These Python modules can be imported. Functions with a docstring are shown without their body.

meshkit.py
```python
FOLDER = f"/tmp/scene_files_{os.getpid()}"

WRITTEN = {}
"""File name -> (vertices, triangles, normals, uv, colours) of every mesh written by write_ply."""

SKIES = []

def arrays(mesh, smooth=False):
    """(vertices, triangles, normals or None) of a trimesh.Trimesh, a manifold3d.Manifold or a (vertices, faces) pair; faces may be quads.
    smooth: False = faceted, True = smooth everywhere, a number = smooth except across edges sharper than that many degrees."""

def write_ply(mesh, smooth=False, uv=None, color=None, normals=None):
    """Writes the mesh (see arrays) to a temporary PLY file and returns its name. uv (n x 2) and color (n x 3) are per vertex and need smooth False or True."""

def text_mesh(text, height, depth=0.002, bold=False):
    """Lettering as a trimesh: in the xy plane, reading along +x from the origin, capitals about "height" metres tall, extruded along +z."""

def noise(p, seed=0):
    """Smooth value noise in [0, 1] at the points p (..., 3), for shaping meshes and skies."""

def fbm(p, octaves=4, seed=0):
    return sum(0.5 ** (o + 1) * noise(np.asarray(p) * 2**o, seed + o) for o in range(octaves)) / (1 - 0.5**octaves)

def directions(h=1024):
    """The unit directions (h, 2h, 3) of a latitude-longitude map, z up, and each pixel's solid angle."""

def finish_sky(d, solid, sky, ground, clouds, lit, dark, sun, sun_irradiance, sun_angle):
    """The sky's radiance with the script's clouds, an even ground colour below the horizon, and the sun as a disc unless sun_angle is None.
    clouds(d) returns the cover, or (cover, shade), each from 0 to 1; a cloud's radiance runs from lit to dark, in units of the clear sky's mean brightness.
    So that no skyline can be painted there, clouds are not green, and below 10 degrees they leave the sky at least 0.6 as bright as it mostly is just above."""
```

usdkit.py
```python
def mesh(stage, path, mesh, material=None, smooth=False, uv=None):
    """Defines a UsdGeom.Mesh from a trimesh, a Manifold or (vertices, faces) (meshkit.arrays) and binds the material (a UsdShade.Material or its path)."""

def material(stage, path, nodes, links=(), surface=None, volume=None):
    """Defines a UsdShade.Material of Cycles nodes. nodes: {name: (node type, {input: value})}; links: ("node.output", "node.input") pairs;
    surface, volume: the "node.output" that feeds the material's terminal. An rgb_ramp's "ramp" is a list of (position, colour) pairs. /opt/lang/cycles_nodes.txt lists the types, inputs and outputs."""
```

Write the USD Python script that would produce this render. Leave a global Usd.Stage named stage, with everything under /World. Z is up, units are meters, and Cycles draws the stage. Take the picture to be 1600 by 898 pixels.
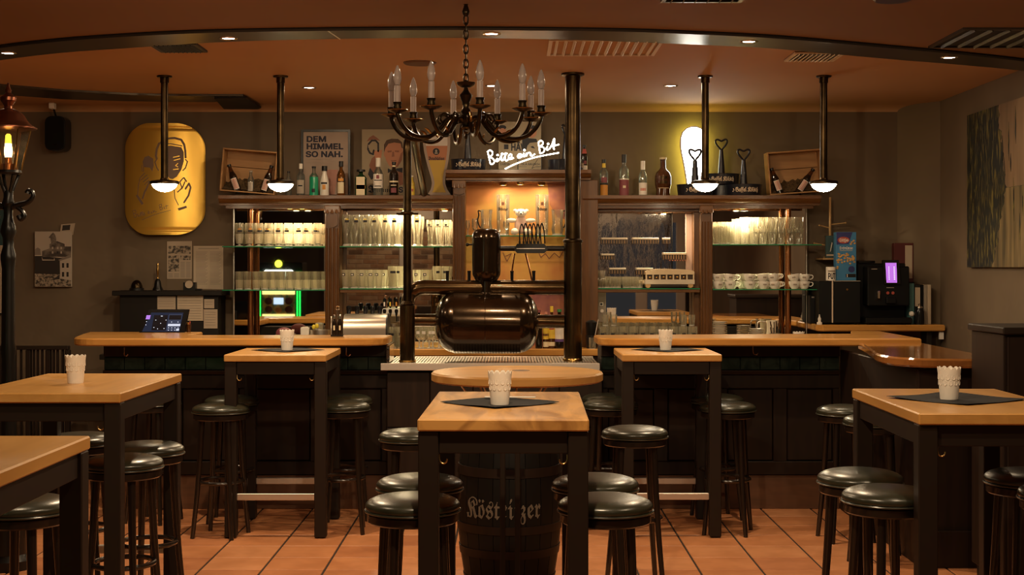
import math, glob, random
import numpy as np, trimesh, usdkit
from pxr import Usd, UsdGeom, UsdLux, Gf, Sdf
from shapely.geometry import Polygon, Point, LineString, box as sbox
from shapely.ops import unary_union
from shapely import affinity

stage = Usd.Stage.CreateInMemory()
UsdGeom.SetStageUpAxis(stage, UsdGeom.Tokens.z)
UsdGeom.SetStageMetersPerUnit(stage, 1.0)
stage.SetDefaultPrim(UsdGeom.Xform.Define(stage, '/World').GetPrim())
PI = math.pi
rng = random.Random(7)

# ------------------------------------------------------------------ camera
F = 2200.0            # focal length in pixels of the 1600-wide picture
HOR = 418.0           # horizon row
EYE = 1.62
cam = UsdGeom.Camera.Define(stage, '/World/camera')
cam.AddTranslateOp().Set(Gf.Vec3d(0, 0, EYE))
cam.AddRotateXOp().Set(90.0)
cam.CreateHorizontalApertureAttr(36.0)
cam.CreateVerticalApertureAttr(36.0 * 898 / 1600)
cam.CreateFocalLengthAttr(36.0 * F / 1600)
cam.CreateVerticalApertureOffsetAttr(-36.0 * (449 - HOR) / 1600)
cam.CreateClippingRangeAttr(Gf.Vec2f(0.05, 200))
cam.CreateFStopAttr(0.0)
cam.CreateExposureAttr(0.0)

# light levels of the visible and the added lamps (tuned here)
WARM = (1.0, 0.74, 0.46)
L_PENDANT, L_RING, L_CEIL, L_ROOM, L_HALOGEN, L_NICHE, L_NEON, L_SIGN, L_SPOT = 34.0, 2900.0, 560.0, 90.0, 1400.0, 180.0, 7.0, 15.0, 900.0

# ------------------------------------------------------------------ pixel helpers
def X(px, Y): return (px - 800.0) / F * Y
def Z(py, Y): return EYE - (py - HOR) / F * Y
def on(px, py, z):
    Y = (EYE - z) * F / (py - HOR)
    return X(px, Y), Y

# ------------------------------------------------------------------ mesh helpers
def cat(ms):
    ms = [m for m in ms if m is not None]
    return ms[0] if len(ms) == 1 else trimesh.util.concatenate(ms)
def mk(v, f): return trimesh.Trimesh(np.asarray(v, float), np.asarray(f, int), process=False)
def move(m, x=0, y=0, z=0, rz=0, rx=0, ry=0, s=None):
    m = m.copy()
    if s is not None: m.apply_scale(s)
    for a, ax in ((rx, (1, 0, 0)), (ry, (0, 1, 0)), (rz, (0, 0, 1))):
        if a: m.apply_transform(trimesh.transformations.rotation_matrix(a, ax))
    m.apply_translation((x, y, z))
    return m
def B(x0, x1, y0, y1, z0, z1, c=0.0):
    """box, edges chamfered by c"""
    x0, x1 = min(x0, x1), max(x0, x1); y0, y1 = min(y0, y1), max(y0, y1); z0, z1 = min(z0, z1), max(z0, z1)
    c = min(c, (x1 - x0) * .45, (y1 - y0) * .45, (z1 - z0) * .45)
    if c <= 0:
        m = trimesh.creation.box((x1 - x0, y1 - y0, z1 - z0)); m.apply_translation(((x0 + x1) / 2, (y0 + y1) / 2, (z0 + z1) / 2)); return m
    p = []
    for X_, a in ((x0, c), (x1, -c)):
        for Y_, b in ((y0, c), (y1, -c)):
            for Z_, d in ((z0, c), (z1, -c)):
                p += [(X_, Y_ + b, Z_ + d), (X_ + a, Y_, Z_ + d), (X_ + a, Y_ + b, Z_)]
    return trimesh.convex.convex_hull(np.array(p))
def lathe(prof, n=24, cx=0, cy=0, cz=0):
    """prof: (r, z) from bottom to top along the outside (and back down the inside for a shell)"""
    prof = [(max(r, 0.0), z) for r, z in prof]
    v, idx = [], []
    for r, z in prof:
        if r < 1e-6: idx.append([len(v)] * n); v.append((cx, cy, z + cz))
        else:
            idx.append(list(range(len(v), len(v) + n)))
            v += [(cx + r * math.cos(2 * PI * k / n), cy + r * math.sin(2 * PI * k / n), z + cz) for k in range(n)]
    f = []
    for a, b in zip(idx[:-1], idx[1:]):
        for k in range(n):
            k2 = (k + 1) % n
            if a[k] != a[k2]: f.append((a[k], a[k2], b[k2]))
            if b[k] != b[k2]: f.append((a[k], b[k2], b[k]))
    return mk(v, f)
def cyl(p0, p1, r0, r1=None, n=16):
    r1 = r0 if r1 is None else r1
    p0, p1 = np.array(p0, float), np.array(p1, float)
    L = np.linalg.norm(p1 - p0)
    m = lathe([(0, 0), (r0, 0), (r1, L), (0, L)], n)
    m.apply_transform(trimesh.geometry.align_vectors((0, 0, 1), (p1 - p0) / L)); m.apply_translation(p0)
    return m
def smooth_path(pts, k=6, closed=False):
    P = np.array(pts, float); n = len(P); out = []
    for i in range(n if closed else n - 1):
        g = (lambda j: P[j % n]) if closed else (lambda j: P[min(max(j, 0), n - 1)])
        a, b, c, d = g(i - 1), g(i), g(i + 1), g(i + 2)
        for t in np.arange(k) / k:
            out.append(.5 * (2 * b + (c - a) * t + (2 * a - 5 * b + 4 * c - d) * t * t + (3 * b - a - 3 * c + d) * t ** 3))
    if not closed: out.append(P[-1])
    return np.array(out)
def tube(pts, r, n=10, k=0, closed=False):
    p = smooth_path(pts, k, closed) if k else np.array(pts, float)
    m = len(p); r = np.broadcast_to(r, (m,)) if np.ndim(r) == 0 else np.interp(np.linspace(0, 1, m), np.linspace(0, 1, len(r)), r)
    if closed: t = np.roll(p, -1, 0) - np.roll(p, 1, 0)
    else: t = np.gradient(p, axis=0)
    t /= np.linalg.norm(t, axis=1, keepdims=True) + 1e-12
    u = np.cross(t[0], (0, 0, 1.0) if abs(t[0][2]) < .9 else (1.0, 0, 0)); u /= np.linalg.norm(u)
    v = []
    for i in range(m):
        u = u - t[i] * np.dot(u, t[i]); u /= np.linalg.norm(u) + 1e-12
        w = np.cross(t[i], u)
        for j in range(n):
            a = 2 * PI * j / n; v.append(p[i] + r[i] * (math.cos(a) * u + math.sin(a) * w))
    f = []
    for i in range(m if closed else m - 1):
        i2 = (i + 1) % m
        for j in range(n):
            j2 = (j + 1) % n
            f += [(i * n + j, i * n + j2, i2 * n + j2), (i * n + j, i2 * n + j2, i2 * n + j)]
    if not closed:
        v += [p[0], p[-1]]
        for j in range(n):
            j2 = (j + 1) % n
            f += [(m * n, j2, j), (m * n + 1, (m - 1) * n + j, (m - 1) * n + j2)]
    return mk(v, f)
def ext(poly, h):
    gs = [g for g in getattr(poly, 'geoms', [poly]) if g.area > 1e-9]
    return cat([trimesh.creation.extrude_polygon(g, h, engine='earcut') for g in gs])
def extz(poly, z0, z1): return move(ext(poly, z1 - z0), z=z0)
def exty(poly, y0, y1):
    """polygon in (x, z) extruded from y0 to y1"""
    m = ext(poly, y1 - y0); v = np.array(m.vertices)
    return mk(np.stack([v[:, 0], y1 - v[:, 2], v[:, 1]], 1), m.faces)
def extx(poly, x0, x1):
    """polygon in (y, z) extruded from x0 to x1"""
    m = ext(poly, x1 - x0); v = np.array(m.vertices)
    return mk(np.stack([x0 + v[:, 2], v[:, 0], v[:, 1]], 1), m.faces)
def stroke(pts, w): return LineString(pts).buffer(w / 2, cap_style=1, join_style=1, quad_segs=3)
def ell(cx, cy, rx, ry, seg=8): return affinity.scale(Point(cx, cy).buffer(1, quad_segs=seg), rx, ry, origin=(cx, cy))
def rrect(x0, x1, y0, y1, r, seg=4): return sbox(x0 + r, y0 + r, x1 - r, y1 - r).buffer(r, quad_segs=seg)
def sphere(cx, cy, cz, rx, ry=None, rz=None, sub=2):
    m = trimesh.creation.icosphere(sub); m.apply_scale((rx, ry or rx, rz or rx)); m.apply_translation((cx, cy, cz)); return m

# ------------------------------------------------------------------ lettering
_fonts = {}
def _font(kind, size):
    from PIL import ImageFont
    pat = {'inter': 'Inter.woff2', 'math': 'NotoSansMath-Regular.woff2'}[kind]
    return ImageFont.truetype(glob.glob('/opt/blender-*/*/datafiles/fonts/' + pat)[0], size)
def _gothic(s):
    out = ''
    for c in s:
        if 'A' <= c <= 'Z': out += chr(0x1D56C + ord(c) - 65)
        elif 'a' <= c <= 'z': out += chr(0x1D586 + ord(c) - 97)
        elif c == 'ö': out += chr(0x1D586 + 14)
        else: out += c
    return out
def text(s, height, depth=0.001, font='inter', bold=0, align='c', px=64, stretch=1.0, simplify=.6):
    """lettering standing in the xz plane, facing -y, baseline at z=0; align c: centred on x=0, l: from x=0"""
    from PIL import Image, ImageDraw
    raw = s
    try: f = _font('math' if font == 'gothic' else 'inter', px)
    except Exception: f, font = _font('inter', px), 'inter'
    if font == 'gothic': s = _gothic(s)
    x0, y0, x1, y1 = f.getbbox(s, anchor='ls', stroke_width=bold)
    y0 -= px // 3
    im = Image.new('L', (int(x1 - x0 + 8), int(y1 - y0 + 8))); d = ImageDraw.Draw(im)
    d.text((4 - x0, 4 - y0), s, 255, f, anchor='ls', stroke_width=bold)
    if font == 'gothic' and 'ö' in raw:
        for i, c in enumerate(raw):
            if c == 'ö':
                a = f.getlength(s[:i]); b = f.getlength(s[:i + 1]); top = f.getbbox(s[i], anchor='ls')[1]
                for t in (.3, .72):
                    xx, yy, r = 4 - x0 + a + (b - a) * t, 4 - y0 + top - px * .10, px * .065
                    d.polygon([(xx - r, yy), (xx, yy - r), (xx + r, yy), (xx, yy + r)], fill=255)
    on_ = np.pad(np.asarray(im) > 127, ((0, 0), (1, 1))).astype(np.int8)
    rows, st = np.nonzero(np.diff(on_, axis=1) == 1); en = np.nonzero(np.diff(on_, axis=1) == -1)[1]
    from shapely import box, union_all
    g = union_all(box(st, -rows - 1, en, -rows)).buffer(.6).buffer(-.6).simplify(simplify)
    cap = px * 70.0 / 96
    k = height / cap
    g = affinity.affine_transform(g, [k * stretch, 0, 0, k, -4 * k * stretch, (4 - y0) * k])
    w = g.bounds[2]
    g = affinity.translate(g, {'c': -w / 2, 'l': 0, 'r': -w}[align], 0)
    return exty(g, -depth, 0)

# ------------------------------------------------------------------ objects
_used = {}
def path_for(parent, name):
    base = f'{parent}/{name}'
    n = _used.get(base, -1) + 1; _used[base] = n
    return base if n == 0 else f'{base}_{n:03d}'
class Obj:
    def __init__(s, prim, loc=(0, 0, 0), mesh=None): s.prim, s.path, s.loc = prim, str(prim.GetPath()), np.array(loc, float)
def tag(prim, label=None, cat_=None, group=None, kind=None):
    for k, v in (('label', label), ('category', cat_), ('group', group), ('kind', kind)):
        if v: prim.SetCustomDataByKey(k, v)
def thing(name, label, cat_, loc=(0, 0, 0), rz=0, group=None, kind=None, ry=0, rx=0):
    x = UsdGeom.Xform.Define(stage, path_for('/World', name))
    x.AddTranslateOp().Set(Gf.Vec3d(*map(float, loc))); x.AddRotateXYZOp().Set(Gf.Vec3f(math.degrees(rx), math.degrees(ry), math.degrees(rz)))
    tag(x.GetPrim(), label, cat_, group, kind)
    return Obj(x.GetPrim(), loc)
def part(parent, name, mesh, mat, label=None, smooth=35, world=False, kind=None):
    """a mesh below parent (a thing or a part); world: its points are given in the world and the thing is not turned"""
    if world: mesh = move(mesh, *(-parent.loc))
    m = usdkit.mesh(stage, path_for(parent.path, name), mesh, M(mat), smooth=smooth)
    tag(m.GetPrim(), label, kind=kind)
    return Obj(m.GetPrim(), parent.loc)
def solo(name, mesh, mat, label, cat_, group=None, smooth=35, kind=None, loc=None):
    m = usdkit.mesh(stage, path_for('/World', name), mesh, M(mat), smooth=smooth)
    if loc is not None: m.AddTranslateOp().Set(Gf.Vec3d(*map(float, loc)))
    tag(m.GetPrim(), label, cat_, group, kind)
    return Obj(m.GetPrim(), loc or (0, 0, 0))
def struct(name, mesh, mat, smooth=35):
    m = usdkit.mesh(stage, f'/World/{name}', mesh, M(mat), smooth=smooth)
    tag(m.GetPrim(), kind='structure'); return Obj(m.GetPrim())
def dup(src, loc, rz=0, label=None, group=None, ry=0, rx=0):
    was = src.prim.GetCustomData(); name = src.prim.GetName()
    base = name[:-4] if len(name) > 4 and name[-4] == '_' and name[-3:].isdigit() else name
    r = thing(base, label or was.get('label'), was.get('category'), loc, rz, group or was.get('group'), ry=ry, rx=rx)
    r.prim.GetReferences().AddInternalReference(src.path); r.prim.SetInstanceable(True)
    return r
def disk_light(parent, loc, radius, level, color=WARM, rx=0, ry=0, cone=None):
    l = UsdLux.DiskLight.Define(stage, path_for(parent.path, 'light'))
    l.AddTranslateOp().Set(Gf.Vec3d(*map(float, loc))); l.AddRotateXYZOp().Set(Gf.Vec3f(math.degrees(rx), math.degrees(ry), 0))
    l.CreateRadiusAttr(radius); l.CreateIntensityAttr(level); l.CreateColorAttr(Gf.Vec3f(*color))
    if cone:
        s = UsdLux.ShapingAPI.Apply(l.GetPrim()); s.CreateShapingConeAngleAttr(cone); s.CreateShapingConeSoftnessAttr(.4)
    return l
def sphere_light(parent, loc, radius, level, color=WARM):
    l = UsdLux.SphereLight.Define(stage, path_for(parent.path, 'light'))
    l.AddTranslateOp().Set(Gf.Vec3d(*map(float, loc))); l.CreateRadiusAttr(radius); l.CreateIntensityAttr(level); l.CreateColorAttr(Gf.Vec3f(*color))
    return l

# ------------------------------------------------------------------ materials
_mats, _defs = {}, {}
def M(name):
    if name not in _mats:
        nodes, links, surf = _defs[name]
        _mats[name] = usdkit.material(stage, f'/World/Looks/{name}', nodes, links, surface=surf)
    return _mats[name]
def plain(name, color, rough=.5, metal=0.0, **kw):
    _defs[name] = ({'p': ('principled_bsdf', dict(base_color=color, roughness=rough, metallic=metal, **kw))}, [], 'p.BSDF')
def noisy(name, c1, c2, scale=(8, 8, 8), rough=.5, metal=0.0, bump=0.0, detail=4, bscale=None, lo=.35, hi=.65, dist=.01, distortion=0.0, **kw):
    """two colours mixed by noise in world space, optional bump"""
    n = {'g': ('geometry', {}), 'm': ('mapping', dict(scale=scale)), 'n': ('noise_texture', dict(scale=1.0, detail=detail, distortion=distortion)),
         'r': ('rgb_ramp', dict(ramp=[(lo, c1), (hi, c2)])), 'p': ('principled_bsdf', dict(roughness=rough, metallic=metal, **kw))}
    l = [('g.position', 'm.vector'), ('m.vector', 'n.vector'), ('n.fac', 'r.fac'), ('r.color', 'p.base_color')]
    if bump:
        n['bm'] = ('mapping', dict(scale=bscale or scale)); n['bn'] = ('noise_texture', dict(scale=1.0, detail=3)); n['b'] = ('bump', dict(strength=bump, distance=dist))
        l += [('g.position', 'bm.vector'), ('bm.vector', 'bn.vector'), ('bn.fac', 'b.height'), ('b.normal', 'p.normal')]
    _defs[name] = (n, l, 'p.BSDF')
def glow(name, color, level):
    _defs[name] = ({'e': ('emission', dict(color=color, strength=level))}, [], 'e.emission')
def thin_glass(name, tint=(.97, .98, .95), haze=.10, edge=.9, rough=.03, hazec=(.9, .88, .8)):
    """thin clear wall: mostly see-through, mirror-like towards its rim, with pale haze put in to look lamplit"""
    _defs[name] = ({'lw': ('layer_weight', dict(blend=.5)), 't': ('transparent_bsdf', dict(color=tint)), 'g': ('glossy_bsdf', dict(color=(edge,) * 3, roughness=rough)),
                    'd': ('translucent_bsdf', dict(color=hazec)), 'd2': ('diffuse_bsdf', dict(color=hazec)), 'dd': ('mix_closure', dict(fac=.5)), 'a': ('mix_closure', {}), 'b': ('mix_closure', dict(fac=haze))},
                   [('lw.fresnel', 'a.fac'), ('t.BSDF', 'a.closure1'), ('g.BSDF', 'a.closure2'), ('d.BSDF', 'dd.closure1'), ('d2.BSDF', 'dd.closure2'), ('a.closure', 'b.closure1'), ('dd.closure', 'b.closure2')], 'b.closure')
# ------------------------------------------------------------------ material list
noisy('plaster', (.150, .107, .066), (.178, .128, .080), scale=(1.5, 1.5, 1.5), rough=.85, bump=.35, bscale=(5, 5, 5), dist=.02)
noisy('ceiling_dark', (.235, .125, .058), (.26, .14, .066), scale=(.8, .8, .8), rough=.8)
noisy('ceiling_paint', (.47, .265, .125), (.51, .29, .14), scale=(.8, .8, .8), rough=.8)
noisy('terracotta', (.52, .20, .078), (.64, .265, .11), scale=(5, 5, 5), rough=.42, bump=.12, bscale=(14, 14, 14), dist=.004)
noisy('terracotta_light', (.58, .24, .10), (.68, .30, .135), scale=(6, 6, 6), rough=.40, bump=.12, bscale=(14, 14, 14), dist=.004)
noisy('terracotta_dark', (.44, .16, .062), (.56, .22, .09), scale=(5, 5, 5), rough=.45, bump=.12, bscale=(14, 14, 14), dist=.004)
plain('grout', (.035, .022, .015), .9)
plain('rest_floor', (.36, .14, .06), .6)
plain('plain_wall', (.075, .055, .040), .85)
plain('dark_paint', (.05, .036, .026), .8)
glow('night_pane', (.40, .39, .42), .065)
noisy('brick_red', (.36, .20, .11), (.50, .30, .17), scale=(9, 9, 9), rough=.85, bump=.3, bscale=(40, 40, 40), dist=.005)
noisy('brick_pale', (.48, .33, .20), (.58, .42, .27), scale=(9, 9, 9), rough=.85, bump=.3, bscale=(40, 40, 40), dist=.005)
noisy('brick_brown', (.16, .10, .065), (.26, .16, .10), scale=(9, 9, 9), rough=.85, bump=.3, bscale=(40, 40, 40), dist=.005)
plain('mortar', (.50, .40, .30), .9)
plain('white_frame', (.80, .70, .60), .5)
plain('ring_metal', (.105, .085, .062), .30, .75)
plain('ring_edge', (.012, .010, .008), .5)
noisy('honey_wood', (.47, .205, .042), (.62, .31, .078), scale=(2.2, 22, 22), rough=.28, coat_weight=.3, coat_roughness=.12, lo=.3, hi=.7, distortion=.6)
noisy('honey_wood_deep', (.47, .235, .080), (.63, .36, .145), scale=(22, 2.2, 22), rough=.26, coat_weight=.4, coat_roughness=.1, lo=.3, hi=.7, distortion=.6)
noisy('varnished_wood', (.26, .098, .026), (.38, .155, .042), scale=(14, 1.6, 14), rough=.12, coat_weight=.6, coat_roughness=.08, lo=.3, hi=.7, distortion=.8)
noisy('table_wood', (.52, .255, .060), (.66, .35, .098), scale=(12, 1.4, 12), rough=.36, coat_weight=.14, coat_roughness=.25, lo=.3, hi=.7, distortion=.5)
noisy('worn_table_wood', (.36, .165, .040), (.66, .345, .095), scale=(7, 1.6, 7), rough=.42, coat_weight=.06, coat_roughness=.3, lo=.38, hi=.60, distortion=1.4)
noisy('round_table_wood', (.55, .275, .075), (.67, .365, .115), scale=(1.4, 10, 10), rough=.34, coat_weight=.2, coat_roughness=.2, distortion=.5)
noisy('oak', (.075, .029, .006), (.128, .050, .011), scale=(30, 30, 3.0), rough=.36, coat_weight=.12, coat_roughness=.15, lo=.3, hi=.7, distortion=.4)
noisy('oak_across', (.100, .039, .0075), (.158, .062, .013), scale=(3.0, 30, 30), rough=.34, coat_weight=.15, coat_roughness=.12, lo=.3, hi=.7, distortion=.4)
noisy('bar_front_wood', (.013, .0065, .004), (.023, .0115, .0065), scale=(25, 25, 2.5), rough=.48, specular_ior_level=.3, lo=.3, hi=.7)
noisy('kick_wood', (.10, .044, .020), (.14, .06, .027), scale=(3, 20, 20), rough=.55)
plain('dark_table_wood', (.019, .0115, .0075), .5, specular_ior_level=.3)
plain('barrel_black', (.006, .005, .004), .5, specular_ior_level=.3)
plain('black_board', (.011, .008, .006), .55, specular_ior_level=.3)
plain('stool_wood', (.016, .010, .007), .24, coat_weight=.4, coat_roughness=.12)
noisy('stool_leather', (.020, .022, .013), (.034, .034, .020), scale=(9, 9, 9), rough=.30, bump=.12, bscale=(120, 120, 120), dist=.002, coat_weight=.35, coat_roughness=.28)
plain('brass_nail', (.55, .38, .16), .3, 1.0)
noisy('green_marble', (.010, .018, .014), (.035, .052, .040), scale=(7, 7, 7), rough=.15, detail=8, distortion=1.5)
plain('steel', (.78, .72, .64), .34, 1.0)
plain('brushed_steel', (.70, .64, .57), .5, 1.0)
plain('bright_steel', (.75, .72, .66), .14, 1.0)
plain('slot_black', (.01, .009, .008), .6)
noisy('old_brass', (.032, .020, .010), (.070, .044, .020), scale=(9, 9, 9), rough=.30, metal=1.0)
noisy('bronze_kettle', (.030, .017, .008), (.056, .032, .015), scale=(5, 5, 5), rough=.20, metal=.85, coat_weight=.5, coat_roughness=.1)
noisy('bronze_pipe', (.062, .037, .015), (.115, .069, .029), scale=(5, 5, 5), rough=.22, metal=.9, coat_weight=.3, coat_roughness=.1)
plain('bright_brass', (.50, .31, .10), .22, 1.0)
plain('copper', (.50, .22, .095), .22, 1.0)
plain('black_iron', (.006, .0055, .005), .32, specular_ior_level=.4)
plain('faded_paint', (.17, .135, .10), .8)
plain('chandelier_bronze', (.045, .030, .014), .26, .9)
plain('chandelier_edge', (.46, .28, .10), .22, 1.0)
plain('candle_white', (.36, .28, .25), .5)
plain('bulb_white', (.36, .30, .28), .14, coat_weight=.4)
plain('mirror', (.83, .80, .76), .015, 1.0)
_defs['wavy_mirror'] = ({'g': ('geometry', {}), 'm': ('mapping', dict(scale=(5, 5, 2.2))), 'n': ('noise_texture', dict(scale=1.0, detail=2)), 'm2': ('mapping', dict(scale=(34, 34, 10))), 'n2': ('noise_texture', dict(scale=1.0, detail=3)),
                         'b': ('bump', dict(strength=.14, distance=.02)), 'b2': ('bump', dict(strength=.12, distance=.004)), 'p': ('principled_bsdf', dict(base_color=(.72, .68, .64), metallic=1.0, roughness=.06))},
                        [('g.position', 'm.vector'), ('m.vector', 'n.vector'), ('g.position', 'm2.vector'), ('m2.vector', 'n2.vector'), ('n.fac', 'b.height'), ('n2.fac', 'b2.height'), ('b.normal', 'b2.normal'), ('b2.normal', 'p.normal')], 'p.BSDF')
plain('gold_plate', (.98, .60, .10), .34, .66)
plain('etched_plate', (.25, .165, .12), .6)
_defs['shelf_glass'] = ({'lw': ('layer_weight', dict(blend=.25)), 't': ('transparent_bsdf', dict(color=(.93, .985, .945))), 'g': ('glossy_bsdf', dict(color=(.8, .9, .8), roughness=.03)), 'a': ('mix_closure', {})},
                        [('lw.fresnel', 'a.fac'), ('t.BSDF', 'a.closure1'), ('g.BSDF', 'a.closure2')], 'a.closure')
plain('glass_edge', (.02, .20, .085), .15, coat_weight=.5)
thin_glass('beer_glass', haze=.085, hazec=(.95, .82, .57), rough=.10)  # amber haze in the colour stands for lamplight scattered in the glass
thin_glass('slim_glass', haze=.22, hazec=(.97, .84, .60), rough=.10)
thin_glass('tumbler_glass', haze=.10, hazec=(.95, .84, .60), rough=.08)
thin_glass('clear_bottle', tint=(.90, .93, .90), haze=.10, hazec=(.75, .78, .72))
thin_glass('amber_bottle', tint=(.62, .34, .08), haze=.16, hazec=(.45, .22, .05))
thin_glass('lantern_glass', tint=(.97, .85, .70), haze=.02, edge=.22)
plain('glass_foot', (.80, .77, .68), .06, transmission_weight=.55, specular_ior_level=.8)
plain('dark_bottle', (.012, .007, .004), .08, coat_weight=.5)
plain('brown_bottle', (.060, .020, .006), .07, coat_weight=.6)
plain('green_bottle', (.008, .030, .010), .08, coat_weight=.5)
plain('mint_liquid', (.01, .30, .15), .2, coat_weight=.5)
plain('white_bottle', (.70, .66, .58), .25)
plain('yellow_liquid', (.60, .42, .06), .15, coat_weight=.5)
plain('orange_liquid', (.62, .26, .02), .15, coat_weight=.5)
plain('black', (.010, .009, .009), .35)
plain('black_gloss', (.008, .008, .009), .12)
plain('navy_black', (.010, .011, .018), .28, coat_weight=.25)
plain('white', (.78, .74, .68), .5)
plain('porcelain', (.82, .78, .70), .16, coat_weight=.4)
plain('planter_white', (.88, .82, .74), .5)
plain('paper', (.48, .38, .28), .8)
plain('paper_pale', (.54, .43, .31), .8)
plain('paper_grey', (.34, .29, .23), .8)
plain('ink', (.020, .018, .022), .7)
plain('ink_soft', (.30, .25, .20), .8)
plain('navy_ink', (.015, .016, .035), .7)
plain('label_cream', (.68, .58, .38), .6)
plain('label_white', (.74, .68, .60), .6)
plain('label_pink', (.58, .24, .17), .6)
plain('label_red', (.42, .07, .05), .55)
plain('label_plum', (.22, .055, .065), .55)
plain('label_yellow', (.72, .50, .05), .5)
plain('label_orange', (.62, .27, .04), .5)
plain('label_green', (.04, .20, .06), .5)
plain('label_violet', (.10, .05, .20), .5)
plain('napkin_dark', (.014, .014, .017), .9)
plain('skin', (.42, .18, .10), .7)
plain('skin_shadow', (.24, .095, .055), .7)
plain('hair_brown', (.075, .038, .020), .7)
plain('poster_cream', (.33, .26, .165), .7)
plain('poster_white', (.36, .27, .21), .6)
plain('poster_pink', (.42, .20, .145), .6)
plain('beer_gold', (.52, .32, .03), .5)
plain('beer_amber', (.42, .15, .06), .5)
plain('beer_foam', (.62, .53, .46), .6)
noisy('crate_wood', (.34, .17, .060), (.46, .25, .095), scale=(3, 20, 20), rough=.55, lo=.3, hi=.7)
noisy('straw', (.05, .030, .010), (.14, .085, .032), scale=(60, 60, 60), rough=.9, bump=.8, bscale=(90, 90, 90))
plain('box_blue', (.045, .20, .40), .45)
plain('box_navy', (.030, .035, .16), .45)
plain('teal', (.09, .22, .22), .5)
plain('teal_dark', (.03, .07, .075), .5)
plain('binder_red', (.10, .016, .014), .5)
noisy('peanut', (.45, .25, .08), (.62, .38, .14), scale=(60, 60, 60), rough=.6)
plain('pale_wood', (.50, .30, .12), .5)
plain('machine_black', (.004, .004, .004), .5, specular_ior_level=.25)
plain('screen_dark', (.012, .012, .020), .12)
plain('tram_cream', (.74, .58, .36), .4)
plain('tram_window', (.06, .04, .03), .25)
plain('tram_ivory', (.70, .60, .46), .5)
plain('pink_panel', (.55, .38, .31), .5)
plain('taps_steel', (.58, .50, .42), .3, 1.0)
plain('lemon', (.75, .58, .04), .4)
noisy('mural', (.62, .24, .07), (.74, .44, .10), scale=(2.2, 2.2, 2.2), rough=.7, detail=3, lo=.35, hi=.65, distortion=1.0)
noisy('mural_violet', (.26, .09, .09), (.52, .20, .09), scale=(6, 6, 6), rough=.7, detail=3)
plain('plush', (.80, .72, .60), .95)
plain('plush_body', (.62, .42, .34), .95)
noisy('copper_roof', (.16, .055, .030), (.24, .085, .045), scale=(9, 9, 9), rough=.30, metal=.9)
noisy('hop_leaves', (.005, .006, .003), (.17, .14, .02), scale=(9, 34, 7), rough=.6, detail=5, lo=.50, hi=.68, distortion=1.0)
noisy('hop_sky', (.17, .105, .05), (.25, .16, .08), scale=(2, 9, 1.2), rough=.6, detail=3)
noisy('hop_path', (.07, .05, .014), (.26, .185, .075), scale=(3, 14, 1.5), rough=.6, detail=4)
noisy('photo_grey', (.07, .055, .045), (.24, .195, .155), scale=(14, 14, 20), rough=.5, detail=5, lo=.42, hi=.6)
plain('photo_sky', (.50, .42, .34), .5)
plain('photo_dark', (.035, .028, .024), .5)
plain('photo_mid', (.26, .21, .17), .5)
noisy('mottled_print', (.05, .04, .03), (.42, .33, .24), scale=(45, 45, 45), rough=.7, detail=4, lo=.4, hi=.6)
noisy('machine_art', (.10, .28, .14), (.75, .62, .16), scale=(16, 16, 16), rough=.4, detail=3)
glow('bowl_glow', (1.0, .80, .52), L_PENDANT)
glow('neon', (1.0, .86, .62), L_NEON)
glow('sign_face', (1.0, .97, .84), 14.0)
glow('sign_edge', (1.0, .90, .13), L_SIGN)
glow('lens_glow', (1.0, .82, .70), 6.0)
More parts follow.
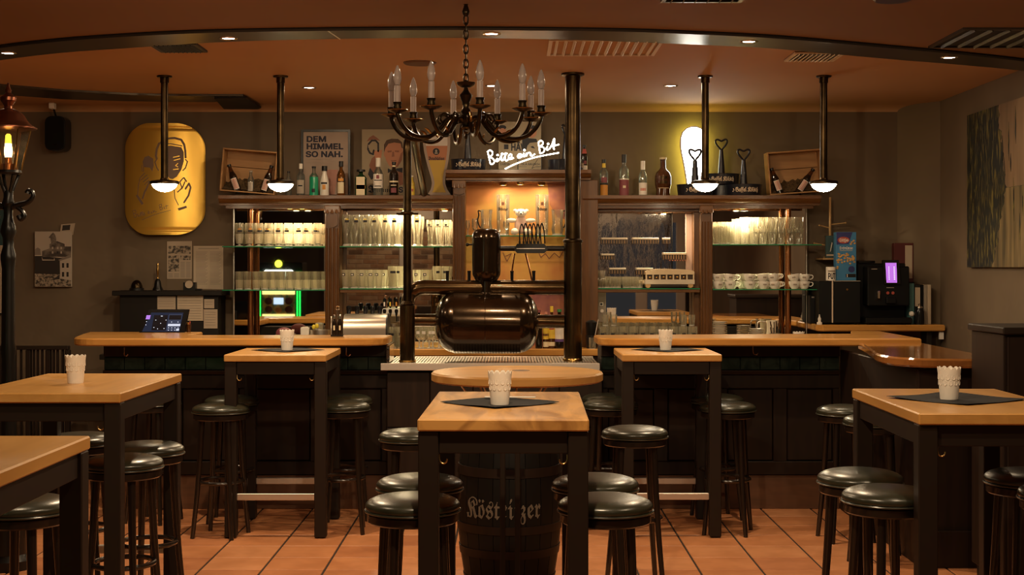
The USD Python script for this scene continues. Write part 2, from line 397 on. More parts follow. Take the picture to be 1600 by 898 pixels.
glow('spot_glow', (1.0, .84, .52), 30.0)
glow('bulb_core', (1.0, .66, .30), 6.0)
glow('bulb_tip', (1.0, .62, .06), 2.2)
glow('bulb_base_glow', (1.0, .30, .06), 1.3)
glow('screen_violet', (.62, .20, .85), .95)
glow('screen_light', (.85, .75, .95), 1.4)
glow('pos_dark', (.05, .055, .10), .45)
glow('pos_mid', (.10, .11, .18), .5)
glow('pos_violet', (.50, .22, .80), 1.0)
glow('pos_white', (.80, .82, .95), .9)
glow('machine_green', (.02, 1.0, .10), 2.2)
glow('machine_white', (.85, 1.0, .85), 5.0)
glow('machine_screen', (.55, .62, .30), 1.3)
glow('machine_blue', (.55, .72, 1.0), 1.5)
glow('machine_yellow', (1.0, .75, .25), 1.8)
glow('machine_ball', (.85, 1.0, .05), 4.0)
# ================================================================== the room
CEIL, BACK, RIGHT, LEFT, FRONT = 2.93, 11.40, 3.37, -5.6, -1.9
ceil = struct('ceiling', B(LEFT, RIGHT + .02, FRONT, BACK - .12, CEIL, CEIL + .05), 'ceiling_paint')
# coved edge where the ceiling turns down into the back wall
cv = [(BACK, CEIL - .005)] + [(BACK - .14 + .14 * math.sin(a), CEIL - .05 + .05 * math.cos(a)) for a in np.linspace(0, PI / 2, 9)][::-1] + [(BACK - .14, CEIL + .04), (BACK, CEIL + .04)]
struct('trim_1', extx(Polygon(cv).buffer(0), LEFT, RIGHT - .1), 'ceiling_paint')
struct('wall_back', B(LEFT, RIGHT + .1, BACK, BACK + .06, -.02, CEIL + .05), 'plaster')
struct('wall_right', B(RIGHT, RIGHT + .06, FRONT, BACK, -.02, CEIL + .05), 'plaster')
struct('trim_2', extz(Polygon([(RIGHT + .01, BACK + .01), (RIGHT + .01, BACK - .33), (RIGHT - .05, BACK - .25), (RIGHT - .16, BACK - .09), (RIGHT - .26, BACK + .01)]), -.01, CEIL), 'plaster')
struct('wall_left', B(LEFT - .06, LEFT, FRONT, BACK, -.02, CEIL + .05), 'plain_wall')

# floor: single tiles where the photograph shows them, the rest as one joined part
floor = struct('floor', B(LEFT, RIGHT, FRONT, BACK, -.05, -.006), 'grout')
TX, TY, TX0, TY0 = .335, .326, -1.341, 7.88
tmats = ['terracotta', 'terracotta', 'terracotta_light', 'terracotta_dark']
def tile(x, y, mat, i):
    return B(x + .006, x + TX - .006, y + .003, y + TY - .003, -.012, 0.0, .0025)
near = []
for j in range(-4, 5):
    for i in range(-7, 15):
        x, y = TX0 + (i - 1) * TX, TY0 + j * TY
        if -1.0 - x > .42 * y or x > .40 * y or y + TY < 6.6 or y > 9.46: near.append((x, y)) if x < RIGHT and y < 9.46 else None; continue
        part(floor, 'tile', move(tile(x, y, 0, 0), z=rng.uniform(-.0008, 0)), rng.choice(tmats), smooth=False)
rest = []
for j in range(-31, 12):
    for i in range(-12, 17):
        x, y = TX0 + (i - 1) * TX, TY0 + j * TY
        if -4 <= j < 5 and -7 <= i < 15 and (x, y) not in near: continue
        if x + TX > RIGHT or y < FRONT or y + TY > BACK: continue
        rest.append(move(trimesh.creation.box((TX - .012, TY - .006, .006)), x + TX / 2, y + TY / 2, -.003))
part(floor, 'tile', cat(rest), 'terracotta', smooth=False, kind='stuff')

# front wall behind the camera: it shows in the back-bar mirrors
wf = struct('wall_front', B(LEFT, RIGHT, FRONT - .08, FRONT, -.02, CEIL + .05), 'dark_paint')
part(wf, 'brick_bed', B(-3.0, -.72, FRONT, FRONT + .004, .95, 2.44), 'mortar')
bm = ['brick_red', 'brick_red', 'brick_pale', 'brick_brown', 'brick_pale']
r2 = random.Random(3)
for row in range(17):
    z = .98 + row * .079
    for k in range(11):
        x = -2.95 + k * .25 + (.125 if row % 2 else 0)
        if x > -.75: continue
        part(wf, 'brick', B(x, x + .238, FRONT - .02, FRONT + .012 + r2.uniform(-.003, .004), z, z + .068, .004), r2.choice(bm), smooth=False)
for k, (x0, x1) in enumerate(((-3.25, -3.03), (-1.95, -1.72), (-.70, -.48))):
    struct(f'trim_{k + 3}', B(x0, x1, FRONT, FRONT + .06, 0, 2.45, .008), 'white_frame')
struct('trim_6', B(-3.25, -.48, FRONT, FRONT + .07, 2.45, 2.62, .008), 'white_frame')
w1 = struct('window_1', B(1.52, 2.86, FRONT + .002, FRONT + .012, .70, 2.45), 'night_pane')
for x0, x1 in ((1.40, 1.55), (2.14, 2.34), (2.84, 3.0)): part(w1, 'frame', B(x0, x1, FRONT + .001, FRONT + .07, .62, 2.48, .008), 'white_frame')
for z0, z1 in ((.55, .72), (2.40, 2.62)): part(w1, 'frame', B(1.40, 3.0, FRONT + .001, FRONT + .072, z0, z1, .008), 'white_frame')

# ------------------------------------------------------------------ the flat metal ring under the ceiling
def on_ceiling(px, py, z=CEIL - .015): return on(px, py, z)
hi = [on_ceiling(*p) for p in ((-260, 118), (-120, 92), (0, 74), (100, 63), (200, 56), (300, 51), (400, 48.5), (500, 47), (600, 46), (700, 45.5), (800, 46), (900, 47), (1000, 49), (1100, 53), (1200, 58), (1300, 66), (1400, 75), (1500, 84), (1600, 95), (1700, 108))]
lo = [on_ceiling(*p) for p in ((-260, 140), (-120, 113), (0, 94), (100, 82), (200, 75), (300, 68), (400, 63.5), (500, 61), (600, 59.5), (700, 59), (800, 60), (900, 62), (1000, 66), (1100, 70), (1200, 75), (1300, 84), (1400, 93), (1500, 101), (1600, 110.5), (1700, 122))]
hi = smooth_path([(x, y, 0) for x, y in hi], 4)[:, :2]; lo = smooth_path([(x, y, 0) for x, y in lo], 4)[:, :2]
ring = thing('ceiling_ring', 'long dark metal band with small downlights curving across the whole ceiling before the bar', 'ceiling band', (0, 8, CEIL - .015))
part(ring, 'band', extz(Polygon(list(hi) + list(lo)[::-1]).buffer(0), CEIL - .016, CEIL - .001), 'ring_metal', world=True)
part(ring, 'edge_strip', tube([(x, y - .004, CEIL - .010) for x, y in hi], .012, 6), 'ring_edge', world=True)
for px0, py0, px1, py1 in ((512, 47.5, 531, 60.5),):
    a, b = on_ceiling(px0, py0), on_ceiling(px1, py1)
    part(ring, 'seam', tube([(*a, CEIL - .0165), (*b, CEIL - .0165)], .004, 6), 'brushed_steel', world=True)
ring2 = thing('ceiling_ring', 'short dark metal ceiling band at the far left, ending above the gold plaque', 'ceiling band', (-3, 10.5, CEIL - .015))
u = [on_ceiling(*p) for p in ((-150, 121), (0, 134), (100, 142.5), (200, 148), (260, 149.5), (380, 150))]
d = [on_ceiling(*p) for p in ((-150, 134), (0, 147.5), (100, 155), (200, 158), (260, 159), (335, 159.5))]
part(ring2, 'band', extz(Polygon(u + d[::-1]).buffer(0), CEIL - .016, CEIL - .001), 'ring_metal', world=True)
part(ring2, 'end_block', extz(Polygon([on_ceiling(*p) for p in ((335, 151), (383, 150), (408, 166), (400, 169), (352, 170))]).convex_hull, CEIL - .03, CEIL - .0165), 'ring_edge', world=True)

struct('trim_8', extz(Polygon(list(map(tuple, hi)) + [(RIGHT - .001, 9.0), (RIGHT - .001, FRONT + .001), (LEFT + .001, FRONT + .001), (LEFT + .001, 9.0)]).buffer(0), CEIL - .0015, CEIL - .0004), 'ceiling_dark')  # thin sheet before the ring, darker in colour than the rest of the ceiling
# ------------------------------------------------------------------ ceiling fittings
def vent(poly_px, n, label, frame='ring_metal', sm='brushed_steel', along=True, back='slot_black', tilt=.5):
    P = np.array([on(px, py, CEIL - .012) for px, py in poly_px])        # far-left, far-right, near-right, near-left
    x0, x1 = P[:, 0].min(), P[:, 0].max(); y0, y1 = P[:, 1].min(), P[:, 1].max()
    t = thing('ceiling_vent', label, 'air vent', ((x0 + x1) / 2, (y0 + y1) / 2, CEIL))
    part(t, 'backing', B(x0, x1, y0, y1, CEIL - .004, CEIL - .0005), back, world=True)
    w = .022
    fr = sbox(x0, y0, x1, y1).difference(sbox(x0 + w, y0 + w, x1 - w, y1 - w))
    part(t, 'frame', extz(fr, CEIL - .014, CEIL - .0042), frame, world=True)
    for k in range(n):
        if along:
            xx = x0 + w + (k + .5) * (x1 - x0 - 2 * w) / n
            m = move(B(-.003, .003, -(y1 - y0) / 2 + w, (y1 - y0) / 2 - w, -.009, .009), xx, (y0 + y1) / 2, CEIL - .012, ry=tilt)
        else:
            yy = y0 + w + (k + .5) * (y1 - y0 - 2 * w) / n
            m = move(B(-(x1 - x0) / 2 + w, (x1 - x0) / 2 - w, -.003, .003, -.009, .009), (x0 + x1) / 2, yy, CEIL - .012, rx=tilt)
        part(t, 'slat', m, sm, world=True)
    return t
vent(((252, 82), (316, 82), (306, 69), (250, 69)), 9, 'small dark slatted air vent in the ceiling at the upper left, behind the metal band', frame='ring_edge', sm='ring_edge')
vent(((860, 87), (1022, 87), (1028, 63), (858, 63)), 12, 'large pale slatted air vent in the ceiling between the chandelier chain and the round column', frame='tram_ivory', sm='tram_ivory', back='ceiling_paint', tilt=-.7)
vent(((1244, 96), (1302, 96), (1312, 83), (1242, 83)), 10, 'small slatted air vent with bright slats, above the rightmost bar pendant', frame='tram_ivory', sm='tram_ivory')
vent(((1462, 73), (1640, 75), (1660, 46), (1505, 46)), 7, 'big slatted air vent at the top right corner, before the metal band', frame='ring_metal', sm='old_brass', tilt=-.6)
vent(((1046, 4), (1158, 4), (1166, -18), (1044, -18)), 6, 'slatted air vent cut by the top edge of the picture', frame='ring_metal', sm='ring_metal')
for px, py, r, lab in ((656, 100, 26, 'flat round dark disc on the ceiling left of the chandelier'), (1395, 1, 30, 'flat round disc on the ceiling at the top edge of the picture on the right')):
    x, y = on(px, py, CEIL - .01)
    solo('ceiling_disc', lathe([(0, -.012), (r / F * y * .9, -.012), (r / F * y, -.004), (r / F * y, 0), (0, 0)], 32), 'kick_wood' if px < 700 else 'ring_metal', lab, 'ceiling disc', loc=(x, y, CEIL))

def downlight(px, py, lab, level, z, cone=None, rad=.035, rim='bright_steel', loc=None, face='lens_glow'):
    x, y = loc or on(px, py, z)
    t = thing('ceiling_downlight', lab, 'downlight', (x, y, z))
    part(t, 'rim', lathe([(rad + .001, -.001), (rad + .014, -.004), (rad + .018, 0), (rad + .018, .003), (rad + .001, .003)], 24), rim)
    part(t, 'lens', lathe([(0, -.001), (rad, -.001), (rad, .0025), (0, .0025)], 20), face)
    disk_light(t, (0, 0, -.008), rad, level, cone=cone)
    return t
names = {12: 'at its far left end', 357: 'above the left pendants', 768: 'right of the chandelier chain', 1170: 'above the third pendant', 1483: 'beside the big vent'}
for px, py in ((12, 83), (357, 60), (768, 53), (1170, 65), (1483, 90)):
    downlight(px, py, f'small round downlight in the metal ceiling band, {names[px]}', L_RING * {12: .3, 1483: .15, 1170: .75, 768: .45}.get(px, 1.0), CEIL - .017, cone=46)
for px, py, lab in ((483, 137, 'small downlight in the ceiling right of the second bar pendant'), (769, 134, 'small downlight in the ceiling behind the chandelier candles'), (1048, 134, 'small downlight in the ceiling left of the third bar pendant')):
    downlight(px, py, lab, L_CEIL, CEIL - .004)
# added unseen lamps in front, beside and behind the camera, brightening the guest room
for x, y, lab in ((-1.9, 5.3, 'above the left table'), (1.75, 5.1, 'above the right table'), (-1.4, 1.5, 'above the lower left table'), (1.3, 1.5, 'right of the camera'), (-3.0, -.6, 'near the slot machine'), (-1.7, -1.0, 'near the brick wall'), (1.5, -1.0, 'near the night window')):
    downlight(0, 0, f'added unseen ceiling downlight in the guest room, {lab}', L_ROOM * (4.5 if y == -1.0 else 1), CEIL - .004, rad=.045, loc=(x, y), cone=62 if y > 3 else None)

# added unseen spots that brighten the pots and guest tables from the front
for x, y, tx, ty, k, lab in ((-.04, 4.0, -.03, 5.35, 2.6, 'middle foreground table'), (-1.9, 5.0, -1.95, 6.3, .9, 'left table'), (1.7, 4.3, 1.75, 5.6, 1.0, 'right table')):
    z = CEIL - .07
    t = thing('ceiling_spot', f'added unseen tilted ceiling spot pointing at the {lab}', 'spot lamp', (x, y, CEIL))
    L_ = math.hypot(tx - x, ty - y); a = math.atan2(L_, z - 1.15); az = math.atan2(tx - x, ty - y)
    dv = np.array((math.sin(a) * math.sin(az), math.sin(a) * math.cos(az), -math.cos(a)))
    c0 = np.array((0, 0, -.07))
    part(t, 'rose', lathe([(0, -.012), (.045, -.012), (.05, -.0005), (0, -.0005)], 20), 'black')
    part(t, 'stem', cyl((0, 0, -.012), (0, 0, -.06), .008, n=8), 'black')
    part(t, 'housing', cyl(c0 - dv * .06, c0 + dv * .045, .034, .046, 20), 'black')
    part(t, 'lens', cyl(c0 + dv * .0452, c0 + dv * .048, .040, .040, 20), 'lens_glow')
    l = disk_light(t, c0 + dv * .052, .04, L_SPOT * k, cone=17)
    l.GetPrim().GetAttribute('xformOp:rotateXYZ').Set(Gf.Vec3f(math.degrees(a), 0, math.degrees(-az)))
# ================================================================== front bar
BT = 1.16                                   # height of the bar top
def ztop(py, z=BT): return (EYE - z) * F / (py - HOR)
def panel_front(t, x0, x1, y, n, z0=.23, z1=.90, mat='bar_front_wood'):
    """panelled wooden front facing the guests: frame, raised panels, moulding, stone tiles, apron, plinth"""
    part(t, 'carcass', B(x0, x1, y + .03, y + .42, 0, 1.09), 'black_board', world=True)
    part(t, 'plinth', B(x0, x1, y + .012, y + .03, .0, z0 - .004, .003), 'kick_wood', world=True)
    part(t, 'bottom_rail', B(x0, x1, y, y + .029, z0, z0 + .09, .004), mat, world=True)
    part(t, 'top_rail', B(x0, x1, y, y + .029, z1 - .09, z1, .004), mat, world=True)
    w = (x1 - x0) / n
    for k in range(n + 1):
        a = x0 + k * w
        part(t, 'stile', B(max(x0, a - .045), min(x1, a + .045), y + .001, y + .028, z0 + .091, z1 - .091, .003), mat, world=True)
    for k in range(n):
        a, b = x0 + k * w + .047, x0 + (k + 1) * w - .047
        if b - a > .08: part(t, 'panel', B(a, b, y + .010, y + .028, z0 + .093, z1 - .093, .018), mat, world=True)
def stone_band(t, x0, x1, y, z0=.935, z1=1.02):
    n = max(1, round((x1 - x0) / .135)); w = (x1 - x0) / n
    part(t, 'moulding', extx(Polygon([(y - .022, z0 - .003), (y - .022, z0 - .014), (y - .010, z0 - .032), (y + .03, z0 - .034), (y + .03, z0 - .003)]), x0, x1), 'bar_front_wood', world=True)
    for k in range(n): part(t, 'stone_tile', B(x0 + k * w + .002, x0 + (k + 1) * w - .002, y + .004, y + .029, z0, z1, .003), 'green_marble', world=True, smooth=False)
    part(t, 'apron', B(x0, x1, y - .006, y + .029, z1 + .003, 1.105, .004), 'bar_front_wood', world=True)
BF = 9.45
lb = thing('bar_cabinet', 'dark panelled wooden bar front below the left counter, with a green stone tile band', 'bar cabinet', (-1.8, BF, 0))
panel_front(lb, -2.74, -.83, BF, 4); stone_band(lb, -2.74, -.83, BF)
part(lb, 'return_panel', B(-2.74, -2.71, BF + .03, 10.05, 0, 1.105), 'bar_front_wood', world=True)
rb = thing('bar_cabinet', 'dark panelled wooden bar front below the right counter, with a green stone tile band', 'bar cabinet', (1.3, BF, 0))
panel_front(rb, .60, 2.20, BF, 4); stone_band(rb, .60, 2.20, BF)
mb = thing('bar_cabinet', 'low dark wooden panel front of the middle bar, below the steel drip tray', 'bar cabinet', (-.1, 9.30, 0))
part(mb, 'carcass', B(-.828, .598, 9.33, 9.75, 0, .93), 'black_board', world=True)
for k in range(5):
    for z0, z1 in ((.23, .56), (.565, .93)):
        part(mb, 'panel', B(-.828 + k * .2852 + .002, -.828 + (k + 1) * .2852 - .002, 9.305, 9.329, z0, z1, .004), 'bar_front_wood', world=True)
part(mb, 'plinth', B(-.828, .598, 9.315, 9.33, 0, .226), 'kick_wood', world=True)
pb = thing('bar_cabinet', 'dark wooden base below the glossy brown peninsula counter at the right', 'bar cabinet', (2.4, 8.3, 0))
part(pb, 'front_panel', B(2.20, 2.56, 7.62, 7.65, .0, 1.07, .004), 'bar_front_wood', world=True)
part(pb, 'side_panel', B(2.20, 2.23, 7.651, 9.44, .0, 1.07, .004), 'bar_front_wood', world=True)
part(pb, 'side_panel', B(2.53, 2.56, 7.651, 9.40, .0, 1.07, .004), 'bar_front_wood', world=True)
part(pb, 'plinth', B(2.19, 2.59, 7.59, 7.619, .0, .20, .004), 'bar_front_wood', world=True)

# counter tops
def top_from(pts, z0, z1, c=.008):
    p = Polygon(pts).buffer(0)
    a = extz(p, z0 + c, z1 - c)
    q = p.buffer(-c, join_style=1)
    m = ext(p, z1 - z0 - 2 * c)
    # softened edge: three stacked slabs joined by slanted strips
    def ringv(poly, z): return [(x, y, z) for x, y in np.array(poly.exterior.coords)[:-1]]
    n = 160
    def rs(poly, z):
        L = poly.exterior.length; P = [poly.exterior.interpolate(poly.exterior.project(Point(p0))) for p0 in base]
        return [(q_.x, q_.y, z) for q_ in P]
    base = [p.exterior.interpolate(t * p.exterior.length / n).coords[0] for t in range(n)] + list(p.exterior.coords)[:-1]
    base = sorted(set(base), key=lambda c0: p.exterior.project(Point(c0)))
    if not p.exterior.is_ccw: base = base[::-1]
    rings = [rs(q, z0), [(x, y, z0 + c) for x, y in base], [(x, y, z1 - c) for x, y in base], rs(q, z1)]
    v = np.vstack(rings); k = len(base); f = []
    for r in range(3):
        for i in range(k):
            j = (i + 1) % k
            f += [(r * k + i, r * k + j, (r + 1) * k + j), (r * k + i, (r + 1) * k + j, (r + 1) * k + i)]
    def cap(zz, flip):
        m2 = trimesh.creation.triangulate_polygon(Polygon([(x, y) for x, y, _ in rings[3 if not flip else 0]]).buffer(0), engine='earcut')
        vv = np.column_stack([m2[0], np.full(len(m2[0]), zz)]); ff = np.array(m2[1])
        a, b, c_ = vv[ff[:, 0]], vv[ff[:, 1]], vv[ff[:, 2]]
        up = np.cross(b - a, c_ - a)[:, 2] > 0
        ff[up == flip] = ff[up == flip][:, ::-1]
        return mk(vv, ff)
    return cat([mk(v, f), cap(z1, False), cap(z0, True)])
FE = 9.15
def arc(cx, cy, r, a0, a1, n=7): return [(cx + r * math.cos(a), cy + r * math.sin(a)) for a in np.linspace(math.radians(a0), math.radians(a1), n)]
ltop = [(-2.62, FE)] + arc(-1.02, FE + .20, .20, -90, 0) + [(-.82, 9.64), (-2.22, 9.64), (-2.22, 10.10), (-3.03, 10.10), (-2.98, 9.75)] + arc(-2.70, FE + .20, .20, 190, 265, 6)
solo('counter_top', top_from(ltop, BT - .05, BT), 'honey_wood', 'thick honey-coloured wooden counter top of the left bar, rounded at both ends', 'counter top')
rtop = arc(.70, FE + .14, .14, 180, 270) + [(2.14, FE), (2.30, FE - .01), (2.66, FE), (2.67, 10.25), (2.47, 10.27), (2.364, 9.83), (.56, 9.64)]
solo('counter_top', top_from(rtop, BT - .05, BT), 'honey_wood', 'thick honey-coloured wooden counter top of the right bar', 'counter top')
ptop = smooth_path([(2.245, 9.13, 0), (2.21, 8.85, 0), (2.13, 8.35, 0), (2.06, 7.95, 0), (2.07, 7.70, 0), (2.16, 7.55, 0), (2.35, 7.49, 0), (2.61, 7.46, 0)], 5)[:, :2]
solo('counter_top', top_from([tuple(p) for p in ptop] + [(2.65, 9.13)], 1.085, 1.135, .010), 'varnished_wood', 'glossy brown peninsula counter top curving forward at the right end of the bar', 'counter top')
# small hooks under the left and right counter edges
def hook(parent, x, y, z, s=1.0, world=True, mat='bright_steel', name='hook'):
    p = [(x, y, z), (x, y - .004 * s, z - .030 * s), (x + .004 * s, y - .012 * s, z - .043 * s), (x + .016 * s, y - .02 * s, z - .046 * s), (x + .026 * s, y - .022 * s, z - .036 * s)]
    return part(parent, name, tube(p, .0034 * s, 6, 3), mat, world=world)
for px in (192, 540): hook(lb, X(px, 9.40), 9.44, Z(543, 9.42), 1.2)
for px in (1178,): hook(rb, X(px, 9.40), 9.44, Z(541, 9.42), 1.2)

# steel drip tray in the middle
dt = thing('drip_tray', 'long stainless steel drip tray with a slotted grid under the bronze kettle', 'drip tray', (-.12, 9.6, .95))
part(dt, 'front_edge', B(-.865, .58, 9.25, 9.272, .943, .992, .004), 'brushed_steel', world=True)
part(dt, 'basin', B(-.826, .575, 9.273, 10.02, .945, .972), 'slot_black', world=True)
part(dt, 'rim', B(-.826, .575, 9.273, 9.33, .973, .991, .003), 'brushed_steel', world=True)
part(dt, 'rim', B(-.826, .575, 9.97, 10.02, .973, .991, .003), 'steel', world=True)
for k in range(70):
    x = -.822 + k * .0199
    part(dt, 'grid_bar', B(x, x + .0145, 9.331, 9.969, .978, .990), 'steel', world=True, smooth=False)
# steel end pieces beside the tray
ep = thing('end_plate', 'bright steel end plate closing the left counter beside the drip tray', 'metal plate', (-.82, 9.3, 1.0))
part(ep, 'plate', B(-.828, -.806, 9.27, 9.62, .995, 1.108, .003), 'bright_steel', world=True)
for dz in (.02, .09): part(ep, 'rivet', sphere(-.817, 9.262, .995 + dz, .008, .012, .008, 1), 'slot_black', world=True)

# ================================================================== back counter and mirrored shelves
BC = 1.0
bc = thing('back_counter', 'low back counter with a light wooden edge along the wall behind the bar', 'counter', (0, 11, 0))
part(bc, 'worktop', B(-2.32, 2.36, 10.70, 11.385, BC - .05, BC, .004), 'honey_wood', world=True)
for k in range(8):
    a = -2.30 + k * .5825
    part(bc, 'cabinet_door', B(a + .003, a + .579, 10.745, 10.765, .08, BC - .055, .004), 'bar_front_wood', world=True)
part(bc, 'carcass', B(-2.30, 2.34, 10.766, 11.38, .0, BC - .052), 'black_board', world=True)

MY, PF = 11.25, 11.0        # mirror plane, front of the pilasters
cab = thing('back_bar', 'dark oak back bar with mirrors, glass shelves, fluted pilasters and a moulded ledge', 'back bar', (0, 11.2, BC))
def ledge(name, x0, x1, zt, y=10.95):
    p = Polygon([(y, zt), (y, zt - .026), (y + .012, zt - .030), (y + .018, zt - .044), (y + .034, zt - .058), (y + .046, zt - .062), (y + .046, zt - .076), (11.385, zt - .076), (11.385, zt)])
    return part(cab, name, extx(p, x0, x1), 'oak_across', world=True)
LZ, NZ = 2.183, 2.378
ledge('ledge', -2.285, -.458, LZ); ledge('ledge', .55, 2.405, LZ); ledge('cornice', -.513, .612, NZ, 10.90)
part(cab, 'valance', B(-2.24, -.47, 11.02, 11.05, LZ - .10, LZ - .077), 'oak_across', world=True)
part(cab, 'valance', B(.67, 2.36, 11.02, 11.05, LZ - .10, LZ - .077), 'oak_across', world=True)
# mirrors
def mirror(x0, x1, z0, z1, mat='mirror', y=MY, label=None): return part(cab, 'mirror', B(x0, x1, y, y + .008, z0, z1), mat, world=True, smooth=False, label=label)
part(cab, 'backboard', B(-2.23, 2.355, MY + .01, 11.385, BC, LZ - .078), 'black_board', world=True)
mirror(-2.224, -1.42, BC + .002, LZ - .079); mirror(-1.372, -.47, BC + .002, LZ - .079)
mirror(.685, 1.275, 1.485, LZ - .079, 'wavy_mirror', label='rippled old mirror'); mirror(.685, 1.50, BC + .002, 1.455); mirror(1.283, 1.38, 1.485, LZ - .079); mirror(1.595, 2.345, BC + .002, LZ - .079)
part(cab, 'side_board', B(1.384, 1.436, 11.225, 11.249, 1.485, LZ - .079, .002), 'pink_panel', world=True)  # pinkish colour stands in for lamplit wood reflected in the mirror
part(cab, 'side_board', B(1.446, 1.50, 11.225, 11.249, 1.485, LZ - .079, .002), 'pink_panel', world=True)
part(cab, 'glass_rod', lathe([(0, 0), (.028, 0), (.024, .008), (.006, .016), (.0055, .5), (.0055, .61), (0, .61)], 14, 1.441, 11.19, 1.486), 'bright_brass', world=True)
# pilasters
def pilaster(x0, x1, z0, z1, fl=3, y=PF, depth=.24, cap_h=.06, flute_top=None):
    p = part(cab, 'pilaster', B(x0, x1, y, y + depth, z0, z1, .003), 'oak', world=True)
    w = (x1 - x0); n = fl; fw = w / (n * 2 + 1)
    for k in range(n + 1):
        a = x0 + k * 2 * fw
        part(p, 'reed', cyl((a + fw / 2, y - .001, z0 + .04), (a + fw / 2, y - .001, (flute_top or z1) - .02), fw * .62, n=8), 'oak', world=True)
    part(p, 'capital', B(x0 - .008, x1 + .008, y - .016, y + .02, z1 - cap_h, z1 - .002, .005), 'oak_across', world=True)
    for k in range(3):
        a = x0 + w * (k + .5) / 3
        part(p, 'drop', cyl((a, y - .017, z1 - cap_h - .004), (a, y - .017, z1 - cap_h + .026), w * .13, w * .05, 8), 'oak_across', world=True)
    return p
def xp(px): return X(px, PF)
p1 = pilaster(xp(508.5), xp(530), BC, LZ - .076, flute_top=1.95)
part(p1, 'shield', exty(Polygon([(xp(510), 1.955), (xp(510), 2.05), (xp(528), 2.05), (xp(528), 1.955), (xp(524), 1.94), (xp(519), 1.932), (xp(514), 1.94)]), PF - .014, PF + .002), 'oak', world=True)
p2 = pilaster(xp(1095), xp(1113), BC, LZ - .076, flute_top=2.0)
p3 = pilaster(xp(708), xp(727), BC, NZ - .076, y=10.965, depth=.275, flute_top=2.20)
part(p3, 'shield', exty(Polygon([(xp(709), 2.20), (xp(709), 2.30), (xp(726), 2.30), (xp(726), 2.20), (xp(717.5), 2.185)]), 10.952, 10.966), 'oak', world=True)
part(cab, 'side_panel', B(xp(890), xp(934), 10.965, 11.24, BC, NZ - .076, .003), 'oak', world=True)
part(cab, 'frame_rail', B(xp(931), xp(1096), 11.10, 11.24, LZ - .125, LZ - .078, .003), 'oak_across', world=True)
part(cab, 'frame_stile', B(xp(1087), xp(1096), 11.10, 11.24, BC, LZ - .126, .002), 'oak', world=True)
# shelves
def shelf(px0, px1, py, y0=PF, y1=MY - .002, wood=False):
    z = Z(py, PF); x0, x1 = xp(px0), xp(px1)
    s = part(cab, 'glass_shelf', B(x0, x1, y0 + .004, y1, z - .008, z), 'shelf_glass', world=True, smooth=False)
    part(s, 'glass_edge', B(x0, x1, y0, y0 + .0038, z - .008, z), 'glass_edge', world=True, smooth=False)
    if wood: part(cab, 'shelf_rail', B(x0, x1, y0 + .006, y0 + .03, z - .034, z - .0085, .003), 'oak_across', world=True)
    return z
SZ = dict(lo_u=shelf(347, 510, 384.5), lo_l=shelf(347, 510, 452.5), li_u=shelf(531, 707, 384.5), li_l=shelf(531, 707, 450.5, wood=True),
          ri=shelf(934, 1094, 450, wood=True), ro_u=shelf(1114, 1284, 381.5), ro_l=shelf(1114, 1284, 451.5), ni=shelf(728, 889, 367.5, y0=11.02, y1=11.19))
# brass tubes carrying the outer shelves
for px in (391, 1232):
    part(cab, 'shelf_tube', cyl((X(px, 11.1), 11.115, BC), (X(px, 11.1), 11.115, LZ - .077), .0235, n=20), 'copper', world=True)
for px in (365.5, 1260):
    part(cab, 'edge_strip', B(X(px, MY) - .004, X(px, MY) + .004, MY - .006, MY + .012, BC, LZ - .078), 'steel', world=True)
# niche: back picture, soffit, inner sides
part(cab, 'niche_board', B(xp(727) - .01, xp(890) + .01, 11.20, 11.24, BC, NZ - .077), 'mural', world=True, label='orange and yellow painted niche back')
nsh = Polygon([(-.36, 1.0), (-.36, 1.36), (-.30, 1.42), (-.22, 1.36), (-.12, 1.30), (0, 1.38), (.10, 1.50), (.18, 1.46), (.28, 1.40), (.44, 1.44), (.44, 1.0)])
part(cab, 'painted_shape', exty(nsh, 11.197, 11.1995), 'mural_violet', world=True)
part(cab, 'painted_shape', exty(Polygon([(.28, 2.30), (.30, 2.12), (.36, 2.02), (.44, 2.0), (.44, 2.30)]), 11.197, 11.1995), 'mural_violet', world=True)
part(cab, 'niche_soffit', B(xp(727), xp(890), 10.97, 11.199, 2.291, NZ - .0765), 'oak_across', world=True)
sc = [[(905, 392), (912, 404), (922, 400), (918, 390), (906, 396), (925, 405), (934, 398)], [(840, 390), (845, 402), (852, 396), (858, 404), (866, 395), (874, 402), (880, 392)], [(786, 395), (792, 408), (799, 396), (790, 400)]]
for s in sc[1:]:
    part(cab, 'painted_scribble', exty(stroke([(X(a, 11.2), Z(b, 11.2)) for a, b in s], .006), 11.1955, 11.1995), 'skin_shadow', world=True)

def halogen(px, py, lab, y=11.08, level=None, cone=55, rad=.02, z=None):
    x, z = X(px, y), z or Z(py, y)
    t = thing('halogen_spot', lab, 'spot lamp', (x, y, z))
    part(t, 'housing', lathe([(0, .022), (rad + .009, .022), (rad + .012, .010), (rad + .008, 0), (rad + .001, 0), (rad + .001, .005), (0, .005)], 18), 'bright_brass')
    part(t, 'lens', lathe([(0, .002), (rad, .002), (rad, .0045), (0, .0045)], 16), 'spot_glow')
    disk_light(t, (0, 0, -.004), rad, level or L_HALOGEN, cone=cone, color=(1.0, .78, .47))
    return t
hz = LZ - .101
halogen(453, 324, 'left one of two small halogen spots under the ledge, above the leftmost glass shelves', z=hz, y=11.09); halogen(472, 324, 'right one of two small halogen spots under the ledge, above the leftmost glass shelves', z=hz, y=11.09)
halogen(628, 322, 'small halogen spot under the ledge above the tall wheat beer glasses', z=hz, y=11.09, level=L_HALOGEN * 3); halogen(1160, 323, 'small halogen spot under the ledge above the stacked tumblers', z=hz, y=11.09, level=L_HALOGEN * 2.8)
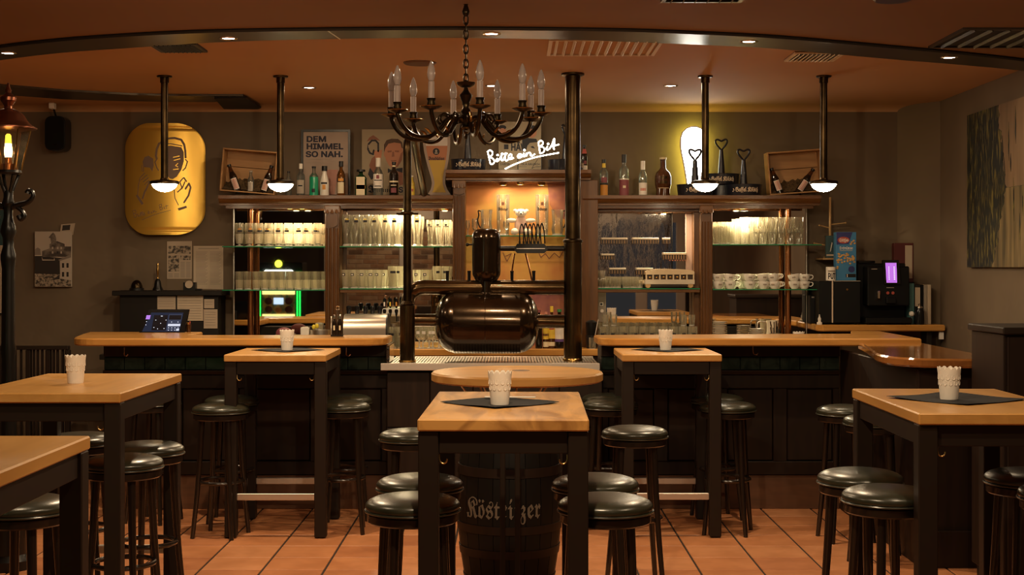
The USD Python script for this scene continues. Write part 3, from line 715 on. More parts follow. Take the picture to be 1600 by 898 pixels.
halogen(692, 322, 'small halogen spot under the ledge next to the orange niche', z=hz, y=11.09); halogen(1040, 322, 'small halogen spot under the ledge above the model tram', z=hz - .026, y=11.17)
halogen(786, 282, 'left small halogen spot in the niche ceiling', y=11.10, z=2.268, level=L_NICHE, cone=38); halogen(846, 282, 'right small halogen spot in the niche ceiling', y=11.10, z=2.268, level=L_NICHE, cone=38)
halogen(813, 281, 'middle small halogen spot at the front of the niche ceiling', y=11.0, z=2.268, level=L_NICHE * 2.4)

# ------------------------------------------------------------------ pendants over the bar
def pendant(px, lab, y=9.62):
    x = X(px, y)
    zr = Z(285, y)
    t = thing('bar_pendant', lab, 'pendant lamp', (x, y, CEIL))
    zc = zr - CEIL
    part(t, 'pole', cyl((0, 0, zc + .01), (0, 0, -.006), .0245, n=20), 'old_brass')
    part(t, 'ceiling_flange', lathe([(0, -.012), (.047, -.012), (.052, -.007), (.052, -.0005), (0, -.0005)], 24), 'old_brass')
    part(t, 'collar', lathe([(.0247, -.05), (.030, -.048), (.030, -.013), (.0247, -.013)], 20), 'old_brass')
    part(t, 'rim', lathe([(.088, zc - .012), (.098, zc - .010), (.098, zc + .004), (.092, zc + .010), (.030, zc + .020), (.026, zc + .030), (.0246, zc + .03), (.0246, zc + .0), (.088, zc - .004)], 32), 'old_brass')
    part(t, 'bowl', lathe([(0, zc - .066), (.02, zc - .0645), (.045, zc - .056), (.066, zc - .043), (.080, zc - .028), (.0875, zc - .012), (.0875, zc - .005), (0, zc - .005)], 32), 'bowl_glow', label='glowing white glass bowl')
    return t
pendant(257, 'brass pole pendant in front of the gold plaque, with a glowing glass bowl'); pendant(438.5, 'brass pole pendant in front of the left wooden crate, with a glowing glass bowl')
pendant(1102, 'brass pole pendant in front of the backlit beer glass sign, with a glowing glass bowl'); pendant(1287, 'rightmost brass pole pendant, beside the right wooden crate, with a glowing glass bowl')

# ------------------------------------------------------------------ dispensing kettle, column and pipes
KY = 9.50
col = thing('column', 'thick round dark bronze column from the drip tray to the ceiling, right of the kettle', 'column', (X(895, KY), KY, .99))
cx = X(895, KY); k_ = KY / F
part(col, 'lower_sleeve', cyl((cx, KY, .991), (cx, KY, Z(378, KY)), 14.2 * k_, n=32), 'bronze_pipe', world=True)
part(col, 'ring', lathe([(14.3 * k_, 0), (15.8 * k_, .004), (15.8 * k_, .016), (12.3 * k_, .026), (12.0 * k_, .0)], 32, cx, KY, Z(378, KY) - .004), 'old_brass', world=True)
part(col, 'shaft', cyl((cx, KY, Z(378, KY)), (cx, KY, CEIL - .012), 12.1 * k_, n=32), 'old_brass', world=True)
part(col, 'ceiling_flange', lathe([(12.2 * k_, -.02), (14 * k_, -.02), (18 * k_, -.012), (18 * k_, -.0005), (12.2 * k_, -.0005)], 32, cx, KY, CEIL), 'old_brass', world=True)
part(col, 'foot', lathe([(0, 0), (15.5 * k_, 0), (15.5 * k_, .012), (14.2 * k_, .02), (0, .02)], 32, cx, KY, .9905), 'bright_brass', world=True)
ket = post = thing('dispensing_kettle', 'big dark bronze barrel-shaped beer kettle with brass pipes and a small upright vessel on top', 'kettle', (X(761, KY), KY, Z(503, KY)))
px_, py_ = X(636.5, 9.42), 9.42
part(post, 'sleeve', cyl((px_, py_, .991), (px_, py_, Z(477, py_)), 11.7 * k_, n=28), 'bronze_pipe', world=True)
part(post, 'foot', lathe([(0, 0), (13 * k_, 0), (13 * k_, .012), (0, .012)], 28, px_, py_, .9905), 'bright_brass', world=True)
part(post, 'collar', lathe([(0, 0), (9.5 * k_, .0), (10.5 * k_, .008), (7.2 * k_, .03), (0, .03)], 28, px_, py_, Z(477, py_)), 'old_brass', world=True)
part(post, 'pipe', tube([(px_, py_, Z(477, py_)), (px_, py_, 1.9), (px_, py_, 2.30), (px_, py_, 2.44), (px_ + .003, py_ + .05, 2.515), (px_ + .006, py_ + .16, 2.56), (px_ + .01, py_ + .34, 2.55), (px_ + .012, py_ + .60, 2.48), (px_ + .014, py_ + 1.0, 2.355), (px_ + .016, 10.99, LZ + .006)], 6.3 * k_, 18, 4), 'old_brass', world=True)
part(post, 'clamp', tube([(px_ + 8 * k_ * math.cos(a), py_ + 8 * k_ * math.sin(a), Z(333, py_)) for a in np.linspace(0, 2 * PI, 20)[:-1]], .010, 8, closed=True), 'old_brass', world=True)
part(post, 'clamp_screw', cyl((px_ - 17 * k_, py_, Z(334, py_)), (px_ + 17 * k_, py_, Z(334, py_)), .007, n=10), 'old_brass', world=True)
part(post, 'pipe_foot', lathe([(0, 0), (.045, 0), (.045, .006), (.03, .012), (0, .012)], 20, px_ + .016, 10.99, LZ), 'old_brass', world=True)

bx0, bx1, bz, br = X(680, KY), X(842, KY), Z(503.5, KY), 48.5 * k_
prof = [(0, 0), (br * .34, .006), (br * .60, .022), (br * .80, .048), (br * .925, .086), (br * .985, .128), (br, .165)]
L = bx1 - bx0
pr = prof + [(r, L - z) for r, z in prof[::-1]]
barrel = move(lathe(smooth_path([(r, z, 0) for r, z in pr], 3)[:, :2].tolist(), 48), bx0, KY, bz, ry=PI / 2)
part(ket, 'barrel', barrel, 'bronze_kettle', world=True, smooth=60)
part(ket, 'seam', tube([((bx0 + bx1) / 2 - .01, KY + (br + .0005) * math.cos(a), bz + (br + .0005) * math.sin(a)) for a in np.linspace(0, 2 * PI, 48)[:-1]], .0022, 6, closed=True), 'bronze_kettle', world=True)
vx = X(760, KY); vr = 22.3 * k_
zt, zb = Z(357, KY), Z(440, KY)
part(ket, 'vessel', lathe([(0, zb - .004), (vr * .55, zb), (vr * .80, zb + .014), (vr * .97, zb + .045), (vr, zb + .075), (vr, zt - .07), (vr * 1.02, zt - .068), (vr * 1.02, zt - .06), (vr, zt - .058), (vr * .95, zt - .03), (vr * .75, zt - .008), (vr * .4, zt - .001), (0, zt)], 40, vx, KY, 0), 'bronze_kettle', world=True, smooth=50)
part(ket, 'neck', lathe([(0, 0), (13.5 * k_, 0), (13.0 * k_, .03), (13 * k_, Z(438, KY) - Z(462, KY)), (0, Z(438, KY) - Z(462, KY))], 28, vx, KY, Z(462, KY)), 'bronze_kettle', world=True)
pz = Z(449, KY); pr_ = 11.6 * k_
part(ket, 'upper_pipe', tube([(px_ - .0, py_ + .02, Z(500, KY)), (px_ - .0, py_ + .03, Z(476, KY)), (X(641, KY), KY, Z(461, KY)), (X(648, KY), KY, Z(453, KY)), (X(660, KY), KY, pz), (X(690, KY), KY, pz), (X(850, KY), KY, pz), (cx - 14 * k_, KY, pz)], pr_, 20, 4), 'bronze_pipe', world=True)
part(ket, 'lower_pipe', cyl((px_, py_ + .04, Z(500, KY)), (bx0 + .03, KY, Z(500, KY)), 10.0 * k_, n=20), 'bronze_pipe', world=True)
part(ket, 'lower_pipe', cyl((bx1 - .03, KY, Z(502, KY)), (cx - 13.6 * k_, KY, Z(502, KY)), 10.6 * k_, n=20), 'bronze_pipe', world=True)
part(ket, 'side_pipe', cyl((vx + vr * .95, KY, Z(388, KY)), (cx - 14 * k_, KY, Z(388, KY)), 4.0 * k_, n=14), 'black_iron', world=True)
bxx = [(804, 387), (808, 381), (850, 381), (855, 387), (855, 391), (850, 395.5), (808, 395.5), (804, 391)]
part(ket, 'coil_box', exty(Polygon([(X(a, KY), Z(b, KY)) for a, b in bxx]), KY - .07, KY + .05), 'black_iron', world=True)
part(ket, 'box_strip', B(X(807, KY), X(851, KY), KY - .074, KY - .0705, Z(389, KY), Z(388, KY)), 'steel', world=True)
for k in range(6):
    a = 812 + k * 5.9
    lean = (k - 2.5) * .4
    pts = [(X(a, KY), KY - .035, Z(380.5, KY)), (X(a + 1.0 + lean, KY), KY - .037, Z(362, KY)), (X(a + 3 + lean, KY), KY - .028, Z(352 - (k % 2) * 2, KY)), (X(a + 5 + lean, KY), KY - .015, Z(351, KY)), (X(a + 7.5 + lean, KY), KY + .01, Z(360, KY)), (X(a + 10, KY), KY + .02, Z(380.5, KY))]
    part(ket, 'coil_wire', tube(pts, .0042, 7, 4), 'black_iron', world=True)
    part(ket, 'wire_plug', cyl((X(a, KY), KY - .035, Z(382, KY)), (X(a, KY), KY - .035, Z(377, KY)), .007, n=8), 'black_iron', world=True)
part(ket, 'valve', cyl((vx - vr - .03, KY, Z(382, KY)), (vx - vr * .95, KY, Z(382, KY)), .006, n=8), 'black_iron', world=True)
part(ket, 'valve_knob', sphere(vx - vr - .032, KY, Z(382, KY), .012, sub=1), 'black_iron', world=True)
for k, px in enumerate((699, 733, 800, 834)):
    part(ket, 'tap_lever', lathe([(0, 0), (.010, 0), (.011, .05), (.0125, .066), (0, .068)], 12, X(px, KY), KY, pz + pr_ - .004), 'black_gloss', world=True)
    part(ket, 'tap_stem', cyl((X(px, KY), KY, pz), (X(px, KY), KY, pz + pr_ + .003), .006, n=8), 'bright_brass', world=True)
for a in ([(804, 396), (802, 408), (800, 424)], [(821, 396), (826, 415), (831, 438)]):
    part(ket, 'hose', tube([(X(p, KY), KY - .01, Z(q, KY)) for p, q in a], .0055, 8, 4), 'copper', world=True)
# ================================================================== tables, stools, pots
TT = 1.10
def bar_table(label, x0, x1, yf, yr, rz=0, top='table_wood', hooks=True, foot=True, leg=.07, apron=.078):
    cxm, cym = (x0 + x1) / 2, (yf + yr) / 2
    t = thing('bar_table', label, 'table', (cxm, cym, 0), rz)
    a, b = (x1 - x0) / 2, (yr - yf) / 2
    part(t, 'table_top', B(-a, a, -b, b, TT - .042, TT, .005), top)
    for sx in (-1, 1):
        for sy in (-1, 1):
            xa, ya = sx * (a - .002), sy * (b - .01)
            part(t, 'leg', B(xa, xa - sx * leg, ya, ya - sy * leg, 0.006, TT - .0425, .004), 'dark_table_wood')
            part(t, 'foot_pad', cyl((xa - sx * leg / 2, ya - sy * leg / 2, 0), (xa - sx * leg / 2, ya - sy * leg / 2, .006), .02, n=10), 'black')
    for sy in (-1, 1):
        ya = sy * (b - .022)
        part(t, 'apron', B(-a + leg + .0025, a - leg - .0025, ya, ya - sy * .03, TT - .0425 - apron, TT - .0425, .003), 'dark_table_wood')
    for sx in (-1, 1):
        xa = sx * (a - .014)
        part(t, 'apron', B(xa, xa - sx * .03, -b + leg + .0125, b - leg - .0125, TT - .0425 - apron, TT - .0425, .003), 'dark_table_wood')
    if foot:
        for sy in (-1, 1):
            ya = sy * (b - .03)
            part(t, 'foot_rail', B(-a + leg + .002, a - leg - .002, ya, ya - sy * .03, .225, .265, .003), 'brushed_steel', label='brushed steel foot rail')
    if hooks:
        for sx in (-1, 1):
            m = tube([(0, 0, 0), (0, -.002, -.014), (-sx * .004, -.003, -.026), (-sx * .014, -.004, -.032), (-sx * .024, -.004, -.027), (-sx * .027, -.004, -.016)], .0032, 7, 4)
            part(t, 'hook', move(m, sx * (a - leg - .004), -b + .03, TT - .046 - apron), 'brass_nail', label='small brass bag hook')
    return t
bar_table('bar table in the middle foreground with a worn pale top, in front of the barrel', -.317, .273, 4.83, 5.91, rz=-.016, top='worn_table_wood')
bar_table('bar table standing against the left counter, with a steel foot rail', X(349.5, 8.41), X(509.5, 8.41), 8.41, 9.13)
bar_table('bar table standing against the right counter, with a steel foot rail', X(972, 8.43), X(1128.3, 8.43), 8.43, 9.13)
bar_table('bar table at the left with a white pot on its bare top', -2.285, -1.625, 5.84, 6.93, rz=.0)
bar_table('bar table cut off by the lower left corner of the picture, its top bare', -1.915, -1.305, 3.2, 4.36)
bar_table('bar table at the right with a white pot on a dark napkin', 1.458, 2.07, 5.02, 6.06, rz=-.012)

stool0 = None
def stool(px, Y, label, rz=0):
    global stool0
    loc = (X(px, Y), Y, 0)
    if stool0 is None:
        t = stool0 = thing('bar_stool', label, 'bar stool', loc, rz)
        part(t, 'cushion', lathe(smooth_path([(0, .742, 0), (.150, .742, 0), (.166, .748, 0), (.171, .760, 0), (.168, .774, 0), (.150, .787, 0), (.115, .797, 0), (.06, .802, 0), (0, .803, 0)], 3)[:, :2].tolist(), 40), 'stool_leather', smooth=60)
        part(t, 'piping', tube([(.1715 * math.cos(a), .1715 * math.sin(a), .7475) for a in np.linspace(0, 2 * PI, 41)[:-1]], .0042, 6, closed=True), 'stool_leather')
        part(t, 'seat_ring', lathe([(.10, .705), (.158, .705), (.164, .711), (.164, .736), (.158, .7415), (.10, .7415)], 36), 'stool_wood')
        for k in range(4):
            a = PI / 4 + k * PI / 2
            c, s = math.cos(a), math.sin(a)
            part(t, 'leg', tube([(.118 * c, .118 * s, .712), (.124 * c, .124 * s, .62), (.134 * c, .134 * s, .45), (.150 * c, .150 * s, .25), (.178 * c, .178 * s, .0)], [.0185, .0175, .0165, .015, .0135], 12, 4), 'stool_wood')
        part(t, 'foot_ring', tube([(.132 * math.cos(a), .132 * math.sin(a), .33) for a in np.linspace(0, 2 * PI, 37)[:-1]], .0115, 9, closed=True), 'stool_wood')
        return t
    return dup(stool0, loc, rz, label=label)
R5 = random.Random(11)
for px, Y, lab in (
    (946, 5.07, 'nearest bar stool at the right side of the middle foreground table'),
    (930, 5.56, 'second bar stool at the right side of the middle foreground table, behind the nearest one'),
    (645, 5.08, 'nearest bar stool at the left side of the middle foreground table'),
    (656, 5.56, 'second bar stool at the left side of the middle foreground table, behind the nearest one'),
    (645, 7.15, 'bar stool left of the round barrel table'),
    (992, 7.28, 'bar stool right of the round barrel table, its whole round seat in view'),
    (345, 8.52, 'bar stool left of the left counter table, nearer of two'),
    (362, 9.02, 'bar stool left of the left counter table, farther of two'),
    (535, 8.66, 'bar stool right of the left counter table, nearer of two'),
    (540, 9.10, 'bar stool right of the left counter table, farther of two'),
    (954, 8.78, 'bar stool left of the right counter table, nearer of two'),
    (950, 9.16, 'bar stool left of the right counter table, farther of two'),
    (1137, 8.62, 'bar stool right of the right counter table, nearer of two'),
    (1120, 9.12, 'bar stool right of the right counter table, farther of two'),
    (1321, 8.40, 'bar stool by the peninsula counter, left of the right table, farthest there'),
    (1366, 7.85, 'bar stool behind the rear left corner of the right table'),
    (1344, 5.72, 'bar stool at the left side of the right table, farther of two'),
    (1388, 5.27, 'bar stool at the left side of the right table, nearest the viewer'),
    (1606, 5.72, 'bar stool at the right edge of the picture, farther of two'),
    (1664, 5.33, 'bar stool at the right edge of the picture, nearer of two'),
    (193, 6.16, 'bar stool right of the front leg of the left table, nearer of two'),
    (230, 6.62, 'bar stool right of the front leg of the left table, farther of two'),
    (126, 6.98, 'bar stool half hidden behind the front leg of the left table'),
    (240, 9.00, 'bar stool by the left counter, mostly hidden behind the left table'),
    (36, 5.05, 'bar stool under the left tables, only its legs showing in the lower left'),
):
    stool(px, Y, lab, rz=R5.uniform(-.35, .35))

st_ = thing('upright_stand', 'dark stand of two thin uprights in front of the lettered barrel', 'stand', (X(797, 6.5), 6.5, 0))
for sx in (-1, 1):
    part(st_, 'upright', B(sx * .022, sx * .046, -.012, .012, .012, .86, .003), 'dark_table_wood')
    part(st_, 'foot', B(sx * .018, sx * .050, -.16, .16, 0, .0118, .003), 'dark_table_wood')
part(st_, 'cross_bar', B(-.06, .06, -.014, .014, .8605, .885, .003), 'dark_table_wood')
# round table on a barrel
rt = thing('barrel_table', 'round thick wooden table top on steel rods above a black lettered beer barrel', 'barrel table', (X(808, 7.06), 7.06, 0))
top_r = .43
part(rt, 'table_top', lathe([(0, TT - .048), (top_r - .012, TT - .048), (top_r, TT - .040), (top_r, TT - .009), (top_r - .008, TT), (0, TT)], 64), 'round_table_wood', smooth=30)
part(rt, 'wood_knot', move(lathe([(0, .0), (.046, .0), (.044, .0012), (0, .0012)], 24), .02, .06, TT), 'oak')
bx = X(796, 7.06) - X(808, 7.06)
def brad(z): return .262 - .055 * ((z - .46) / .46) ** 2
NS = 20
for k in range(NS):
    a0, a1 = 2 * PI * k / NS + .006, 2 * PI * (k + 1) / NS - .006
    v, f, zs = [], [], np.linspace(.0, .92, 9)
    for z in zs:
        for r in (brad(z), brad(z) - .022):
            for a in (a0, (a0 + a1) / 2, a1): v.append((bx + r * math.cos(a), r * math.sin(a), z))
    for i in range(8):
        o, p = i * 6, (i + 1) * 6
        for j, j2 in ((0, 1), (1, 2), (2, 5), (5, 4), (4, 3), (3, 0)):
            f += [(o + j, o + j2, p + j2), (o + j, p + j2, p + j)]
    for o, fl in ((0, 1), (48, 0)):
        for q in ((0, 3, 1), (1, 3, 4), (1, 4, 2), (2, 4, 5)): f.append(tuple(o + i for i in (q if fl else q[::-1])))
    part(rt, 'stave', mk(v, f), 'barrel_black', smooth=40)
part(rt, 'barrel_core', lathe([(0, .01)] + [(brad(z) - .0235, z) for z in np.linspace(.01, .89, 9)] + [(0, .89)], 32, bx), 'barrel_black')  # added inner shell, keeps light from showing through the stave gaps
part(rt, 'barrel_head', lathe([(0, .895), (.18, .895), (.18, .905), (0, .905)], 32, bx), 'barrel_black')
for z0, z1 in ((.055, .10), (.205, .245), (.325, .365), (.60, .645), (.80, .85)):
    part(rt, 'hoop', lathe([(brad(z0) - .004, z0), (brad(z0) + .004, z0), (brad(z1) + .004, z1), (brad(z1) - .004, z1)], 48, bx), 'bar_front_wood', label='brown barrel hoop')
for a in (.6, 1.4, 2.3, 3.4, 4.2, 5.4):
    c, s = math.cos(a), math.sin(a)
    part(rt, 'rod', cyl((bx + .15 * c, .15 * s, .90), (bx + .26 * c, .26 * s, TT - .0485), .005, n=8), 'steel')
tm = text('Köstritzer', .098, .002, font='gothic', px=72)
tv = np.array(tm.vertices); tw = np.ptp(tv[:, 0]); tv[:, 0] *= .40 / tw
ang = tv[:, 0] / .264 - .15; zz = tv[:, 2] + .405; rr = np.array([brad(z) for z in zz]) + .0012 - tv[:, 1]
part(rt, 'lettering', mk(np.stack([bx + rr * np.sin(ang), -rr * np.cos(ang), zz], 1), tm.faces), 'faded_paint', label='faded white blackletter lettering', smooth=False)

# white scalloped pots
pot0 = None
def pot(px, py, label, z=TT, Y=None, scale=1.0):
    global pot0
    if Y is None: x, y = on(px, py, z)
    else: x, y = X(px, Y), Y
    if pot0 is None:
        n, v, f = 72, [], []
        rows = [(0, 0, 0), (.033, 0, 0), (.0345, .004, 0), (.044, .110, 0), (.0452, .117, 1), (.0430, .117, 1), (.0415, .108, 0), (.033, .006, 0), (0, .006, 0)]
        for r, h, s in rows:
            for k in range(n):
                a = 2 * PI * k / n
                dz = (abs(math.sin(a * 6)) ** .7) * .011 if s else 0
                v.append((r * math.cos(a), r * math.sin(a), h + dz))
        for i in range(len(rows) - 1):
            for k in range(n):
                k2 = (k + 1) % n
                f += [(i * n + k, i * n + k2, (i + 1) * n + k2), (i * n + k, (i + 1) * n + k2, (i + 1) * n + k)]
        t = pot0 = thing('flower_pot', label, 'pot', (x, y, z))
        part(t, 'pot_body', mk(v, f), 'planter_white', smooth=40)
        for k in range(12):                                        # embossed lattice near the rim
            a = 2 * PI * (k + .5) / 12
            for zz, w in ((.088, .010), (.066, .010)):
                r = .0345 + (.044 - .0345) * (zz - .004) / .106
                aa = a + (PI / 12 if zz < .08 else 0)
                ringp = [((r + .0004) * math.cos(aa + math.cos(b) * .16), (r + .0004) * math.sin(aa + math.cos(b) * .16), zz + w * math.sin(b)) for b in np.linspace(0, 2 * PI, 9)[:-1]]
                part(t, 'relief', tube(ringp, .0011, 5, closed=True), 'planter_white')
        return t
    return dup(pot0, (x, y, z), rz=.3 * px % 1, label=label)
def napkin(cx_, cy_, s, rz, label, seed, z=TT):
    n = 15; r = random.Random(seed)
    ph = [r.uniform(0, 6) for _ in range(4)]
    v, f = [], []
    for lay in (0, 1):
        for i in range(n):
            for j in range(n):
                u, w = i / (n - 1) * 2 - 1, j / (n - 1) * 2 - 1
                e = max(abs(u), abs(w))
                h = .0012 + .0050 * e ** 2 * (1 + math.sin(3.1 * u + ph[0]) * math.cos(2.7 * w + ph[1])) * .6
                x, y = u * s / 2 * (1 - .05 * abs(w)), w * s / 2 * (1 - .04 * abs(u))
                v.append((x, y, h + (.0012 if lay else 0)))
    N = n * n
    for i in range(n - 1):
        for j in range(n - 1):
            a, b, c, d = i * n + j, (i + 1) * n + j, (i + 1) * n + j + 1, i * n + j + 1
            f += [(N + a, N + b, N + c), (N + a, N + c, N + d), (a, c, b), (a, d, c)]
    edge = [(i, 0) for i in range(n)] + [(n - 1, j) for j in range(1, n)] + [(i, n - 1) for i in range(n - 2, -1, -1)] + [(0, j) for j in range(n - 2, 0, -1)]
    for (i, j), (k, l) in zip(edge, edge[1:] + edge[:1]):
        a, b = i * n + j, k * n + l
        f += [(a, b, N + b), (a, N + b, N + a)]
    return solo('napkin', move(mk(v, f), rz=rz), 'napkin_dark', label, 'napkin', smooth=50, loc=(cx_, cy_, z))
NZT = .0032
pot(781, 632, 'white scalloped pot on the middle foreground table', z=TT + NZT); pot(448.5, 546.7, 'white scalloped pot on the left counter table', z=TT + NZT)
pot(1040, 546.5, 'white scalloped pot on the right counter table', z=TT + NZT); pot(118, 598.5, 'white scalloped pot on the bare left table'); pot(1483, 623.5, 'white scalloped pot on the right table', z=TT + NZT)
pot(1248, 0, 'white scalloped pot on the back counter below the right coffee cups', z=BC, Y=10.86)
napkin(-.048, 5.41, .34, .72, 'dark napkin under the white pot on the middle foreground table', 1)
napkin(X(450, 8.86), 8.86, .34, .86, 'dark napkin under the white pot on the left counter table', 2)
napkin(X(1042, 8.90), 8.88, .34, .70, 'dark napkin under the white pot on the right counter table', 3)
napkin(1.76, 5.57, .40, .62, 'dark napkin under the white pot on the right table', 4)
solo('paper_strip', move(B(-.10, .10, -.012, .012, 0, .004, .001), rz=-.05), 'white', 'narrow white paper strip lying behind the pot on the middle foreground table', 'paper strip', loc=(X(797, 5.52), 5.53, TT + .010))
solo('glass_dish', lathe([(0, 0), (.022, 0), (.026, .004), (.030, .012), (.028, .012), (.024, .005), (0, .004)], 24), 'tumbler_glass', 'tiny glass dish hanging over the front edge of the lower left table', 'dish', loc=(-1.62, 3.5, TT)) if False else None

# railing at the far left and dark cabinet at the far right
rl = thing('railing', 'dark wooden slatted railing in front of the wall at the far left', 'railing', (X(50, 10.6), 10.6, 0))
part(rl, 'top_rail', B(-4.4, X(108, 10.6), 10.57, 10.63, Z(546, 10.6), Z(540, 10.6), .004), 'dark_table_wood', world=True)
part(rl, 'bottom_rail', B(-4.4, X(108, 10.6), 10.58, 10.62, .12, .17, .004), 'dark_table_wood', world=True)
for px in (-40, 3, 45, 76, 106): part(rl, 'post', B(X(px - 3.5, 10.6), X(px + 3.5, 10.6), 10.575, 10.625, 0, Z(546.3, 10.6), .003), 'dark_table_wood', world=True)
for px in (-22, -12, 16, 24, 33, 53, 59, 66, 84, 90, 98): part(rl, 'slat', B(X(px - 1.5, 10.6), X(px + 1.5, 10.6), 10.59, 10.61, .171, Z(546.3, 10.6), .002), 'dark_table_wood', world=True)
dc = thing('cabinet', 'dark wooden cabinet with an overhanging top at the right edge of the picture', 'cabinet', (2.85, 7.2, 0))
part(dc, 'cabinet_top', B(X(1563, 6.9), 3.36, 6.86, 7.40, Z(522, 6.9), Z(511, 6.9), .006), 'dark_table_wood', world=True)
part(dc, 'body', B(X(1568, 6.9), 3.355, 6.90, 7.38, .08, Z(522.3, 6.9), .004), 'bar_front_wood', world=True)
part(dc, 'door', B(X(1573, 6.9), 3.35, 6.885, 6.8995, .62, Z(526, 6.9), .004), 'bar_front_wood', world=True)
part(dc, 'door', B(X(1573, 6.9), 3.35, 6.885, 6.8995, .10, .61, .004), 'bar_front_wood', world=True)
part(dc, 'plinth', B(X(1575, 6.9), 3.35, 6.92, 7.36, 0, .0795), 'black_board', world=True)

# street lamp replica at the left edge
LY = 7.60; s_ = LY / F
sl = thing('street_lamp', 'black cast-iron street lamp replica with a copper roof, at the left edge', 'street lamp', (X(13, LY), LY, 0))
def zl(py): return Z(py, LY)
def lp(rows, n=24): return lathe([(r * s_, zl(py)) for r, py in rows], n)
part(sl, 'base', lathe([(0, 0), (.13, 0), (.13, .05), (.10, .08), (.095, .35), (.075, .40), (.06, .46), (0, .46)], 24), 'black_iron')
part(sl, 'post', lathe([(0, .4601), (.05, .4601), (.042, .60), (.036, zl(560)), (.042, zl(545)), (.036, zl(535)), (.033, zl(420)), (.040, zl(405)), (.040, zl(398)), (.028, zl(385)), (.028, zl(372)), (.042, zl(362)), (.036, zl(352)), (.024, zl(340)), (.024, zl(325)), (.034, zl(318)), (.024, zl(308)), (.026, zl(298)), (0, zl(298))], 20), 'black_iron')
for k in range(4):
    a = PI / 4 + k * PI / 2
    part(sl, 'bracket', tube([(.020 * math.cos(a), .02 * math.sin(a), zl(300)), (.035 * math.cos(a), .035 * math.sin(a), zl(290)), (17 * s_ * math.cos(a), 17 * s_ * math.sin(a), zl(273))], [.010, .008, .010], 8, 4), 'black_iron')
part(sl, 'lantern_floor', lp([(0, 272.5), (20 * .94, 272.5), (21, 270), (20, 266), (0, 266)]), 'black_iron')
sw = 4
for k in range(6):
    a0, a1 = 2 * PI * k / 6 + .26, 2 * PI * (k + 1) / 6 + .26
    pb = [(19 * s_ * math.cos(a), 19 * s_ * math.sin(a), zl(266)) for a in (a0, a1)]; pt = [(33 * s_ * math.cos(a), 33 * s_ * math.sin(a), zl(203)) for a in (a0, a1)]
    part(sl, 'pane', mk([pb[0], pb[1], pt[1], pt[0]], [(0, 1, 2), (0, 2, 3)]), 'lantern_glass', smooth=False)
    part(sl, 'lantern_bar', cyl(pb[0], pt[0], .0042, n=6), 'bright_brass')
part(sl, 'roof', lp([(0, 203.5), (34, 203.5), (43, 201), (43, 199), (35, 195), (29, 189), (24, 180), (17, 174), (9, 170), (0, 170)]), 'copper_roof')
part(sl, 'chimney', lp([(0, 170), (7, 170), (6, 166), (9, 161), (12, 157), (12, 152), (7, 148), (4, 145), (5, 141), (3, 137), (1.5, 130), (0, 129)]), 'copper_roof')
part(sl, 'socket', lp([(0, 266), (11, 266), (11, 256), (6, 255), (5, 246), (0, 246)]), 'copper')
part(sl, 'bulb', lp([(0, 245.8), (5.5, 245.5), (6.6, 236), (5.2, 224), (0, 224)]), 'bulb_core', label='white-hot glowing bulb')
part(sl, 'bulb_tip', lp([(0, 223.8), (5.1, 223.8), (4.6, 212), (2.5, 209), (0, 209)]), 'bulb_tip', label='yellow glowing bulb top')
sphere_light(sl, (0, 0, zl(228)), .022, 18.0, (1.0, .45, .15))
for sx in (1, -1):
    part(sl, 'scroll', tube([(sx * 6 * s_, 0, zl(323)), (sx * 20 * s_, 0, zl(319)), (sx * 32 * s_, 0, zl(315)), (sx * 39 * s_, 0, zl(306)), (sx * 37 * s_, 0, zl(299)), (sx * 32 * s_, 0, zl(298)), (sx * 30 * s_, 0, zl(302))], [.018, .016, .014, .012, .012, .014, .017], 9, 5), 'black_iron')
    part(sl, 'scroll', tube([(sx * 8 * s_, 0, zl(322)), (sx * 14 * s_, 0, zl(324)), (sx * 22 * s_, 0, zl(330)), (sx * 25 * s_, 0, zl(337)), (sx * 20 * s_, 0, zl(342)), (sx * 17 * s_, 0, zl(336))], [.012, .011, .012, .012, .015, .018], 9, 5), 'black_iron')

# chandelier
CYc = 7.0; c_ = CYc / F
ch = thing('chandelier', 'dark bronze ten-arm chandelier with unlit white candle bulbs, hanging on a chain above the middle', 'chandelier', (X(728, CYc), CYc, CEIL))
def zc(py): return Z(py, CYc) - CEIL
def cl(rows, n=24, cx_=0, cy_=0): return lathe([(r * c_, zc(py)) for r, py in rows], n, cx_, cy_)
part(ch, 'ceiling_hook', cl([(0, 26), (2.5, 26), (5, 22), (6, 18), (4, 12), (3, 8), (5, 6), (0, 4.9)], 14), 'chandelier_bronze')
NL = 9
for k in range(NL):
    za, zb_ = zc(24 + k * 11.4), zc(24 + (k + 1) * 11.4 + 3.2)
    w = .0105 if k % 2 else .0105
    pts = [(w * math.sin(a), 0, (za + zb_) / 2 + (za - zb_) / 2 * math.copysign(abs(math.cos(a)) ** .6, math.cos(a))) for a in np.linspace(0, 2 * PI, 17)[:-1]]
    part(ch, 'chain_link', move(tube(pts, .0038, 7, closed=True), rz=PI / 2 if k % 2 else 0.25), 'chandelier_bronze')
part(ch, 'crown', cl([(0, 137), (7, 136.5), (13, 133), (15, 129), (12, 131), (6, 131), (3, 126), (0, 124)], 28), 'chandelier_bronze')
part(ch, 'stem', cl([(0, 178), (6, 178), (8, 174), (5, 168), (6, 160), (9, 153), (10.5, 149), (6, 144), (4, 141), (3, 137.2), (0, 137.2)]), 'chandelier_bronze')
part(ch, 'hub', cl([(0, 204), (3, 203), (8, 199), (6, 195), (12, 193), (14, 186), (11, 181), (6, 178.2), (0, 178.2)], 28), 'chandelier_bronze')
part(ch, 'finial', cl([(0, 218), (1.5, 217), (3, 213), (1.5, 209), (4, 206), (0, 204.2)], 14), 'chandelier_bronze')
Rr = 118 * c_
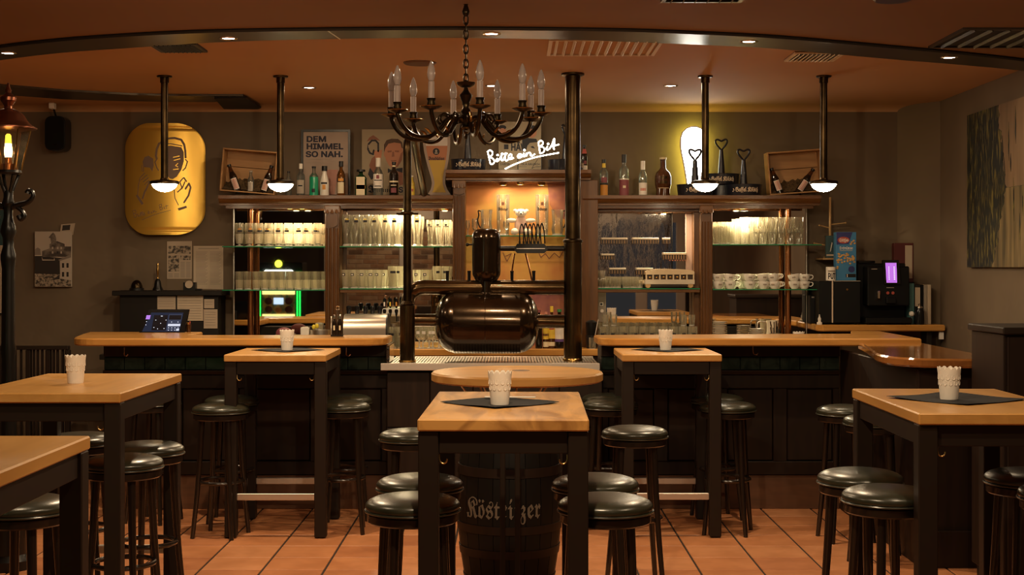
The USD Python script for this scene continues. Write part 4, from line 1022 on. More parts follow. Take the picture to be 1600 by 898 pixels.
for k in range(10):
    th = math.radians(-60 + 36 * k)
    ux, uy = math.sin(th), -math.cos(th)
    def P(r, py): return (r * c_ * ux, r * c_ * uy, zc(py))
    arm = part(ch, 'arm', tube([P(8, 190), P(22, 184), P(32, 188), P(44, 202), P(60, 214.5), P(78, 217.5), P(96, 213), P(109, 202), P(116, 190), P(118, 183)], .0105, 10, 4), 'chandelier_bronze')
    part(arm, 'scroll', tube([P(26, 186), P(32, 180), P(40, 180), P(45, 187), P(41, 193), P(36, 190)], .006, 7, 4), 'chandelier_edge' if k in (2, 8) else 'chandelier_bronze')
    part(arm, 'leaf', tube([P(60, 212), P(66, 206), P(72, 203)], [.004, .006, .001], 6, 3), 'chandelier_edge')
    X0, Y0 = Rr * ux, Rr * uy
    part(ch, 'drip_pan', cl([(0, 184), (4, 183.5), (10, 181.5), (15.5, 179), (16, 178), (10, 180), (0, 180.5)], 24, X0, Y0), 'chandelier_bronze')
    part(ch, 'pan_rim', tube([(X0 + 15.8 * c_ * math.cos(a), Y0 + 15.8 * c_ * math.sin(a), zc(178.3)) for a in np.linspace(0, 2 * PI, 25)[:-1]], .0018, 5, closed=True), 'chandelier_edge')
    part(ch, 'candle_cup', cl([(0, 180.5), (5, 180), (6.5, 175), (5.5, 171), (7, 166.5), (0, 166.5)], 16, X0, Y0), 'chandelier_bronze')
    cd = part(ch, 'candle', cl([(0, 166.6), (4.6, 166.6), (4.6, 141.5), (0, 141)], 16, X0, Y0), 'candle_white')
    part(cd, 'bulb', cl([(0, 141), (3.8, 140.5), (5.9, 134), (6.2, 129), (5.2, 122), (3.0, 115), (1.2, 111), (0, 110)], 16, X0, Y0), 'bulb_white')
# ================================================================== things on the walls and on top of the ledge
WY = 11.40
def flat(parent, name, pts_or_poly, mat, y, th=.0012, label=None, Yp=None, shift=(0, 0)):
    """a thin flat print: polygon given in picture pixels at depth y, or a shapely polygon already in metres"""
    if not hasattr(pts_or_poly, 'area'): pts_or_poly = Polygon([(X(a, Yp or y), Z(b, Yp or y)) for a, b in pts_or_poly]).buffer(0)
    return part(parent, name, exty(pts_or_poly, y - th, y), mat, world=True, label=label, smooth=False)
def px_rect(x0, x1, y0, y1, Y): return sbox(min(X(x0, Y), X(x1, Y)), min(Z(y0, Y), Z(y1, Y)), max(X(x0, Y), X(x1, Y)), max(Z(y0, Y), Z(y1, Y)))
def px_line(pts, w, Y): return stroke([(X(a, Y), Z(b, Y)) for a, b in pts], w)
def lettering(parent, s, px, py, Y, cap_px, width_px=None, mat='ink', font='inter', bold=0, align='c', depth=.0012, rot=0, label=None, name='lettering'):
    h = cap_px / F * Y
    m = text(s, h, depth, font=font, bold=bold, align=align)
    v = np.array(m.vertices)
    if width_px:
        w = np.ptp(v[:, 0]); k = width_px / F * Y / w; v[:, 0] *= k
    m = mk(v, m.faces)
    if rot: m = move(m, ry=-rot)
    return part(parent, name, move(m, X(px, Y), Y, Z(py, Y)), mat, world=True, label=label, smooth=False)

# wall loudspeaker
sp = thing('loudspeaker', 'black rounded wall loudspeaker under a white ceiling bracket, right of the street lamp', 'loudspeaker', (X(86, 11.25), 11.2, Z(208, 11.25)))
Ys = 11.20
sx_, sz_ = 16 / F * Ys, 27 / F * Ys
pl = rrect(X(86, Ys) - sx_, X(86, Ys) + sx_, Z(208, Ys) - sz_, Z(208, Ys) + sz_, .05)
part(sp, 'body', cat([exty(pl, Ys, Ys + .15)]), 'black', world=True)
part(sp, 'grille', exty(pl.buffer(-.008), Ys - .008, Ys - .0005), 'black_iron', world=True)
part(sp, 'badge', exty(px_rect(83, 90, 225, 227, Ys), Ys - .0095, Ys - .0082), 'old_brass', world=True)
part(sp, 'bracket', B(X(79, Ys), X(87, Ys), 11.15, 11.22, CEIL - .05, Z(168.5, Ys) if False else CEIL - .0005, .004), 'white', world=True, label='white ceiling bracket')
part(sp, 'bracket_arm', cyl((X(83, Ys), 11.22, CEIL - .05), (X(84, Ys), 11.26, Z(182, Ys)), .008, n=8), 'black_iron', world=True)

# black and white photograph on canvas, small card behind it
Yp = 11.36
cdp = solo('postcard', exty(Polygon([(X(a, 11.385), Z(b, 11.385)) for a, b in ((95.5, 350.5), (117.5, 348.5), (114, 367), (93, 369))]), 11.384, 11.387), 'paper', 'small postcard sticking out behind the black and white photograph', 'postcard')
flat(cdp, 'print', [(98, 352), (110, 351), (109, 359), (97, 360)], 'photo_dark', 11.3838, .0008)
ph = thing('canvas_picture', 'black and white photograph of an old town building with a tower, printed on canvas', 'picture', (X(83, Yp), Yp, Z(404, Yp)))
part(ph, 'canvas', B(X(54, Yp), X(111.5, Yp), Yp, 11.383, Z(448, Yp), Z(361.5, Yp), .002), 'photo_sky', world=True)
y_ = Yp - .0003
flat(ph, 'print_ground', [(54.4, 427), (75, 424), (93, 429), (111, 430), (111, 447.6), (54.4, 447.6)], 'mottled_print', y_)
flat(ph, 'print_wall', [(54.4, 400), (70, 400), (94, 403), (111, 400), (111, 430), (93, 428.5), (54.4, 427)], 'photo_dark', y_ - .0001)
flat(ph, 'print_house', [(77.5, 381), (89, 376.5), (101, 381), (101, 385), (111, 385), (111, 401), (66, 401), (66, 392), (77.5, 388)], 'photo_grey', y_ - .0002)
flat(ph, 'print_tower', [(80, 380), (79, 372), (76, 371), (80, 366), (83, 363), (86, 366), (88, 373), (87, 379)], 'photo_grey', y_ - .0003)
flat(ph, 'print_tree', [(54.4, 398), (55, 389), (59, 386.5), (63, 389), (64, 398)], 'photo_mid', y_ - .0003)
flat(ph, 'print_parapet', [(65.5, 401), (67, 405), (84, 405.5), (85, 402.5), (86, 406.8), (66, 407)], 'photo_sky', y_ - .0006)
flat(ph, 'print_near_house', [(93.5, 406), (111, 400.5), (111, 438), (94, 435)], 'photo_sky', y_ - .0007)
flat(ph, 'print_roof', [(91, 406), (111, 397), (111, 402), (94, 407.5)], 'photo_mid', y_ - .0008)
for x in (81, 89, 94.5):
    for yy in (385.5, 392.5): flat(ph, 'print_window', px_rect(x, x + 2.6, yy, yy + 3.6, Yp), 'photo_sky' if x != 89 or yy < 390 else 'photo_dark', y_ - .0009)
for x in (97, 104):
    for yy in (411, 425): flat(ph, 'print_window', px_rect(x, x + 3.4, yy, yy + 7, Yp), 'photo_dark', y_ - .0010)
flat(ph, 'print_shadow', [(82, 437), (93, 429), (93, 436)], 'photo_dark', y_ - .0005)

# golden plaque
GX, GZ, GY = X(256.5, 11.33), Z(280, 11.33), 11.385
gw, gh = 63 / F * 11.33, 87 / F * 11.33
def gdep(x): return .020 + .085 * (1 - (np.asarray(x) / gw) ** 2)
pq = thing('wall_plaque', 'large bowed golden metal plaque with an etched drawing of a man holding a glass', 'plaque', (GX, GY, GZ))
def gwid(t):
    r = .21
    e = gh - abs(t)
    return gw if e > r else gw - r * 1.02 + math.sqrt(max(r * r - (r - e) ** 2, 0)) * 1.02
v, f = [], []
R_, C_ = 56, 40
for i in range(R_ + 1):
    zz = gh * math.sin((i / R_ * 2 - 1) * PI / 2)
    w = gwid(zz)
    for lay in (0, 1):
        for j in range(C_ + 1):
            x = w * (j / C_ * 2 - 1)
            lip = .006 if (abs(zz) > gh * .93 and lay == 0) else 0
            v.append((x, -float(gdep(x)) + (lay * .004) + (.006 if abs(abs(zz) - gh * .915) < .012 else 0), zz))
n_ = (C_ + 1)
for i in range(R_):
    for j in range(C_):
        a, b = (2 * i) * n_ + j, (2 * i + 2) * n_ + j
        f += [(a, a + 1, b + 1), (a, b + 1, b)]
        a, b = (2 * i + 1) * n_ + j, (2 * i + 3) * n_ + j
        f += [(a, b + 1, a + 1), (a, b, b + 1)]
    for j, s in ((0, 1), (C_, -1)):
        a, b, c, d = 2 * i * n_ + j, (2 * i + 2) * n_ + j, (2 * i + 3) * n_ + j, (2 * i + 1) * n_ + j
        f += [(a, b, c), (a, c, d)] if s > 0 else [(a, c, b), (a, d, c)]
part(pq, 'plate', mk(v, f), 'gold_plate', smooth=60)
part(pq, 'mount', B(-.15, .15, -.018, .0, -.25, .25, .01), 'black')
def gq(u, w): return (u / 4.725 + 180 - 256.5) / F * 11.33, -(w / 4.725 + 185 - 280) / F * 11.33
def etched(poly, name='etching', mat='etched_plate'):
    m = exty(poly, -.0012, 0)
    m = m.subdivide_to_size(.03) if hasattr(m, 'subdivide_to_size') else m
    w = np.array(m.vertices); w[:, 1] += -gdep(w[:, 0]) - .0006
    part(pq, name, mk(w, m.faces), mat, smooth=False)
def gpoly(p): return Polygon([gq(a, b) for a, b in p]).buffer(0)
def gline(p, w=7): return stroke([gq(a, b) for a, b in p], w / 4.725 / F * 11.33)
etched(unary_union([gline([(335, 190), (318, 230), (312, 280), (318, 300)], 16), gline([(345, 185), (400, 152), (450, 148), (495, 160), (515, 195)], 15), gline([(515, 195), (523, 240), (525, 290)], 14), gline([(350, 195), (420, 190), (500, 205)], 7)]), 'hair')
etched(gpoly([(350, 215), (420, 205), (495, 215), (512, 250), (512, 320), (495, 380), (465, 430), (435, 450), (412, 445), (400, 430), (400, 330), (398, 250)]).difference(unary_union([gline([(440, 290), (480, 280)], 8), gline([(445, 312), (485, 300)], 7), gline([(470, 335), (455, 350), (470, 360)], 6), gline([(440, 380), (475, 375)], 7)])), 'face')
etched(unary_union([gline([(525, 305), (538, 320), (525, 365), (508, 385)], 8), gline([(318, 305), (305, 325), (318, 365), (330, 385)], 8)]), 'ear')
etched(gpoly([(210, 320), (225, 288), (255, 278), (290, 300), (295, 350), (285, 395), (265, 365), (215, 360)]), 'glass')
etched(unary_union([gline([(218, 325), (215, 395)], 6), gline([(232, 330), (230, 355)], 10), gline([(205, 345), (203, 390)], 4)]), 'glass_line')
etched(unary_union([gline([(170, 570), (175, 500), (190, 440), (225, 405)], 6), gline([(210, 590), (225, 545), (250, 500), (262, 470)], 13), gline([(200, 455), (245, 420)], 6), gline([(215, 470), (255, 440)], 6), gline([(225, 490), (258, 460)], 5)]), 'hand')
etched(gpoly([(155, 570), (170, 563), (217, 628), (202, 640)]), 'cuff')
etched(unary_union([gline([(445, 520), (450, 590), (475, 640)], 6), gline([(470, 545), (500, 515), (485, 470), (510, 440)], 8), gline([(500, 520), (520, 470)], 8), gline([(525, 520), (548, 480), (560, 510), (545, 570), (515, 620)], 12), gline([(515, 440), (530, 465)], 10)]), 'hand')
etched(gpoly([(470, 665), (530, 645), (535, 660), (478, 682)]), 'cuff')
sig = [[(130, 680), (143, 730)], [(130, 682), (152, 675), (158, 692), (140, 702), (165, 708), (160, 726), (143, 732)], [(172, 703), (174, 724), (183, 718)], [(186, 722), (194, 692), (196, 720), (206, 688), (208, 718)], [(190, 700), (214, 694)], [(214, 712), (226, 704), (222, 696), (214, 704), (216, 716), (230, 712)], [(252, 700), (262, 690), (256, 684), (250, 694), (254, 704), (268, 698)], [(276, 686), (278, 700), (284, 696)], [(290, 682), (292, 696), (300, 682), (308, 692), (316, 690)], [(336, 640), (344, 676)], [(336, 640), (354, 634), (356, 650), (342, 658), (362, 662), (358, 674), (344, 678)], [(372, 652), (374, 668), (380, 664)], [(388, 640), (390, 668)], [(382, 650), (402, 644)], [(205, 750), (300, 712), (420, 678)]]
etched(unary_union([gline(s, 3.4) for s in sig]), 'lettering')

# papers left of the shelves
Yw = 11.398
npg = thing('newspaper_page', 'newspaper page with colour photographs fixed to the wall under the golden plaque', 'newspaper page', (X(280, Yw), Yw, Z(406, Yw)))
part(npg, 'sheet', exty(Polygon([(X(a, Yw), Z(b, Yw)) for a, b in ((261, 377), (300, 376.5), (299.5, 435.5), (261, 435.5))]), Yw - .002, Yw), 'paper', world=True)
for r in ((263, 298, 384, 396.5), (263, 280, 399, 424), (282, 298, 399, 406)): flat(npg, 'photo_print', px_rect(*r, Yw), 'mottled_print', Yw - .0021)
for x0, x1, y0, y1 in ((282, 289, 409, 433), (291, 298, 409, 433), (263, 270, 427, 434), (272, 280, 427, 434)):
    flat(npg, 'text_column', unary_union([px_rect(x0, x1, yy, yy + .8, Yw) for yy in np.arange(y0, y1, 1.8)]), 'ink_soft', Yw - .0021)
sh = thing('paper_sheet', 'big pale sheet of small text fixed to the wall beside the glass shelves', 'paper sheet', (X(325, Yw), Yw, Z(417, Yw)))
part(sh, 'sheet', exty(Polygon([(X(a, Yw), Z(b, Yw)) for a, b in ((302.5, 384), (349, 384), (349, 452), (302.5, 451))]), Yw - .002, Yw), 'paper_pale', world=True)
flat(sh, 'text_line', px_rect(310, 342, 387.5, 388.7, Yw), 'ink_soft', Yw - .0021)
for x0, x1 in ((306, 325), (328, 346)):
    flat(sh, 'text_column', unary_union([px_rect(x0, x1 - (k * 7 % 5), yy, yy + .55, Yw) for k, yy in enumerate(np.arange(393, 444, 2.2))]), 'ink_soft', Yw - .0021)

# dark desk with a top board, pinned papers
Yd = 11.10
dk = thing('desk_board', 'dark wooden upright desk with an overhanging top board behind the left counter', 'desk', (X(265, Yd), Yd, 0))
part(dk, 'top_board', B(X(177, Yd), X(348, Yd), Yd - .04, 11.39, Z(461.5, Yd), Z(454, Yd), .004), 'black_board', world=True)
part(dk, 'front', B(X(187, Yd), X(341, Yd), Yd, Yd + .02, .3, Z(461.7, Yd), .002), 'black_board', world=True)
for a in (187, 338): part(dk, 'side', B(X(a, Yd), X(a + 3, Yd), Yd + .0205, 11.385, .3, Z(461.7, Yd), .002), 'black_board', world=True)
part(dk, 'worktop', B(X(187, Yd), X(336, Yd), 10.55, Yd - .001, .93, .97, .004), 'black_board', world=True)
for a in (188, 322): part(dk, 'leg', B(X(a, 10.6), X(a + 6, 10.6), 10.56, 10.62, 0, .929, .003), 'black_board', world=True)
for i, (r, lab) in enumerate((((246, 274.5, 462.5, 484), 'wide pale note pinned to the dark desk, leftmost'), ((277, 317.5, 461, 501), 'largest pale note pinned to the dark desk, in the middle'), ((319, 335, 467, 481.5), 'smallest pale note pinned to the dark desk, top right'), ((318.5, 340, 483, 513), 'tall pale note pinned to the dark desk, lower right'))):
    n = thing('note', lab, 'note', (X(sum(r[:2]) / 2, Yd), Yd, Z(sum(r[2:]) / 2, Yd)))
    part(n, 'sheet', exty(px_rect(*r, Yd), Yd - .003, Yd - .0008), 'paper' if i != 1 else 'paper_pale', world=True)
    flat(n, 'text_line', unary_union([px_rect(r[0] + 2, r[1] - 3, yy, yy + .5, Yd) for yy in np.arange(r[2] + 4, r[3] - 3, 4)]), 'ink_soft', Yd - .0031)
dtop = Z(454, Yd)
db = thing('dome_lamp', 'dark dome bell with a brass sheen on the top board of the desk', 'dome', (X(213.5, 11.2), 11.2, dtop))  # a dome-shaped bell that gives no light
part(db, 'base', lathe([(0, 0), (.056, 0), (.056, .018), (.048, .022), (0, .022)], 24), 'black')
part(db, 'dome', lathe([(0, .0222)] + [(.046 * math.cos(a), .0222 + .062 * math.sin(a)) for a in np.linspace(0, PI / 2, 9)], 24), 'chandelier_bronze', smooth=80)
hb = thing('hand_bell', 'dark hand bell with a slim brass handle standing on the top board of the desk', 'hand bell', (X(246.5, 11.2), 11.2, dtop))
part(hb, 'bell', lathe([(0, 0), (.042, 0), (.040, .012), (.030, .03), (.025, .06), (.021, .08), (.012, .092), (0, .094)], 24), 'black_iron')
part(hb, 'handle', lathe([(0, .0945), (.009, .0945), (.006, .11), (.010, .14), (.012, .165), (.007, .185), (.010, .20), (.006, .215), (0, .216)], 14), 'bright_brass')
th = thing('tape_holder', 'small black holder with a pale round disc on the top board of the desk', 'holder', (X(297, 11.2), 11.2, dtop))
part(th, 'body', exty(Polygon([(-.048, 0), (.048, 0), (.048, .065), (.020, .065), (.02, .04), (-.02, .04), (-.02, .065), (-.048, .065)]), -.03, .03), 'black')
part(th, 'disc', move(lathe([(0, -.012), (.030, -.012), (.030, .012), (0, .012)], 24), 0, -.034, .048, rx=PI / 2), 'paper')
part(th, 'foot', B(.049, .09, -.03, .03, 0, .014, .003), 'black')

# till screen
tl = thing('till_screen', 'tilted black touch screen of a till showing dark panels with a violet square', 'till', (X(256, 10.0), 10.0, BT))
Yt = 9.98
scq = [(230, 484.5), (291, 484.5), (286.5, 522), (217, 522)]
def tq(a, b): return X(a, Yt), Z(b, Yt)
def shear(m, y0=Yt):
    w = np.array(m.vertices); z0 = Z(522, Yt); w[:, 1] += (w[:, 2] - z0) * .35; return mk(w, m.faces)
part(tl, 'housing', shear(exty(Polygon([tq(*p) for p in scq]).buffer(.004), Yt, Yt + .03)), 'black_gloss', world=True)
part(tl, 'screen', shear(exty(Polygon([tq(*p) for p in ((233.5, 488.5), (284, 488.5), (280, 518), (221.5, 518))]), Yt - .002, Yt - .0003)), 'pos_dark', world=True, label='lit screen')
def tri(name, pts, mat, d): part(tl, name, shear(exty(Polygon([tq(*p) for p in pts]), Yt - .0022 - d, Yt - .0021)), mat, world=True, smooth=False)
tri('screen_panel', ((238.5, 492.5), (260, 492.5), (258, 516), (236, 516)), 'screen_dark', .0003)
tri('screen_panel', ((261.5, 491), (282.5, 491), (279, 517), (259.5, 517)), 'pos_mid', .0003)
tri('screen_panel', ((262.5, 492.5), (281.5, 492.5), (281, 499.5), (262, 499.5)), 'screen_dark', .0006)
tri('screen_button', ((226.5, 492.5), (233, 492.5), (232, 499), (225.5, 499)), 'pos_violet', .0006)
tri('screen_button', ((261.5, 506), (281, 506), (280.5, 509.5), (261, 509.5)), 'pos_white', .0006)
for a, b in ((226.5, 502), (226, 507), (241, 499.5), (257, 499.5), (249, 504.5), (239, 511), (245, 513), (255, 512.5), (262, 511.5), (267, 511.5), (272, 511.5), (277, 511.5), (262, 515), (267, 515), (272, 515), (266, 502.5), (276, 502.5)):
    tri('screen_dot', ((a, b), (a + 1.4, b), (a + 1.4, b + 1.2), (a, b + 1.2)), 'pos_white', .0008)
tri('screen_button', ((275, 513.5), (279.5, 513.5), (279, 516.5), (274.5, 516.5)), 'pos_white', .0008)
tri('screen_mark', ((249, 493.3), (252, 493.3), (252, 494.5), (249, 494.5)), 'pos_white', .0008)
part(tl, 'stand', B(X(243, 10.05), X(268, 10.05), 10.035, 10.09, BT + .0005, BT + .08, .006), 'black', world=True)
cp = thing('pen_cup', 'small dark cup with red and amber bits beside the till screen', 'cup', (X(294, 10.02), 10.04, BT))
part(cp, 'cup', lathe([(0, 0), (.014, 0), (.017, .055), (.014, .055), (.012, .004), (0, .004)], 16), 'brown_bottle')
part(cp, 'stick', cyl((0, .0, .01), (.008, .003, .078), .004, n=6), 'label_red'); part(cp, 'stick', cyl((0, .0, .01), (-.006, .002, .07), .004, n=6), 'label_orange')

# poster: DEM HIMMEL SO NAH.
Yq = 11.30
po = thing('poster', 'framed white poster reading DEM HIMMEL SO NAH, behind the bottles on the left ledge', 'poster', (X(508.5, Yq), Yq, LZ))
fo, fi = px_rect(470.5, 547.5, 202.5, 304.2, Yq), px_rect(474, 544, 206, 304.2, Yq)
part(po, 'frame', exty(fo.difference(fi), Yq - .012, Yq + .012), 'black', world=True)
part(po, 'sheet', exty(fi.buffer(-.0005), Yq - .002, Yq + .004), 'poster_white', world=True)
for s, yb, w in (('DEM', 221.3, 30.5), ('HIMMEL', 232.8, 57.5), ('SO NAH.', 245, 58)):
    lettering(po, s, 477.8 if s != 'SO NAH.' else 476.8, yb, Yq - .0021, 8.3, w, 'navy_ink', bold=3, align='l')
flat(po, 'print_line', px_rect(478, 519, 248.5, 249.1, Yq), 'ink_soft', Yq - .0021); flat(po, 'print_line', px_rect(478, 506, 253.8, 254.4, Yq), 'ink_soft', Yq - .0021)
flat(po, 'print_glass', [(510.5, 265), (528, 265), (529, 280), (525, 288), (523, 304), (513, 304), (512, 285)], 'poster_pink', Yq - .0021)

# poster with a man's portrait
p2_ = thing('poster', 'cream poster with a drawn portrait of a dark-haired man in a bow tie', 'poster', (X(611, 11.33), 11.33, LZ))
Yr = 11.33
part(p2_, 'sheet', exty(px_rect(565.5, 656, 202, 304.4, Yr), Yr - .001, Yr + .006), 'poster_cream', world=True)
def pp(name, pts, mat, d): flat(p2_, name, pts, mat, Yr - .0012 - d, .0009)
pp('face', [(601, 232), (604, 222), (612, 218), (624, 218), (629, 226), (630, 240), (627, 252), (622, 260), (615, 263), (608, 259), (603, 250), (601, 240)], 'skin', 0)
pp('hair', [(600, 238), (600, 226), (604, 219), (612, 216.5), (622, 217), (628, 222), (630, 232), (627.5, 231), (626, 224), (616, 222.5), (607, 224.5), (602.5, 231)], 'hair_brown', .0004)
for e in ([(605, 235.5), (612, 235), (612, 237.5), (606, 238.2)], [(617, 235), (624, 235.2), (623, 238), (617, 237.2)], [(613, 237), (615.5, 237), (616.5, 244.5), (612, 245)], [(610, 250.5), (620, 250), (618, 252.2), (612, 252.4)], [(626, 240), (630, 236), (628, 250), (622, 260), (617, 262.5), (622, 254)]): pp('face_shadow', e, 'skin_shadow', .0004)
pp('bow_tie', [(606, 263), (613, 266), (620, 263), (629, 262), (629, 270), (620, 267), (613, 267.5), (606, 270)], 'ink', .0004)
pp('ear', [(599.5, 238), (601.5, 238), (602.5, 246), (600.5, 244)], 'skin', .0002)
pp('hand', [(577, 258), (581, 247), (588, 242), (595, 246), (594, 258), (588, 268), (580, 272)], 'skin_shadow', .0002)
pp('hand', [(620, 268), (629, 266), (630, 288), (624, 290)], 'skin_shadow', .0002)
pp('sleeve', [(575, 272), (578, 262), (584, 270), (586, 276), (580, 281)], 'ink', .0004)
pp('glass_print', [(584, 236), (597, 234), (594.5, 258), (589, 258)], 'beer_amber', .0003)
rim_ = unary_union([px_line([(591, 236), (591, 224), (587, 219.5), (581, 219.5), (576, 225), (575, 233), (578, 239), (583, 241), (584, 235)], .014, Yr)])
flat(p2_, 'emblem', rim_, 'ink', Yr - .0014, .001); pp('emblem_roof', [(573, 221), (577, 215), (583, 211), (589, 215), (594.5, 220), (583, 217.5)], 'skin_shadow', .0004)
pp('emblem_shine', [(575.5, 226), (577, 226), (577, 231), (575.5, 231)], 'poster_white', .0012)
lettering(p2_, 'I', 580, 300.5, Yr - .0012, 11, None, 'navy_ink', font='gothic', bold=1); lettering(p2_, 'S', 626, 300.3, Yr - .0012, 8, None, 'navy_ink', bold=3)
flat(p2_, 'print_line', unary_union([px_rect(x, x + 1.4, 295, 300, Yr) for x in np.arange(586, 622, 3.1)]), 'ink', Yr - .0012)

# wheat beer glass cut-out
ct = thing('glass_cutout', 'flat cut-out sign of a tall wheat beer glass with a white edge', 'sign', (X(683, 11.25), 11.25, LZ))
Yc = 11.25
def cq(u, w): return u / 7.483 + 545, w / 7.483 + 190
lo_ = [(868, 140), (866, 240), (880, 350), (905, 460), (935, 570), (962, 660), (972, 720), (958, 790), (918, 857)]
hi_ = [(1195, 857), (1150, 790), (1128, 720), (1130, 650), (1148, 550), (1168, 440), (1182, 330), (1186, 240), (1184, 140)]
outl = Polygon([(X(a, Yc), Z(b, Yc)) for a, b in [cq(u, w) for u, w in lo_ + hi_]]).buffer(0)
part(ct, 'board', exty(outl, Yc, Yc + .012), 'poster_white', world=True)
inn = outl.buffer(-.021)
zf = Z(cq(0, 282)[1], Yc); zm = Z(cq(0, 560)[1], Yc)
part(ct, 'foam_print', exty(inn.intersection(sbox(-9, zf, 9, 9)), Yc - .0012, Yc - .0002), 'beer_foam', world=True)
part(ct, 'beer_print', exty(inn.intersection(sbox(-9, Z(cq(0, 450)[1], Yc), 9, zf)), Yc - .0012, Yc - .0002), 'beer_amber', world=True)
part(ct, 'beer_print', exty(inn.intersection(sbox(-9, -9, 9, Z(cq(0, 450)[1], Yc))), Yc - .0012, Yc - .0002), 'beer_gold', world=True)
ex, ez = X(cq(1022, 0)[0], Yc), Z(cq(0, 350)[1], Yc)
part(ct, 'emblem', exty(ell(ex, ez, .027, .027), Yc - .0022, Yc - .0013), 'ink', world=True)
part(ct, 'emblem_figure', exty(unary_union([ell(ex, ez + .005, .009, .011), sbox(ex - .013, ez - .018, ex + .013, ez - .008)]), Yc - .0030, Yc - .0023), 'paper_grey', world=True)
lettering(ct, 'Benediktiner', cq(1025, 0)[0], cq(0, 448)[1], Yc - .0013, 5.2, 25, 'ink', font='gothic', bold=1)

# beer carriers with handles
car0 = None
def carrier(px, Y, z, label, rz=0):
    global car0
    loc = (X(px, Y), Y, z)
    if car0 is None:
        t = car0 = thing('beer_carrier', label, 'beer carrier', loc, rz)
        part(t, 'tray', lathe([(0, 0), (.128, 0), (.136, .010), (.143, .082), (.146, .090), (.140, .090), (.131, .014), (0, .012)], 44), 'navy_black')
        part(t, 'handle', lathe([(.034, .0122), (.032, .06), (.024, .18), (.017, .262), (.014, .285), (0, .29)], 20), 'navy_black')
        lp_ = [(0, 0, .283), (.014, 0, .298), (.034, 0, .322), (.046, 0, .345), (.044, 0, .362), (.030, 0, .368), (.012, 0, .360), (0, 0, .356), (-.012, 0, .360), (-.030, 0, .368), (-.044, 0, .362), (-.046, 0, .345), (-.034, 0, .322), (-.014, 0, .298)]
        part(t, 'opener_loop', tube(lp_, .0075, 8, 4, closed=True), 'navy_black')
        tm = text('Gaffel Kölsch', .034, .0012, font='gothic', px=56, bold=1)
        w = np.array(tm.vertices); w[:, 0] *= .190 / np.ptp(w[:, 0]); zz = w[:, 2] + .030; rr = .1372 + .0065 * (zz - .01) / .072 + .0010 - w[:, 1]
        an = w[:, 0] / .142 + .16
        part(t, 'lettering', mk(np.stack([rr * np.sin(an), -rr * np.cos(an), zz], 1), tm.faces), 'paper_pale', label='white blackletter lettering', smooth=False)
        for k, (u, hh) in enumerate(((-.118, .030), (-.108, .020), (-.113, .013))):
            zz = .034 + k * .009; r = .1372 + .0065 * (zz - .01) / .072; a = u / .142 + .16
            part(t, 'emblem', sphere(r * math.sin(a), -r * math.cos(a), zz, .0045, .002, .005, 1), 'paper_pale')
        return t
    return dup(car0, loc, rz, label=label)
carrier(731, 11.08, NZ, 'dark beer carrier with an opener handle on the niche top, left of the neon lettering')
carrier(1086, 11.10, LZ, 'dark beer carrier in front of the backlit glass sign, left of the other two', .05)
solo('round_box', lathe([(0, 0), (.118, 0), (.120, .004), (.120, .087), (.116, .091), (0, .091)], 40), 'navy_black', 'dark round box under the raised middle beer carrier on the right ledge', 'box', loc=(X(1127, 11.24), 11.235, LZ))
carrier(1127, 11.235, LZ + .0915, 'raised dark beer carrier in the middle of the right ledge, on a round box', -.22)
carrier(1162, 11.10, LZ, 'dark beer carrier next to the right wooden crate', -.12)
carrier(884, 11.12, NZ, 'dark beer carrier on the niche top, mostly hidden behind the round column', .9)

# small autograph poster behind the neon lettering
p3_ = thing('poster', 'small signed poster with two smiling heads behind the neon lettering', 'poster', (X(812, 11.3), 11.3, NZ))
Yu = 11.28
part(p3_, 'sheet', exty(rrect(X(779, Yu), X(845.5, Yu), Z(265.2, Yu), Z(190, Yu), .012), Yu - .001, Yu + .004), 'poster_cream', world=True)
def p3(name, poly, mat, d): flat(p3_, name, poly, mat, Yu - .0012 - d, .0009)
def pe(cx_, cy_, rx, ry): return ell(X(cx_, Yu), Z(cy_, Yu), rx / F * Yu, ry / F * Yu)
p3('head', pe(831, 207, 7.5, 8.5), 'skin', 0); p3('head', pe(785, 206, 6.0, 8), 'skin', 0)
p3('hair', pe(831, 200, 8, 4.2).difference(pe(831, 208, 7, 7)), 'ink', .0004); p3('hair', pe(785, 199, 6, 3.6).difference(pe(785, 207, 5.5, 7)), 'ink', .0004)
p3('mouth', pe(828, 212, 2.4, 1.3), 'skin_shadow', .0005); p3('mouth', pe(786, 211, 2.2, 1.2), 'skin_shadow', .0005)
p3('coat', [(816, 214), (822, 211), (826, 216), (838, 217), (840, 222), (828, 223), (820, 232), (816, 232)], 'ink', .0003)
p3('print_block', px_rect(787.5, 794.5, 225.5, 233, Yu), 'ink', .0003); p3('print_block', [(829, 229), (833, 228), (836, 232), (831, 231)], 'ink', .0003)
lettering(p3_, 'HÄW', 811, 235, Yu - .0013, 10.5, 26, 'ink', bold=3); lettering(p3_, 'ULA RAUSCH', 829, 258, Yu - .0013, 3.2, 28, 'ink', bold=1)
lettering(p3_, 'I·VICII', 789, 258, Yu - .0013, 3.0, 14, 'ink', bold=1)
flat(p3_, 'signature', unary_union([px_line([(840, 249), (834, 258), (831, 263), (835, 261), (845, 260)], .0035, Yu), px_line([(800, 262), (812, 260), (823, 260.5)], .002, Yu)]), 'ink', Yu - .0013)

